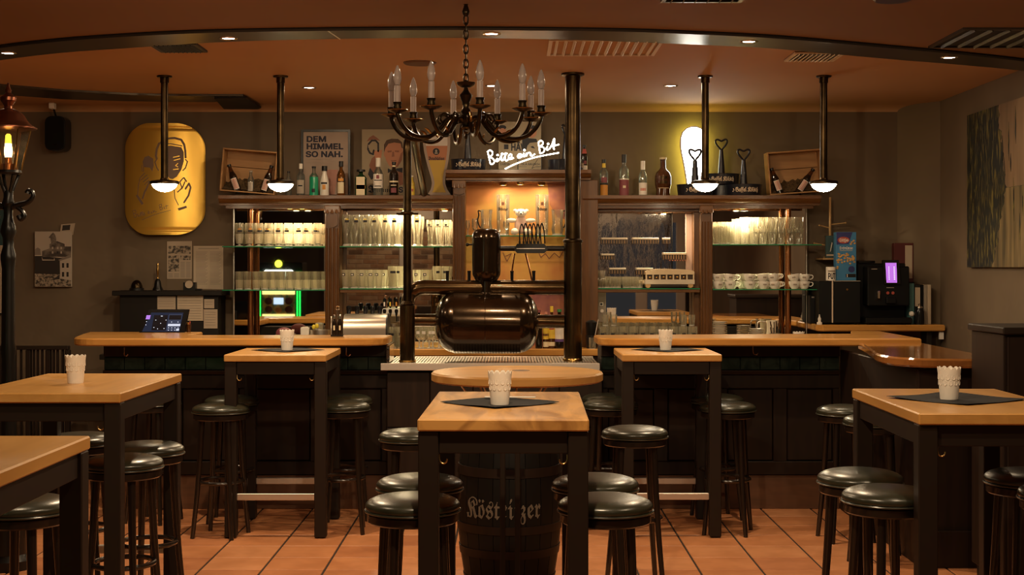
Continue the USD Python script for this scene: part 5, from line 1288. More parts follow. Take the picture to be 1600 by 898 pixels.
# neon lettering
Yn = 10.98
ne = thing('neon_sign', 'glowing warm white neon handwriting reading Bitte ein Bit with an underline', 'neon sign', (X(818, Yn), Yn, NZ))
def nq(u, w): return (X(u / 9.975 + 745, Yn), Yn, Z(w / 9.975 + 185, Yn))
NS_ = [[(168, 512), (190, 610), (214, 712)], [(166, 520), (205, 496), (243, 522), (238, 568), (200, 602), (250, 625), (274, 668), (252, 706), (216, 714)],
       [(326, 618), (300, 655), (318, 668), (345, 648)], [(345, 650), (378, 590), (396, 534), (384, 600), (390, 655), (415, 640), (440, 580), (456, 530), (444, 600), (450, 655), (478, 650), (496, 622)], [(372, 560), (420, 552), (480, 545)],
       [(494, 622), (535, 606), (545, 570), (520, 558), (494, 592), (500, 632), (536, 634), (576, 612)],
       [(636, 604), (682, 590), (690, 560), (664, 552), (640, 580), (646, 612), (682, 606), (712, 584)], [(735, 536), (724, 580), (740, 592), (762, 572)],
       [(772, 532), (768, 588), (790, 548), (818, 530), (838, 546), (838, 574), (858, 584), (884, 568), (908, 552)],
       [(958, 372), (972, 450), (984, 542)], [(958, 372), (996, 346), (1028, 366), (1024, 406), (984, 440), (1036, 450), (1054, 492), (1030, 532), (984, 544)],
       [(1106, 432), (1082, 470), (1098, 492), (1128, 474)], [(1130, 476), (1170, 410), (1198, 330), (1212, 322), (1206, 400), (1196, 460), (1212, 486)], [(1146, 440), (1210, 424), (1286, 404)],
       [(438, 788), (540, 736), (650, 690), (770, 648), (900, 608), (1080, 570), (1284, 534)]]
for k, s in enumerate(NS_):
    part(ne, 'underline' if k == len(NS_) - 1 else 'tube', tube([nq(*p) for p in s], .0062, 8, 5), 'neon', world=True)
for d_ in ((324, 570), (742, 494), (1112, 396)): part(ne, 'dot', sphere(*nq(*d_), .010, sub=1), 'neon', world=True)
for u in (214, 640, 1010, 1284):
    part(ne, 'holder', cyl((X(u / 9.975 + 745, Yn), Yn + .012, NZ + .0005), (X(u / 9.975 + 745, Yn), Yn + .012, nq(u, 620 if u < 900 else 545)[2]), .0035, n=6), 'black_iron', world=True)
part(ne, 'base_bar', B(X(765, Yn), X(875, Yn), Yn + .004, Yn + .022, NZ, NZ + .008, .002), 'black_iron', world=True)

# backlit wheat glass sign
Yb = 11.33
bs = thing('light_sign', 'bright white backlit wall sign shaped like a tall beer glass, glowing yellow around', 'light sign', (X(1083, Yb), Yb, Z(250, Yb)))
bp = [(1063, 216), (1066, 207), (1072, 201), (1080, 198), (1087, 198), (1095, 201), (1101, 207), (1104, 216), (1104.5, 226), (1102, 240), (1098, 258), (1095, 276), (1093, 292), (1092, 303), (1074, 303), (1073, 290), (1070.5, 272), (1067.5, 255), (1064, 238), (1062.5, 226)]
sp_ = Polygon([(X(a, Yb), Z(b, Yb)) for a, b in bp]).buffer(0)
part(bs, 'face', exty(sp_.buffer(-.004), Yb - .026, Yb - .0215), 'sign_face', world=True, label='white lit face')
part(bs, 'rim', exty(sp_.buffer(.004).difference(sp_.buffer(-.004)), Yb - .03, Yb - .010), 'white', world=True)
part(bs, 'glow_edge', exty(sp_.buffer(-.002), Yb - .0095, Yb + .012), 'sign_edge', world=True, label='yellow lit edge')
part(bs, 'mount', exty(sp_.buffer(-.03), Yb + .0125, WY - .001), 'white', world=True)

# painting of a hop field on the right wall
pt_ = thing('canvas_picture', 'tall canvas print of a hop field path hanging on the right wall', 'picture', (RIGHT, 9.6, 2.2))
cy0, cy1 = 8.75, 10.32
z0_, z1_ = 1.622, 2.735
part(pt_, 'canvas', B(RIGHT - .035, RIGHT - .002, cy0, cy1, z0_, z1_, .002), 'hop_leaves', world=True)
xq = RIGHT - .0355
rh = random.Random(21)
def edge(f, za, zb_, n=26, j=.028): return [(f(z) + rh.uniform(-j, j), z) for z in np.linspace(za, zb_, n)]
zs_ = 2.16
part(pt_, 'sky_print', extx(Polygon(edge(lambda z: 9.50 + .16 * (z - zs_) / .57, zs_, z1_ - .001) + edge(lambda z: 9.12 - .22 * (z - zs_) / .57, z1_ - .001, zs_)).buffer(0), xq - .0012, xq), 'hop_sky', world=True)
part(pt_, 'path_print', extx(Polygon(edge(lambda z: 9.76 - .26 * (z - z0_) / .54, z0_ + .001, zs_ - .002) + edge(lambda z: 8.92 + .20 * (z - z0_) / .54, zs_ - .002, z0_ + .001)).buffer(0), xq - .0012, xq), 'hop_path', world=True)
for k in range(9):
    y_, z_ = 9.2 + k * .052 + rh.uniform(-.02, .02), rh.uniform(1.75, 2.45); h_ = rh.uniform(.12, .3)
    part(pt_, 'leaf_print', extx(Polygon([(y_, z_ + h_), (y_ - .012, z_ + h_ * .5), (y_ - .006, z_), (y_ + .012, z_ + h_ * .3), (y_ + .010, z_ + h_ * .7)]), xq - .0022, xq - .0013), 'hop_leaves', world=True)
# pale board at the left edge of the picture
nb = solo('notice_board', B(-4.7, X(11, 11.36), 11.36, 11.39, Z(490, 11.36), Z(328, 11.36), .003), 'teal_dark', 'dark framed board on the left wall behind the street lamp', 'board')
part(nb, 'sheet', B(-4.65, X(9, 11.36), 11.357, 11.3598, Z(489, 11.36), Z(383, 11.36)), 'paper', smooth=False)

# wooden gift crates with bottles
def crate(px, py, tilt, label, flip):
    t = thing('wooden_crate', label, 'crate', (X(px, 11.18), 11.16, Z(py, 11.18)), ry=tilt)
    w, h, d = .205, .158, .10
    part(t, 'back_board', B(-w, w, .078, .086, -h, -h + .19, .001), 'crate_wood'); part(t, 'back_board', B(-w, w, .078, .086, -h + .194, h, .001), 'crate_wood')
    part(t, 'side_board', B(-w - .012, -w - .0005, -.06, .088, -h, h, .002), 'crate_wood'); part(t, 'side_board', B(w + .0005, w + .012, -.06, .088, -h, h, .002), 'crate_wood')
    part(t, 'top_board', B(-w - .012, w + .012, -.06, .088, h + .0005, h + .012, .002), 'crate_wood'); part(t, 'bottom_board', B(-w - .012, w + .012, -.06, .088, -h - .012, -h - .0005, .002), 'crate_wood')
    part(t, 'lid_board', B((w + .013) * flip, (w + .022) * flip, -.03, .08, -h, h - .10, .002), 'crate_wood')
    r = random.Random(int(px)); bl = []
    v, f = [], []
    n = 22
    for i in range(n + 1):
        for j in range(9):
            a, b = i / n, j / 8
            hh = (.06 + .045 * math.sin(a * PI) * 1 + r.uniform(-.012, .012)) * (.25 + .75 * b)
            v.append((-w + .004 + a * (2 * w - .008), -.052 + b * .128, -h + .001 + hh * (.35 + .65 * b)))
    for i in range(n):
        for j in range(8):
            a, b, c, d_ = i * 9 + j, (i + 1) * 9 + j, (i + 1) * 9 + j + 1, i * 9 + j + 1
            f += [(a, b, c), (a, c, d_)]
    part(t, 'straw_filling', mk(v, f), 'straw', kind='stuff')
    return t
crate(392, 271.5, math.radians(4.6), 'wooden gift crate with straw at the left end of the ledge, beside the left pendant', 1) if False else None
cl_ = crate(391.5, 268.6, math.radians(4.6), 'wooden gift crate lined with straw at the left end of the ledge', -1)
cr_ = crate(1240.5, 269.6, math.radians(-4.2), 'wooden gift crate lined with straw at the right end of the ledge', 1)
# ================================================================== bottles
def sector(r, z0, z1, a0, a1, n=14, r1=None):
    """a curved label wrapped round a bottle; angle 0 faces the guests (-y)"""
    v, f = [], []
    r1 = r if r1 is None else r1
    for z, rr in ((z0, r), (z1, r1)):
        for k in range(n + 1):
            a = a0 + (a1 - a0) * k / n; v.append((rr * math.sin(a), -rr * math.cos(a), z))
    for k in range(n): f += [(k, k + 1, n + 2 + k), (k, n + 2 + k, n + 1 + k)]
    return mk(v, f)
SHAPES = {  # r, h in fractions: (r/R, z/H)
    'spirit': [(0, 0), (.92, 0), (1, .015), (1, .60), (.95, .655), (.62, .715), (.40, .76), (.36, .80), (.36, .90), (.40, .905), (.40, .935), (0, .935)],
    'beer': [(0, 0), (.94, 0), (1, .015), (1, .54), (.94, .60), (.66, .70), (.48, .78), (.42, .90), (.46, .91), (.46, .95), (0, .95)],
    'rum': [(0, 0), (.95, 0), (1, .02), (1, .55), (.98, .60), (.74, .70), (.46, .75), (.40, .79), (.38, .93), (0, .93)],
    'coco': [(0, 0), (.93, 0), (1, .02), (.97, .18), (1, .30), (.98, .46), (.80, .60), (.52, .74), (.40, .86), (.40, .93), (0, .93)],
    'jug': [(0, 0), (.82, 0), (.86, .02), (.84, .19), (.90, .22), (.97, .30), (1, .42), (.98, .52), (.82, .62), (.50, .69), (.34, .74), (.32, .93), (.37, .94), (.37, .985), (0, .985)],
    'square': [(0, 0), (.92, 0), (1, .015), (1, .64), (.96, .68), (.60, .75), (.34, .80), (.32, .93), (0, .93)],
    'wine': [(0, 0), (.95, 0), (1, .02), (1, .62), (.90, .69), (.50, .77), (.38, .82), (.36, .93), (.40, .94), (.40, .97), (0, .97)]}
def bottle_parts(t, shape, R, H, mat, cap=None, cap_h=.07, labels=(), liquid=None, liquid_h=.6, square=False, neck=None):
    n = 28
    pr = [(r * R, z * H) for r, z in SHAPES[shape]]
    if square:
        m = lathe(pr, 32); v = np.array(m.vertices)
        rad = np.hypot(v[:, 0], v[:, 1]); mx = np.maximum(np.abs(v[:, 0]), np.abs(v[:, 1])) + 1e-9
        k = np.where((rad > R * .55), rad / mx, 1.0)
        k = np.minimum(k, 1.24); v[:, 0] *= k * .92; v[:, 1] *= k * .70
        body = mk(v, m.faces)
    else: body = lathe(pr, n)
    b = part(t, 'bottle_body', body, mat, smooth=40)
    if liquid: part(t, 'liquid', lathe([(0, .006), (R * .93, .006), (R * .95, .012), (R * .95, liquid_h * H), (0, liquid_h * H)], 24), liquid)
    top = pr[-1][1]; rn = max(r for r, z in pr[-4:])
    if cap: part(t, 'cap', lathe([(0, top - cap_h * H * .55), (rn * 1.12 + .0008, top - cap_h * H * .55), (rn * 1.12 + .0008, top + cap_h * H * .45), (0, top + cap_h * H * .48)], 18), cap)
    for L in labels:
        z0, z1, m = L[:3]; a = L[3] if len(L) > 3 else 1.25
        if square:
            part(t, 'label', B(-R * a * .72, R * a * .72, -R * .70 - .0024, -R * .70 - .0010, z0 * H, z1 * H), m)
        else:
            rr = lambda z: np.interp(z, [p[1] for p in SHAPES[shape]][1:], [p[0] for p in SHAPES[shape]][1:]) * R + .0009
            part(t, 'label', sector(rr(z0), z0 * H, z1 * H, -a, a, r1=rr(z1)), m)
    if neck: 
        z0, z1, m = neck
        rr = lambda z: np.interp(z, [p[1] for p in SHAPES[shape]][1:], [p[0] for p in SHAPES[shape]][1:]) * R + .0009
        part(t, 'neck_label', sector(rr(z0), z0 * H, z1 * H, -PI, PI, n=20, r1=rr(z1)), m)
def bottle(px, top_py, wpx, shape, mat, label, base=None, Y=11.12, dz=0, **kw):
    base = LZ if base is None else base
    H = Z(top_py, Y) - base; R = wpx / 2 / F * Y
    t = thing('bottle', label, 'bottle', (X(px, Y), Y, base))
    bottle_parts(t, shape, R, H, mat, **kw); return t
bottle(451, 266, 9, 'spirit', 'clear_bottle', 'small clear bottle half hidden behind the second pendant', cap='black', Y=11.22)
bottle(470, 256, 13.2, 'spirit', 'clear_bottle', 'clear bottle with a white cap and grey label, left in front of the framed poster', cap='white_bottle', cap_h=.16, labels=[(.08, .50, 'paper_grey', 1.0), (.30, .34, 'ink', .5)])
bottle(490.5, 258, 14, 'spirit', 'clear_bottle', 'clear bottle with a big mint-green label', cap='black', cap_h=.06, labels=[(.03, .62, 'mint_liquid', 1.5), (.12, .24, 'ink', .35)], liquid='mint_liquid', liquid_h=.55)
bottle(507, 259.5, 14.5, 'coco', 'white_bottle', 'white opaque bottle with a black cap and a small palm picture', cap='black', cap_h=.16, labels=[(.40, .46, 'ink', .7), (.22, .38, 'label_orange', .35)])
bottle(533, 252, 13, 'rum', 'amber_bottle', 'whisky-coloured bottle with a black and orange band, right in front of the framed poster', cap='black', cap_h=.16, labels=[(.42, .52, 'ink', 1.5), (.43, .51, 'label_orange', .7), (.08, .40, 'label_cream', .8)], liquid='yellow_liquid', liquid_h=.30)
bottle(564, 263.5, 19.5, 'square', 'green_bottle', 'square dark green bottle with a cream and orange label', cap='black', cap_h=.08, square=True, labels=[(.04, .70, 'label_cream', .95), (.26, .40, 'label_orange', 1.0)])
bx_ = bottle(591, 249, 15.5, 'rum', 'clear_bottle', 'clear bottle with a white label and a dark red dot', cap='white_bottle', cap_h=.24, labels=[(.22, .60, 'label_white', 1.2), (.42, .44, 'ink', .9), (.26, .28, 'ink', .7), (.47, .57, 'label_plum', .30)])
bottle(615.5, 253, 14.5, 'wine', 'dark_bottle', 'black bottle with a gold banded neck in front of the portrait', cap='black', cap_h=.06, labels=[(.40, .45, 'label_cream', 1.2), (.30, .33, 'label_cream', .6), (.10, .24, 'label_plum', .6)], neck=(.86, .90, 'label_cream'))
bottle(644, 273, 8, 'spirit', 'yellow_liquid', 'small yellow bottle partly hidden behind the slim brass pipe', cap='label_white', labels=[(.1, .5, 'label_yellow', 1.2), (.24, .36, 'label_red', .5)], Y=11.2)
bottle(913, 226, 10.2, 'beer', 'dark_bottle', 'small dark bottle standing on the niche top, right of the round column', base=NZ, cap='black', labels=[(.04, .22, 'label_white', 1.2), (.27, .40, 'label_plum', .7)], neck=(.66, .84, 'label_red'))
bottle(943.5, 248, 13.5, 'spirit', 'clear_bottle', 'clear bottle with a dark cap, yellow neck and orange label', cap='black', cap_h=.10, labels=[(.02, .30, 'label_orange', 1.0), (.30, .34, 'ink', 1.2), (.36, .50, 'label_plum', .7)], neck=(.76, .90, 'label_yellow'))
bottle(975, 243, 15.5, 'spirit', 'clear_bottle', 'clear bottle with a black cap and a large dark red label', cap='black', cap_h=.20, labels=[(.02, .40, 'label_plum', 1.25), (.20, .26, 'label_cream', .3), (.405, .43, 'label_white', 1.25)])
bottle(1004.5, 254, 13.2, 'rum', 'clear_bottle', 'pale bottle with a long white top and a pinkish white label', cap='white', cap_h=.26, labels=[(.04, .40, 'label_white', 1.3), (.16, .24, 'label_pink', .7)])
bottle(1036, 246.5, 26.5, 'jug', 'brown_bottle', 'big-bellied brown jug bottle with a round golden emblem', cap='label_cream', cap_h=.05, labels=[(.32, .52, 'old_brass', .42), (.20, .215, 'label_cream', .8)])
# bottles lying in the crates
def crate_bottle(px, py, rot, mat, label, H=.24, R=.030, lab='label_pink', Yb_=11.13):
    t = thing('bottle', label, 'bottle', (X(px, Yb_), Yb_, Z(py, Yb_)), ry=rot)
    bottle_parts(t, 'beer', R, H, mat, cap='black' if mat != 'clear_bottle' else 'paper_grey', labels=[(.12, .50, 'label_white', .80), (.14, .48, lab, .72)], neck=(.72, .88, 'brown_bottle') if mat == 'dark_bottle' else None)
crate_bottle(373, 301, -.34, 'dark_bottle', 'dark bottle with a pink label leaning left in the left wooden crate')
crate_bottle(392, 302.5, .0, 'clear_bottle', 'small clear bottle standing in the middle of the left wooden crate', H=.185, R=.026, lab='paper_grey')
crate_bottle(411, 303, .30, 'dark_bottle', 'dark bottle with a pink label leaning right in the left wooden crate')
crate_bottle(1219, 302, -.34, 'dark_bottle', 'dark bottle with a pink label leaning left in the right wooden crate', H=.215)
crate_bottle(1246, 302, .58, 'dark_bottle', 'dark bottle with a pink label leaning right in the right wooden crate', H=.235)
# bottles on the back counter between kettle and column
for px, top, w, mat, lab, kw in (
    (842, 484, 11, 'dark_bottle', 'black bottle right behind the kettle', dict(cap='label_plum')),
    (853, 487, 10, 'brown_bottle', 'slim bottle with a yellow checked label between kettle and column', dict(cap='label_pink', labels=[(.25, .62, 'label_yellow', 1.2), (.34, .40, 'label_plum', 1.2), (.04, .18, 'label_cream', 1)])),
    (862, 480.5, 11.5, 'brown_bottle', 'bottle with a yellow cap and yellow and red label between kettle and column', dict(cap='label_yellow', cap_h=.14, labels=[(.24, .62, 'label_yellow', 1.3), (.46, .56, 'label_red', .7), (.06, .16, 'label_cream', 1.1)])),
    (874, 483, 15, 'dark_bottle', 'dark wine bottle with a white and violet label beside the column', dict(cap='label_green', labels=[(.24, .52, 'label_white', 1.3), (.17, .235, 'label_violet', 1.3)]))):
    bottle(px, top, w, 'wine', mat, lab, base=BC, Y=10.84, **kw)

# ================================================================== glasses
protos = {}
def glass_proto(key, prof, mat, foot=None, print_=None, n=20):
    """returns a function that fills a new thing with the parts of one kind of glass"""
    def fill(t):
        part(t, 'glass_wall', lathe(prof, n), mat, smooth=50)
        if foot: part(t, 'foot', lathe(foot, 16), 'glass_foot', smooth=50)
        if print_: 
            for r, z0, z1, a, m in print_: part(t, 'print', sector(r, z0, z1, -a, a, 6), m)
    protos[key] = (fill, {})
def place(key, name, label, cat_, loc, rz=0, group=None, **kw):
    fill, got = protos[key]
    if 'src' not in got:
        got['src'] = thing(name, label, cat_, loc, rz, group, **kw); fill(got['src']); return got['src']
    return dup(got['src'], loc, rz, label, group, **kw)
def glass_fill(key, low, high, foot, print_=None):
    """a glass whose lower half uses a hazier material to look more brightly lit"""
    def fill(t):
        part(t, 'glass_wall', lathe(high, 20), 'beer_glass', smooth=50); part(t, 'thick_base', lathe(low, 20), 'slim_glass', smooth=50); part(t, 'foot', lathe(foot, 16), 'glass_foot', smooth=50)  # hazier lower shell imitates the brighter lit half of the glass
        for r, z0, z1, a, m in print_ or (): part(t, 'print', sector(r, z0, z1, -a, a, 6), m)
    protos[key] = (fill, {})
glass_fill('tulip', [(.026, .022), (.0315, .06), (.0335, .098)], [(.0335, .0985), (.0344, .13), (.0343, .16), (.0335, .183)], [(0, 0), (.030, 0), (.030, .004), (.012, .010), (.010, .016), (.025, .0225), (0, .024)], [(.0350, .112, .126, .55, 'ink'), (.0348, .130, .140, .35, 'label_orange')])
glass_fill('kolsch', [(.0285, .012), (.0298, .05), (.0301, .076)], [(.0301, .0765), (.0308, .142)], [(0, 0), (.0285, 0), (.0290, .011), (0, .013)])
glass_proto('weizen', [(.026, .018), (.0245, .05), (.026, .09), (.031, .14), (.0365, .19), (.0372, .215), (.034, .247)], 'beer_glass', [(0, 0), (.034, 0), (.034, .006), (.027, .012), (.026, .019), (0, .02)], [(.0378, .186, .203, .42, 'ink'), (.0378, .206, .216, .3, 'label_yellow')])
glass_proto('weizen_s', [(.022, .016), (.021, .04), (.024, .09), (.030, .14), (.0325, .17), (.0305, .207)], 'beer_glass', [(0, 0), (.030, 0), (.030, .005), (.023, .010), (.022, .017), (0, .018)], [(.0330, .150, .156, .75, 'ink'), (.0330, .160, .172, .32, 'ink')])
glass_proto('cup_glass', [(.023, .012), (.0245, .04), (.031, .10), (.0315, .145)], 'slim_glass', [(0, 0), (.026, 0), (.026, .005), (.0225, .012), (0, .014)], [(.0318, .098, .118, .42, 'ink'), (.0322, .102, .113, .25, 'label_white')])
glass_proto('tall_cup', [(.025, .012), (.026, .05), (.0325, .12), (.033, .174)], 'slim_glass', [(0, 0), (.028, 0), (.028, .005), (.0245, .012), (0, .014)], [(.0333, .118, .136, .42, 'ink')])
glass_proto('shot', [(.018, .010), (.022, .068)], 'beer_glass', [(0, 0), (.0185, 0), (.018, .010), (0, .012)])
glass_proto('small', [(.022, .010), (.026, .05), (.0265, .088)], 'tumbler_glass', [(0, 0), (.0225, 0), (.0222, .010), (0, .012)])
glass_proto('mug', [(.034, .012), (.036, .06), (.0355, .165)], 'beer_glass', [(0, 0), (.0345, 0), (.0340, .012), (0, .014)], [(.0362, .10, .118, .4, 'ink')])
def fluted(prof, k=16, amp=.0012, n=64):
    m = lathe(prof, n); v = np.array(m.vertices); a = np.arctan2(v[:, 1], v[:, 0]); r = np.hypot(v[:, 0], v[:, 1]) + 1e-9
    s = 1 + amp / r * np.cos(k * a); v[:, 0] *= s; v[:, 1] *= s; return mk(v, m.faces)
def _tumbler(t):
    part(t, 'glass_wall', fluted([(.026, .008), (.0295, .05), (.030, .052), (.036, .112), (.0375, .125)], 16, .0021, 64), 'tumbler_glass', smooth=40)
    part(t, 'foot', lathe([(0, 0), (.026, 0), (.026, .008), (0, .010)], 16), 'glass_foot')
protos['tumbler'] = (_tumbler, {})
def _long(t):
    part(t, 'glass_wall', fluted([(.027, .010), (.034, .176)], 14, .0016, 56), 'tumbler_glass', smooth=40)
    part(t, 'foot', lathe([(0, 0), (.027, 0), (.027, .010), (0, .012)], 16), 'glass_foot')
protos['long'] = (_long, {})
def _cup(t):
    part(t, 'cup_body', lathe([(0, 0), (.024, 0), (.026, .003), (.038, .020), (.045, .045), (.0465, .060), (.0445, .060), (.042, .044), (.035, .021), (.02, .006), (0, .005)], 28), 'porcelain', smooth=50)
    part(t, 'handle', tube([(.043, 0, .050), (.058, 0, .052), (.068, 0, .042), (.064, 0, .028), (.050, 0, .020), (.040, 0, .022)], .0042, 8, 4), 'porcelain')
    part(t, 'print', sector(.0462, .030, .041, -.30, .30, 6, r1=.0468), 'paper_grey')
protos['cup'] = (_cup, {})
def _plate(t):
    part(t, 'plate_body', lathe([(0, 0), (.035, 0), (.038, .003), (.058, .010), (.060, .013), (.057, .013), (.036, .006), (0, .005)], 32), 'porcelain', smooth=50)
protos['plate'] = (_plate, {})
Rg = random.Random(5)
def row(key, name, label, cat_, xs, Y, z, group, jit=.0015):
    for x in xs: place(key, name, label, cat_, (x + Rg.uniform(-jit, jit), Y + Rg.uniform(-jit, jit), z), Rg.uniform(-.5, .5), group)
def xr(p0, step, n, Y): return [X(p0 + step * k, Y) for k in range(n)]
ZU, ZL = SZ['lo_u'], SZ['lo_l']
for Y, lab in ((11.055, 'front'), (11.165, 'back')):
    row('tulip', 'beer_glass', f'footed beer glass in the {lab} row on the upper left glass shelf', 'beer glass', [x for x in xr(374, 15.3, 9, Y)], Y, ZU + .0005, f'footed beer glasses, {lab} row of the upper left shelf')
for Y, lab in ((11.045, 'front'), (11.12, 'middle'), (11.195, 'back')):
    row('kolsch', 'beer_glass', f'straight slim beer glass in the {lab} row on the lower left glass shelf', 'beer glass', [x for x in xr(374, 13.1, 11, Y)], Y, ZL + .0005, f'slim beer glasses, {lab} row of the lower left shelf')
row('weizen', 'wheat_beer_glass', 'tall wheat beer glass on the upper shelf left of the slim brass pipe', 'beer glass', xr(541.5, 14.7, 6, 11.06) , 11.06, SZ['li_u'] + .0005, 'tall wheat beer glasses left of the pipe')
row('weizen', 'wheat_beer_glass', 'tall wheat beer glass in the back row, beside the slim brass pipe', 'beer glass', xr(548, 14.7, 7, 11.16), 11.16, SZ['li_u'] + .0005, 'tall wheat beer glasses, back row')
row('weizen', 'wheat_beer_glass', 'tall wheat beer glass on the upper shelf right behind the slim brass pipe', 'beer glass', [X(651, 11.06)], 11.06, SZ['li_u'] + .0005, None)
row('weizen_s', 'wheat_beer_glass', 'shorter wheat beer glass on the upper shelf next to the niche', 'beer glass', xr(672.5, 13.4, 3, 11.06), 11.06, SZ['li_u'] + .0005, 'shorter wheat beer glasses')
row('cup_glass', 'beer_glass', 'conical beer glass in the front row on the wooden-edged lower shelf', 'beer glass', xr(540, 13.0, 5, 11.05) + xr(651, 14, 2, 11.05), 11.05, SZ['li_l'] + .0005, 'conical beer glasses, front row')
row('cup_glass', 'beer_glass', 'conical beer glass in the back row on the wooden-edged lower shelf', 'beer glass', xr(546, 13.2, 5, 11.15), 11.15, SZ['li_l'] + .0005, 'conical beer glasses, back row')
row('tall_cup', 'beer_glass', 'taller conical beer glass on the wooden-edged lower shelf, near the slim brass pipe', 'beer glass', xr(612, 13.4, 2, 11.05) + xr(617, 13, 1, 11.15), 11.05, SZ['li_l'] + .0005, 'taller conical beer glasses by the pipe')
row('tall_cup', 'beer_glass', 'taller conical beer glass on the wooden-edged lower shelf, next to the niche', 'beer glass', xr(682.5, 14.5, 2, 11.05), 11.05, SZ['li_l'] + .0005, 'taller conical beer glasses by the niche')
zr_ = SZ['ri'] + .0005
row('shot', 'shot_glass', 'shot glass at the left end of the shelf under the rippled mirror, lower layer', 'shot glass', xr(923, 9.2, 3, 11.05) + xr(927, 9.2, 3, 11.13), 11.05, zr_, 'shot glasses, lower layer')
for k in range(3): place('shot', 'shot_glass', 'shot glass stacked on others at the left end of the shelf under the rippled mirror', 'shot glass', (X(923.5 + 9.2 * k, 11.05), 11.05, zr_ + .0695), 0, 'shot glasses, upper layer')
row('small', 'small_glass', 'small glass between the shot glasses and the pale jar glasses', 'small glass', xr(950, 10.7, 2, 11.05) + xr(954, 10.7, 2, 11.14), 11.05, zr_, 'small glasses under the rippled mirror')
row('small', 'small_glass', 'pale small glass left of the model tram', 'small glass', xr(977, 11.5, 3, 11.06) + xr(980, 11.5, 2, 11.14), 11.06, zr_, 'pale small glasses left of the model tram')
zt_ = SZ['ro_u'] + .0005
row('long', 'long_drink_glass', 'tall straight glass at the left end of the upper right glass shelf', 'glass', xr(1121.5, 14.2, 3, 11.06) + xr(1126, 14.2, 2, 11.16), 11.06, zt_, 'tall straight glasses on the upper right shelf')
for k in range(6):
    for Y in (11.045, 11.15):
        for s in range(2):
            place('tumbler', 'tumbler', f'fluted tumbler in the {"lower" if s == 0 else "upper"} layer of the stacks on the upper right glass shelf', 'tumbler', (X(1163.5 + 14.2 * k, Y), Y, zt_ + s * .088), .17 * k, f'fluted tumblers, {"lower" if s == 0 else "upper"} layer')
for s in range(2): place('tumbler', 'tumbler', f'{"lower" if s == 0 else "upper"} one of two stacked tumblers right of the copper tube, at the shelf end', 'tumbler', (X(1248, 11.06), 11.06, zt_ + s * .088))
zc_ = SZ['ro_l'] + .0005
for k, px in enumerate((1122, 1141, 1171.5, 1193, 1210)):
    for i, Y in enumerate((11.06, 11.16)):
        place('cup', 'coffee_cup', f'white coffee cup in the lower layer on the lower right glass shelf, {"front" if i == 0 else "back"} row', 'cup', (X(px + 3 * i, Y), Y, zc_), Rg.uniform(-.5, .3), f'coffee cups, lower layer, {"front" if i == 0 else "back"} row')
        place('cup', 'coffee_cup', f'white coffee cup stacked on another on the lower right glass shelf, {"front" if i == 0 else "back"} row', 'cup', (X(px + 3 * i - 1.5, Y), Y, zc_ + .056), Rg.uniform(-.5, .3), f'stacked coffee cups, {"front" if i == 0 else "back"} row', ry=Rg.choice((-.16, -.1, 0, .08)))
for px in (1241.5, 1256.5):
    place('cup', 'coffee_cup', f'white coffee cup right of the copper tube, lower layer, {"left" if px < 1250 else "right"} one', 'cup', (X(px, 11.06), 11.06, zc_), -.1)
    place('cup', 'coffee_cup', f'white coffee cup right of the copper tube, upper layer, {"left" if px < 1250 else "right"} one', 'cup', (X(px, 11.06), 11.06, zc_ + .056), -.2, ry=-.16 if px < 1250 else 0)
# plates and glasses on the back counter
for k in range(15): place('plate', 'saucer', 'white saucer in the taller stack on the back counter, under the coffee cups', 'saucer', (X(1124.5, 10.95), 10.95, BC + k * .0134), 0, 'saucers in the taller stack')
for k in range(11): place('plate', 'saucer', 'white saucer in the lower stack on the back counter, under the coffee cups', 'saucer', (X(1182, 10.95), 10.95, BC + k * .0134), 0, 'saucers in the lower stack')
for Y, lab in ((10.82, 'front'), (10.92, 'back')):
    row('mug', 'beer_glass', f'upturned straight beer glass in the {lab} row on the right back counter', 'beer glass', xr(944, 15.4, 10, Y), Y, BC + .0005, f'straight beer glasses, {lab} row on the right back counter')
for k, px in enumerate((946, 959, 1068, 1081)): place('small', 'small_glass', f'small glass standing on the straight beer glasses of the back counter, at their {"left" if k < 2 else "right"} end', 'small glass', (X(px, 10.93), 10.93, BC + .167), 0, f'small glasses on top, {"left" if k < 2 else "right"} end')
row('mug', 'beer_glass', 'straight beer glass on the back counter left of the slim brass post', 'beer glass', xr(611, 16.5, 2, 10.80) + xr(615, 16, 2, 10.9), 10.80, BC + .0005, 'straight beer glasses left of the brass post')
def _goblet(t):
    part(t, 'glass_wall', lathe([(.006, .062), (.022, .072), (.033, .10), (.034, .13), (.030, .168)], 20), 'beer_glass', smooth=50)
    part(t, 'stem', lathe([(0, 0), (.030, 0), (.030, .004), (.008, .010), (.006, .03), (.007, .062), (0, .064)], 18), 'glass_foot')
    part(t, 'print', sector(.0345, .112, .134, -.4, .4, 6), 'label_white')
protos['goblet'] = (_goblet, {})
row('goblet', 'beer_goblet', 'stemmed beer goblet on the back counter between the brass post and the kettle', 'goblet', xr(655, 15.5, 3, 10.80) + xr(662, 15.5, 2, 10.9), 10.80, BC + .0005, 'stemmed goblets left of the kettle')

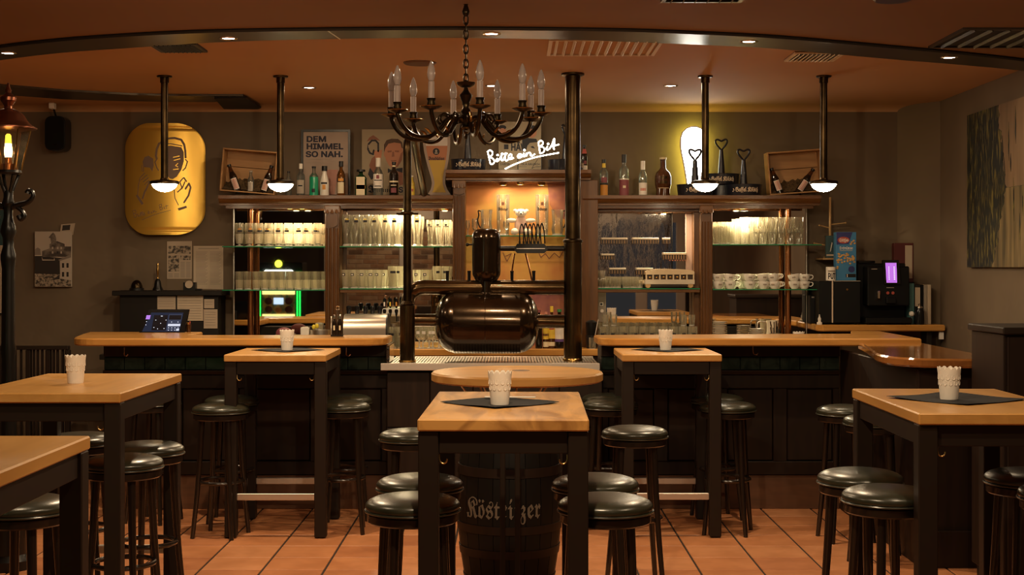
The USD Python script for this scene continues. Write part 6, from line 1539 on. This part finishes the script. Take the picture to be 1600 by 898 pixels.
# niche display
zn = SZ['ni'] + .0005
Yn_ = 11.11
for px, side in ((786, 'left'), (847, 'right')):
    t = thing('beer_glass', f'big straight display glass with an emblem and blackletter print, {side} of the plush bear', 'beer glass', (X(px, Yn_), Yn_, zn))
    part(t, 'glass_wall', lathe([(.046, .015), (.049, .05), (.053, .325)], 28), 'beer_glass', smooth=50)
    part(t, 'foot', lathe([(0, 0), (.047, 0), (.046, .015), (0, .018)], 24), 'glass_foot')
    part(t, 'emblem', sector(.0532, .236, .262, -.20, .20, 8), 'skin_shadow')
    tm = text('Bitburger', .024, .001, font='gothic', px=48, bold=1)
    w = np.array(tm.vertices); w[:, 0] *= .082 / np.ptp(w[:, 0]); a = w[:, 0] / .053; r = .0532 - w[:, 1]
    part(t, 'lettering', mk(np.stack([r * np.sin(a), -r * np.cos(a), w[:, 2] + .196], 1), tm.faces), 'ink', smooth=False)
bear = thing('plush_bear', 'pale plush bear sitting on the niche shelf between the two big glasses', 'plush toy', (X(814, 11.10), 11.10, zn))
part(bear, 'body', sphere(0, 0, .085, .052, .040, .075), 'plush_body')
hd = part(bear, 'head', sphere(0, -.012, .178, .046, .040, .034), 'plush')
for s in (-1, 1):
    part(hd, 'ear', sphere(s * .045, -.004, .196, .017, .010, .014, 1), 'plush'); part(hd, 'eye', sphere(s * .016, -.049, .184, .0045, sub=1), 'black_gloss')
    part(bear, 'arm', sphere(s * .075, -.015, .118, .042, .020, .018), 'plush'); part(bear, 'leg', sphere(s * .050, -.045, .030, .030, .040, .028), 'plush')
part(hd, 'nose', sphere(0, -.055, .170, .008, .006, .006, 1), 'black')
part(hd, 'muzzle', sphere(0, -.045, .168, .018, .012, .013, 1), 'plush')
def gob(px, h, r, label, stem=.4, Y=11.10):
    t = thing('goblet', label, 'goblet', (X(px, Y), Y, zn))
    part(t, 'glass_wall', lathe([(r * .25, h * stem), (r * .7, h * (stem + .08)), (r, h * (stem + .25)), (r * .98, h * .9), (r * .9, h)], 22), 'tumbler_glass', smooth=50)
    part(t, 'stem', lathe([(0, 0), (r * .8, 0), (r * .8, .004), (r * .2, .012), (r * .18, h * stem * .6), (r * .25, h * stem), (0, h * stem + .002)], 18), 'glass_foot')
gob(791, .112, .026, 'small stemmed glass left of the plush bear in the niche'); gob(731, .12, .016, 'thin glass at the left end of the niche shelf'); gob(742, .135, .024, 'stemmed glass second from the left end of the niche shelf', .3)
gob(851, .105, .024, 'small stemmed glass right of the plush bear in the niche', Y=11.05)
for px, flip, lab in ((760, 1, 'glass tankard with a dark handle at the left of the niche'), (871, -1, 'glass tankard with a dark handle at the right of the niche')):
    t = thing('tankard', lab, 'tankard', (X(px, 11.09), 11.09, zn))
    part(t, 'glass_wall', lathe([(.040, .014), (.048, .05), (.040, .10), (.044, .15), (.048, .205)], 26), 'tumbler_glass', smooth=60)
    part(t, 'foot', lathe([(0, 0), (.044, 0), (.041, .014), (0, .016)], 22), 'glass_foot')
    part(t, 'handle', tube([(-flip * .046, 0, .19), (-flip * .064, 0, .195), (-flip * .060, 0, .16), (-flip * .068, 0, .12), (-flip * .058, 0, .08), (-flip * .047, 0, .06)], .005, 8, 4), 'black_iron')

# model tram and the small racks on the rippled mirror
tr = thing('model_tram', 'cream wooden model tram with a row of windows on the shelf under the rippled mirror', 'model tram', (X(1046, 11.08), 11.08, zr_))
k5 = 11.08 / F
hw = 38 * k5
rf = [(-hw, .105)] + [(hw * math.cos(a), .128 + .022 * math.sin(a)) for a in np.linspace(PI, 0, 13)] + [(hw, .105)]
part(tr, 'roof', exty(Polygon(rf), -.045, .045), 'tram_cream')
part(tr, 'body', B(-hw - .006, hw + .004, -.040, .040, .028, .066, .003), 'tram_ivory')
part(tr, 'window_band', B(-hw, hw, -.036, .036, .0662, .1048), 'tram_window')
for k in range(8):
    x = -hw + (k + .0) * (2 * hw - .012) / 7
    part(tr, 'window_post', B(x, x + .012, -.0395, .0395, .0663, .1047), 'tram_cream')
for k in range(6):
    x = -hw + .032 + k * (2 * hw - .012) / 7
    part(tr, 'head_dot', sphere(x + .004, -.0385, .082, .010, .004, .010, 1), 'bright_brass')
part(tr, 'front_platform', B(-hw - .045, -hw - .007, -.035, .035, .034, .060, .004), 'tram_cream')
part(tr, 'chassis', B(-hw + .02, hw - .02, -.03, .03, .012, .027), 'tram_window')
for x in (-hw + .02, hw - .03):
    for y in (-.034, .034): part(tr, 'wheel', move(lathe([(0, -.005), (.020, -.005), (.020, .005), (0, .005)], 20), x, y, .020, rx=PI / 2), 'pale_wood')
for x0, x1, y0, y1, lab in ((939, 980, 371, 381, 'upper left one'), (988, 1029, 371, 381, 'upper middle one'), (1036.5, 1047, 371, 381, 'tiny upper right one'), (939, 960, 396, 405.5, 'middle left one'), (1036.5, 1072.5, 394, 405.5, 'middle right one, with red dots'), (952, 978, 418, 428, 'lower left one'), (994, 1020, 418, 429, 'lower middle one')):
    Yk = 11.20
    t = thing('wall_rack', f'small cream-topped slotted rack on the rippled mirror, {lab}', 'rack', (X((x0 + x1) / 2, Yk), Yk, Z(y1, Yk)))
    w = (x1 - x0) / 2 * Yk / F; h = (y1 - y0) * Yk / F
    part(t, 'rack_body', B(-w, w, -.006, .048, 0, h * .66, .001), 'tram_window')
    part(t, 'rack_top', B(-w, w, -.018, .048, h * .67, h, .003), 'tram_ivory')
    n = max(2, int((x1 - x0) / 4))
    for k in range(n + 1):
        x = -w + k * 2 * w / n
        part(t, 'divider', B(max(-w, x - .002), min(w, x + .002), -.0085, -.0062, .004, h * .64), 'pale_wood')
    if 'red' in lab:
        for k in range(n - 2): part(t, 'dot', sphere(-w + (k + 2.5) * 2 * w / n, -.007, -.006, .005, sub=1), 'label_pink')

# stainless machine with black handles, tap tower, small things on the left back counter
sm = thing('bar_machine', 'stainless steel machine with a rounded front and five black handles, behind the left counter', 'bar machine', (X(570, 10.62), 10.72, BC))
Ym = 10.62
zz0, zz1 = BC, Z(491.5, Ym)
prm = [(Ym, zz0), (Ym, zz0 + .06), (Ym + .0, zz1 - .11)] + [(Ym + .11 - .11 * math.cos(a), zz1 - .11 + .11 * math.sin(a)) for a in np.linspace(0, PI / 2, 10)] + [(Ym + .30, zz1), (Ym + .30, zz0)]
part(sm, 'housing', extx(Polygon(prm), X(536, Ym), X(602.5, Ym)), 'taps_steel', world=True, smooth=50)
part(sm, 'end_cap', extx(Polygon(prm).buffer(.003), X(602.6, Ym), X(604.5, Ym)), 'black', world=True)
for k, px in enumerate((545, 558, 571, 582, 593.5)):
    part(sm, 'handle', lathe([(0, 0), (.014, 0), (.019, .03), (.020, .052), (.016, .060), (0, .062)], 14, X(px, Ym + .2), Ym + .2, zz1 + .001), 'black_gloss', world=True)
tw = thing('tap_tower', 'white tap tower with three black handles bearing coloured badges, left of the brass post', 'tap tower', (X(614, 11.05), 11.05, BC))
Yk = 11.05
part(tw, 'column', lathe([(0, 0), (.05, 0), (.05, .02), (.035, .03), (.032, .18), (0, .18)], 20, X(614, Yk), Yk, BC), 'taps_steel', world=True)
part(tw, 'bridge', B(X(597, Yk), X(628, Yk), Yk - .03, Yk + .03, Z(494, Yk), Z(481, Yk), .014), 'porcelain', world=True)
for px, m in ((601.5, 'label_white'), (610.5, 'label_yellow'), (620, 'label_orange')):
    x = X(px, Yk)
    part(tw, 'tap_handle', lathe([(0, 0), (.006, 0), (.010, .02), (.0135, .05), (.012, .07), (.006, .076), (0, .077)], 12, x, Yk - .035, Z(481, Yk)), 'black_gloss', world=True)
    part(tw, 'badge', B(x - .006, x + .006, Yk - .052, Yk - .0485, Z(478, Yk), Z(471.5, Yk), .001), m, world=True)
    part(tw, 'tap', lathe([(0, 0), (.005, 0), (.010, .025), (.014, .04), (.013, .055), (0, .058)], 12, x, Yk - .04, Z(494, Yk)), 'black_gloss', world=True)
    part(tw, 'tap_cap', sphere(x, Yk - .035, Z(480.8, Yk) + .078, .006, sub=1), 'bright_steel', world=True)
mh = thing('menage', 'chrome cruet stand with two dark bottles near the right end of the left counter', 'cruet stand', (X(527, 9.42), 9.42, BT))
part(mh, 'base', B(-.042, .042, -.03, .03, .0, .012, .003), 'black_gloss')
part(mh, 'plate', B(-.044, -.040, -.028, .028, .0125, .135, .001), 'bright_steel'); part(mh, 'rod', cyl((0, .02, .012), (0, .02, .18), .004, n=8), 'bright_steel')
part(mh, 'ring', tube([(.012 * math.cos(a), .02, .19 + .012 * math.sin(a)) for a in np.linspace(0, 2 * PI, 17)[:-1]], .003, 6, closed=True), 'bright_steel')
for x, lab in ((-.018, 'left dark bottle of the two in the chrome cruet stand'), (.020, 'right dark bottle of the two in the chrome cruet stand')):
    t = thing('sauce_bottle', lab, 'sauce bottle', (X(527, 9.42) + x, 9.41, BT + .0125))
    part(t, 'bottle_body', lathe([(0, 0), (.015, 0), (.016, .004), (.016, .075), (.010, .095), (.008, .105), (0, .105)], 18), 'dark_bottle')
    part(t, 'cap', lathe([(0, .1055), (.010, .1055), (.011, .125), (.006, .134), (0, .134)], 14), 'bright_steel')
    part(t, 'label', sector(.0166, .030, .062, -.35, .35, 8), 'label_cream')
nbx = thing('napkin_box', 'white cube-shaped box on the back counter, left of the stainless machine', 'box', (X(477, 10.85), 10.85, BC))
part(nbx, 'box_body', B(-.033, .033, -.03, .03, 0, Z(511, 10.85) - BC, .004), 'porcelain'); part(nbx, 'tissue', B(-.02, .02, -.012, .012, Z(511, 10.85) - BC, Z(510, 10.85) - BC, .002), 'paper')
sb_ = thing('steel_bowl', 'round stainless steel bowl on the back counter behind the left counter', 'bowl', (X(500, 10.85), 10.85, BC))
part(sb_, 'bowl', lathe([(0, 0), (.06, 0), (.072, .05), (.075, .142), (.070, .142), (.066, .05), (0, .01)], 32), 'steel')
for px, py in ((490.5, 505.5), (495.5, 504)): solo('lemon', sphere(X(px, 10.85), 10.84, Z(py + 5, 10.85), .015, .013, .019), 'lemon', f'{"left" if px < 493 else "right"} yellow lemon on the rim of the steel bowl', 'lemon')
pk = solo('food_packet', sphere(X(444, 10.88), 10.88, BC + .115, .065, .03, .045), 'label_plum', 'reddish packet on the back counter behind the pot of the left counter table', 'packet')
tray_ = solo('tray', B(X(408, 10.9), X(470, 10.9), 10.78, 10.98, BC + .05, BC + .072, .006), 'paper_pale', 'pale tray on the back counter below the lower left glasses', 'tray')
part(tray_, 'tray_stand', B(X(412, 10.9), X(466, 10.9), 10.80, 10.96, BC, BC + .049, .004), 'black')
# sockets plate, brush and stick right of the column
sk = thing('socket_panel', 'beige wall panel with three square sockets and a round knob, right of the column', 'socket panel', (X(930, 11.2), 11.2, Z(478, 11.2)))
part(sk, 'panel', B(X(914, 11.2), X(947, 11.2), 11.2, 11.24, Z(503, 11.2), Z(454, 11.2), .003), 'paper_grey', world=True)
for px in (920.5, 930, 939.5):
    s = part(sk, 'socket', B(X(px - 3, 11.2), X(px + 3, 11.2), 11.193, 11.1995, Z(478, 11.2), Z(472, 11.2), .002), 'white', world=True)
    part(s, 'hole', exty(ell(X(px, 11.2), Z(475, 11.2), .009, .009), 11.191, 11.1929), 'black', world=True)
part(sk, 'knob', exty(ell(X(940.5, 11.2), Z(485.5, 11.2), .014, .014), 11.185, 11.1995), 'steel', world=True)
br = thing('brush', 'black dish brush with bristles behind the column, beside the sockets', 'brush', (X(924, 10.85), 10.85, BC))
part(br, 'holder', lathe([(0, 0), (.04, 0), (.045, .10), (.042, .10), (0, .01)], 20), 'black')
part(br, 'brush_head', lathe([(0, .02), (.02, .02), (.042, .12), (.044, .20), (.02, .215), (0, .21)], 20), 'black_iron')
jr = thing('measuring_jar', 'small glass jar with a pale stirring stick beside the black brush', 'jar', (X(925.5, 10.78), 10.78, BC))
part(jr, 'glass_wall', lathe([(.026, .004), (.028, .085)], 18), 'tumbler_glass'); part(jr, 'foot', lathe([(0, 0), (.026, 0), (.026, .004), (0, .005)], 18), 'glass_foot')
part(jr, 'stick', cyl((.004, 0, .012), (.046, 0, .225), .004, n=8), 'brushed_steel')
# cutlery and mugs right
ck = thing('cutlery_holder', 'steel beaker full of cutlery on the back counter, right of the saucers', 'cutlery holder', (X(1212, 10.92), 10.92, BC))
part(ck, 'beaker', lathe([(0, 0), (.045, 0), (.05, .11), (.047, .11), (.042, .006), (0, .006)], 24), 'steel')
for k in range(12):
    a = k * 2.4
    part(ck, 'cutlery', cyl((.02 * math.cos(a), .02 * math.sin(a), .01), (.042 * math.cos(a), .04 * math.sin(a), .175 + .03 * math.sin(k * 3)), .0035, .005, 6), 'bright_steel')
jg = thing('milk_jug', 'pale milk jug behind the cutlery on the right back counter', 'jug', (X(1207, 11.1), 11.10, BC))
part(jg, 'jug_body', lathe([(0, 0), (.05, 0), (.052, .05), (.045, .14), (.048, .205), (.045, .205), (.04, .14), (0, .01)], 24), 'tram_ivory'); part(jg, 'handle', tube([(-.046, 0, .19), (-.10, 0, .195), (-.12, 0, .17), (-.118, 0, .06), (-.05, 0, .05)], .005, 8, 4), 'steel')

# ================================================================== right corner: side shelf with machines
ZS = Z(507, 10.9)
ss = thing('side_counter', 'light wooden side counter in the right corner carrying the black machines', 'side counter', (2.85, 11.1, 0))
part(ss, 'worktop', top_from([(X(1281, 10.75), 10.90), (X(1290, 10.75), 10.82), (X(1395, 10.85), 10.85), (3.345, 10.88), (3.345, 11.08), (3.14, 11.38), (X(1272, 11.0), 11.38), (X(1272, 11.0), 10.98)], ZS - .05, ZS), 'honey_wood', world=True)
part(ss, 'support', B(2.50, 2.53, 11.0, 11.36, 0, ZS - .051, .003), 'black_board', world=True); part(ss, 'support', B(3.22, 3.26, 10.93, 11.10, .0, ZS - .051, .003), 'black_board', world=True)
part(ss, 'cable_box', B(X(1467, 10.92), X(1474, 10.92), 10.905, 10.929, Z(530, 10.92), Z(518.5, 10.92), .002), 'white', world=True)
fr = thing('mini_fridge', 'black cube-shaped milk fridge with a pale door edge on the side counter', 'fridge', (X(1313, 10.98), 10.98, ZS))
Yf = 10.92
part(fr, 'body', B(X(1280, Yf), X(1344.5, Yf), Yf + .006, 11.30, ZS + .012, Z(439.5, Yf), .004), 'machine_black', world=True)
part(fr, 'door', B(X(1302, Yf), X(1344, Yf), Yf - .012, Yf + .005, ZS + .014, Z(440, Yf), .004), 'machine_black', world=True)
part(fr, 'door_edge', B(X(1299.5, Yf), X(1301.5, Yf), Yf - .013, Yf + .005, ZS + .014, Z(438.5, Yf), .001), 'paper_pale', world=True)
part(fr, 'lock', move(lathe([(0, -.003), (.008, -.003), (.008, .003), (0, .003)], 14), X(1323, Yf), Yf - .014, Z(452, Yf), rx=PI / 2), 'bright_brass', world=True)
for px in (1284, 1338): part(fr, 'foot', cyl((X(px, Yf), Yf + .05, ZS), (X(px, Yf), Yf + .05, ZS + .012), .015, n=10), 'black', world=True)
part(fr, 'top_mat', B(X(1303, Yf), X(1344, Yf), Yf - .005, 11.1, Z(439.4, Yf), Z(438.2, Yf)), 'paper_grey', world=True)
cm = thing('coffee_machine', 'black automatic coffee machine with a glowing violet screen on the side counter', 'coffee machine', (X(1382, 10.98), 10.98, ZS))
Yo = 10.90
part(cm, 'body', B(X(1347, Yo), X(1424, Yo), Yo + .16, 11.28, ZS + .010, Z(411, Yo), .008), 'machine_black', world=True)
part(cm, 'front', B(X(1356, Yo), X(1421, Yo), Yo, Yo + .158, Z(478, Yo), Z(416, Yo), .008), 'machine_black', world=True)
part(cm, 'drip_base', B(X(1352, Yo), X(1424, Yo), Yo - .02, Yo + .158, ZS + .010, ZS + .055, .006), 'machine_black', world=True)
part(cm, 'bean_hopper', B(X(1349, Yo), X(1376, Yo), Yo + .16, Yo + .34, Z(410.8, Yo), Z(407, Yo), .004), 'black_gloss', world=True)
sc_ = [(1378, 406.5), (1402.5, 406.5), (1405, 443), (1381, 443)]
part(cm, 'screen_housing', exty(Polygon([(X(a, Yo), Z(b, Yo)) for a, b in sc_]).buffer(.002), Yo - .03, Yo - .0005), 'black_gloss', world=True)
part(cm, 'screen', exty(Polygon([(X(a, Yo), Z(b, Yo)) for a, b in ((1381.7, 410.5), (1399, 410.5), (1400, 441.5), (1383.5, 441.5))]), Yo - .0325, Yo - .0305), 'screen_violet', world=True, label='glowing violet screen')
for k in range(8):
    b = 416.5 + k * 2.7
    for a, w in ((1386.3, 1.3), (1394.3, 1.9)):
        part(cm, 'screen_mark', exty(px_rect(a + k * .1, a + w + k * .1, b, b + 1.5, Yo), Yo - .0335, Yo - .0327), 'screen_light', world=True, smooth=False)
for px in (1387, 1395): part(cm, 'lamp', move(lathe([(0, -.003), (.012, -.003), (.012, .003), (0, .003)], 14), X(px, Yo), Yo - .003, Z(457.5, Yo), rx=PI / 2), 'label_red', world=True)
part(cm, 'spout', B(X(1370, Yo), X(1374, Yo), Yo - .03, Yo - .001, Z(466, Yo), Z(454, Yo), .003), 'bright_steel', world=True)
part(cm, 'outlet', B(X(1383, Yo), X(1398, Yo), Yo - .05, Yo - .001, Z(474, Yo), Z(464, Yo), .006), 'machine_black', world=True)
for r_ in ((1385, 1397, 448.8, 450), (1361.5, 1370.5, 419.6, 421)): part(cm, 'name_strip', exty(px_rect(*r_, Yo), Yo - .0012, Yo - .0003), 'paper_grey', world=True, smooth=False)
for px in (1360, 1416): part(cm, 'foot', cyl((X(px, Yo), Yo + .05, ZS), (X(px, Yo), Yo + .05, ZS + .010), .015, n=10), 'black', world=True)
bbx = solo('storage_box', B(X(1396, 11.3), X(1428, 11.3), 11.285, 11.36, ZS, Z(441, 11.3), .003), 'machine_black', 'black upright box behind the coffee machine, under the dark red binder', 'box')
def binder(x0, x1, y0, y1, mat, lab, Y=11.2, base=None, lmat='paper_pale', lrect=None, d=.22):
    z0 = ZS if base is None else base
    t = thing('binder', lab, 'binder', (X((x0 + x1) / 2, Y), Y, z0))
    w = (x1 - x0) / 2 * Y / F; h = Z(y0, Y) - z0
    part(t, 'cover', B(-w, w, 0, d, 0, h, .003), mat)
    if lrect: part(t, 'spine_label', exty(sbox(lrect[0] * w, lrect[1] * h, lrect[2] * w, lrect[3] * h), -.0015, -.0003), lmat)
    return t
binder(1397, 1427.5, 379.5, 440, 'binder_red', 'large dark red binder with a white label, above the coffee machine', Y=11.29, base=Z(440.8, 11.3), lrect=(.12, .10, .86, .94), d=.07)
binder(1421, 1428.5, 442.5, 507, 'teal', 'teal binder right of the coffee machine, leftmost of the upright files', Y=11.0)
binder(1429, 1438.5, 444.5, 507, 'black', 'black binder with a pale and green spine label right of the coffee machine', Y=11.0, lrect=(-.85, .45, .85, .93))
binder(1439, 1443, 444.5, 507, 'machine_black', 'thin all-black file right of the coffee machine', Y=11.0)
binder(1443.5, 1449, 445, 507, 'paper_grey', 'narrow grey file right of the coffee machine', Y=11.0)
binder(1449.4, 1455, 444.5, 507, 'paper_pale', 'pale narrow file, rightmost of the upright files', Y=11.0)
cf = thing('carafe', 'dark carafe with a shiny knob in front of the upright files', 'carafe', (X(1436.5, 10.93), 10.93, ZS))
part(cf, 'carafe_body', lathe([(0, 0), (.036, 0), (.038, .02), (.036, .10), (.028, .125), (0, .127)], 22), 'black_gloss'); part(cf, 'lid', lathe([(0, .1275), (.026, .1275), (.024, .14), (.008, .146), (.009, .160), (0, .164)], 18), 'bright_steel')
tb = thing('tea_figure', 'small round pale figure in front of the teal binder', 'figure', (X(1424.5, 10.94), 10.94, ZS))
part(tb, 'body', lathe([(0, 0), (.017, 0), (.020, .02), (.018, .045), (.010, .06), (0, .062)], 18), 'teal_dark'); part(tb, 'head', sphere(0, 0, .082, .021), 'label_white')
# grey crate-like caddy and shaker left of the fridge
cd_ = thing('tall_tin', 'tall dark tin left of the black fridge on the side counter', 'tin', (X(1272, 11.15), 11.15, ZS))
part(cd_, 'tin_body', B(X(1264, 11.15) - X(1272, 11.15), X(1280, 11.15) - X(1272, 11.15), -.05, .05, 0, Z(461, 11.15) - ZS, .004), 'machine_black')
part(cd_, 'tin_print', B(-.03, .03, -.0515, -.0503, Z(465, 11.15) - ZS, Z(463, 11.15) - ZS), 'paper_grey')
sk2 = thing('salt_shaker', 'small white shaker at the left end of the side counter', 'shaker', (X(1280.5, 10.93), 10.93, ZS))
part(sk2, 'shaker_body', lathe([(0, 0), (.022, 0), (.022, .016), (.012, .022), (.014, .045), (.007, .058), (.006, .068), (0, .07)], 18), 'porcelain')
part(sk2, 'shaker_cap', lathe([(0, .0702), (.006, .0702), (.005, .078), (0, .08)], 12), 'white')
# peanut box, mug, mug tree on its small wall shelf
zf_ = Z(438.2, 10.92)
pbx = thing('peanut_box', 'tall blue snack box printed with peanuts standing on the black fridge', 'snack box', (X(1321.5, 10.96), 10.96, zf_))
Ybx = 10.96
w0, w1 = X(1306.5, Ybx), X(1338, Ybx)
part(pbx, 'carton', B(w0, w1, Ybx, Ybx + .09, zf_, Z(362.5, Ybx), .002), 'box_blue', world=True)
def bxf(name, poly, mat, d=0, label=None): flat(pbx, name, poly, mat, Ybx - .0003 - d, .0008, label=label)
bxf('print_top', [(1307, 363), (1332, 363), (1326, 381), (1307, 382)], 'box_navy', .0)
bxf('logo_oval', ell(X(1318, Ybx), Z(375, Ybx), .047, .026), 'label_red', .0010)
lettering(pbx, 'ültje', 1318.5, 377.3, Ybx - .0023, 4.6, 14, 'label_white', bold=2)
lettering(pbx, 'Erdnüsse', 1322, 389.5, Ybx - .0008, 4.4, 20.5, 'label_white', bold=1)
bxf('print_line', px_rect(1312, 1332, 391.3, 392.0, Ybx), 'paper_pale')
r4 = random.Random(9)
for k in range(42):
    px = r4.uniform(1308, 1336); py = 396 + (abs(r4.gauss(0, .45)) % 1) * 24
    if py > 412 and px > 1326: continue
    part(pbx, 'peanut', sphere(X(px, Ybx), Ybx - .002, Z(py, Ybx), .0095, .002, .0078, 1), 'peanut', world=True)
for px, py in ((1331, 378), (1334, 376), (1335.5, 380), (1329.5, 381)): part(pbx, 'peanut', sphere(X(px, Ybx), Ybx - .002, Z(py, Ybx), .0095, .002, .0078, 1), 'peanut', world=True)
bxf('seal', ell(X(1330.5, Ybx), Z(420.5, Ybx), .025, .025), 'box_navy', .0006)
bxf('slot', px_rect(1321.5, 1337, 428, 433, Ybx), 'black', .0002); bxf('slot_tab', px_rect(1323, 1324.3, 428, 433, Ybx), 'label_white', .0012)
mg = thing('mug', 'white mug with dark lettering on the black fridge, left of the peanut box', 'mug', (X(1298, 10.95), 10.95, zf_))
part(mg, 'mug_body', lathe([(0, 0), (.036, 0), (.038, .004), (.038, .106), (.035, .106), (.034, .008), (0, .008)], 28), 'porcelain')
tmm = text('PUT', .042, .001, px=48, bold=2); w = np.array(tmm.vertices); w[:, 0] *= .058 / np.ptp(w[:, 0]); a = w[:, 0] / .038; r = .0383 - w[:, 1]
part(mg, 'lettering', mk(np.stack([r * np.sin(a), -r * np.cos(a), w[:, 2] + .014], 1), tmm.faces), 'ink', smooth=False)
part(mg, 'print_band', sector(.0384, .066, .080, -.8, .8, 10), 'paper_grey')
Yh = 11.26
wsf = solo('wall_shelf', B(X(1279, Yh), X(1307, Yh), 11.10, 11.395, Z(406, Yh), Z(403, Yh), .003), 'pale_wood', 'narrow light wooden wall shelf above the white mug', 'shelf')
zh = Z(403, Yh)
mt = thing('mug_tree', 'light wooden mug tree with pegs standing on the narrow wall shelf', 'mug tree', (X(1297, Yh), Yh, zh))
part(mt, 'post', cyl((0, 0, .0), (0, 0, Z(308, Yh) - zh), .0105, .0095, 12), 'pale_wood')
part(mt, 'foot', lathe([(0, 0), (.05, 0), (.05, .012), (.0106, .014)], 20), 'pale_wood')
for px, py in ((1280, 352), (1321, 348), (1272, 380), (1316, 378)):
    z = Z(py + (2 if px < 1297 else 1), Yh) - zh
    x = X(px, Yh) - X(1297, Yh)
    part(mt, 'peg', cyl((0, 0, z - .01), (x, -.01, Z(py, Yh) - zh), .0048, n=8), 'pale_wood'); part(mt, 'peg_knob', sphere(x, -.01, Z(py, Yh) - zh, .0075, sub=1), 'pale_wood')
bk = thing('picture_card', 'dark teal box with a pale picture leaning on the mug tree', 'card box', (X(1298.5, 11.17), 11.17, zh))
part(bk, 'card', B(X(1290.5, 11.17) - X(1298.5, 11.17), X(1306.5, 11.17) - X(1298.5, 11.17), 0, .03, 0, Z(368, 11.17) - zh, .002), 'teal_dark')
part(bk, 'pale_strip', exty(Polygon([(-.010, .05), (-.003, .05), (.012, .12), (.005, .125)]), -.0012, -.0002), 'label_white'); part(bk, 'pale_foot', exty(sbox(-.036, .015, .036, .030), -.0012, -.0002), 'paper_pale')

# ================================================================== slot machine behind the camera: seen in the left mirror
sg = thing('slot_machine', 'slot machine with green light strips, reflected in the left mirror', 'slot machine', (-3.57, .75, 0))
mx, my = -3.57, .95
part(sg, 'cabinet', B(mx - .36, mx + .36, .45, my, 0, 1.70, .01), 'machine_black', world=True)
part(sg, 'topper', B(mx - .22, mx + .22, my - .08, my + .03, 1.44, 1.585, .02), 'machine_white', world=True)
part(sg, 'ball_lamp', sphere(mx, my + .02, 1.68, .055), 'machine_ball', world=True)
part(sg, 'screen', B(mx - .25, mx + .25, my + .001, my + .012, .86, 1.30, .002), 'machine_art', world=True)
part(sg, 'screen_header', B(mx - .25, mx + .25, my + .0125, my + .02, 1.21, 1.30, .002), 'machine_yellow', world=True)
part(sg, 'screen_footer', B(mx - .25, mx + .25, my + .0125, my + .02, .86, .91, .002), 'machine_yellow', world=True)
part(sg, 'blue_window', B(mx - .075, mx + .075, my + .0125, my + .02, 1.06, 1.16, .002), 'machine_blue', world=True)
for sx in (-1, 1):
    for sz in (1.11, .98): part(sg, 'reel', sphere(mx + sx * .155, my + .012, sz, .06, .015, .055, 2), 'binder_red', world=True)
    for dx in (.285, .325): part(sg, 'light_strip', B(mx + sx * dx - .010, mx + sx * dx + .010, my + .001, my + .015, .60, 1.56, .004), 'machine_green', world=True)
part(sg, 'reel', sphere(mx, my + .012, .97, .05, .015, .045, 2), 'label_orange', world=True)
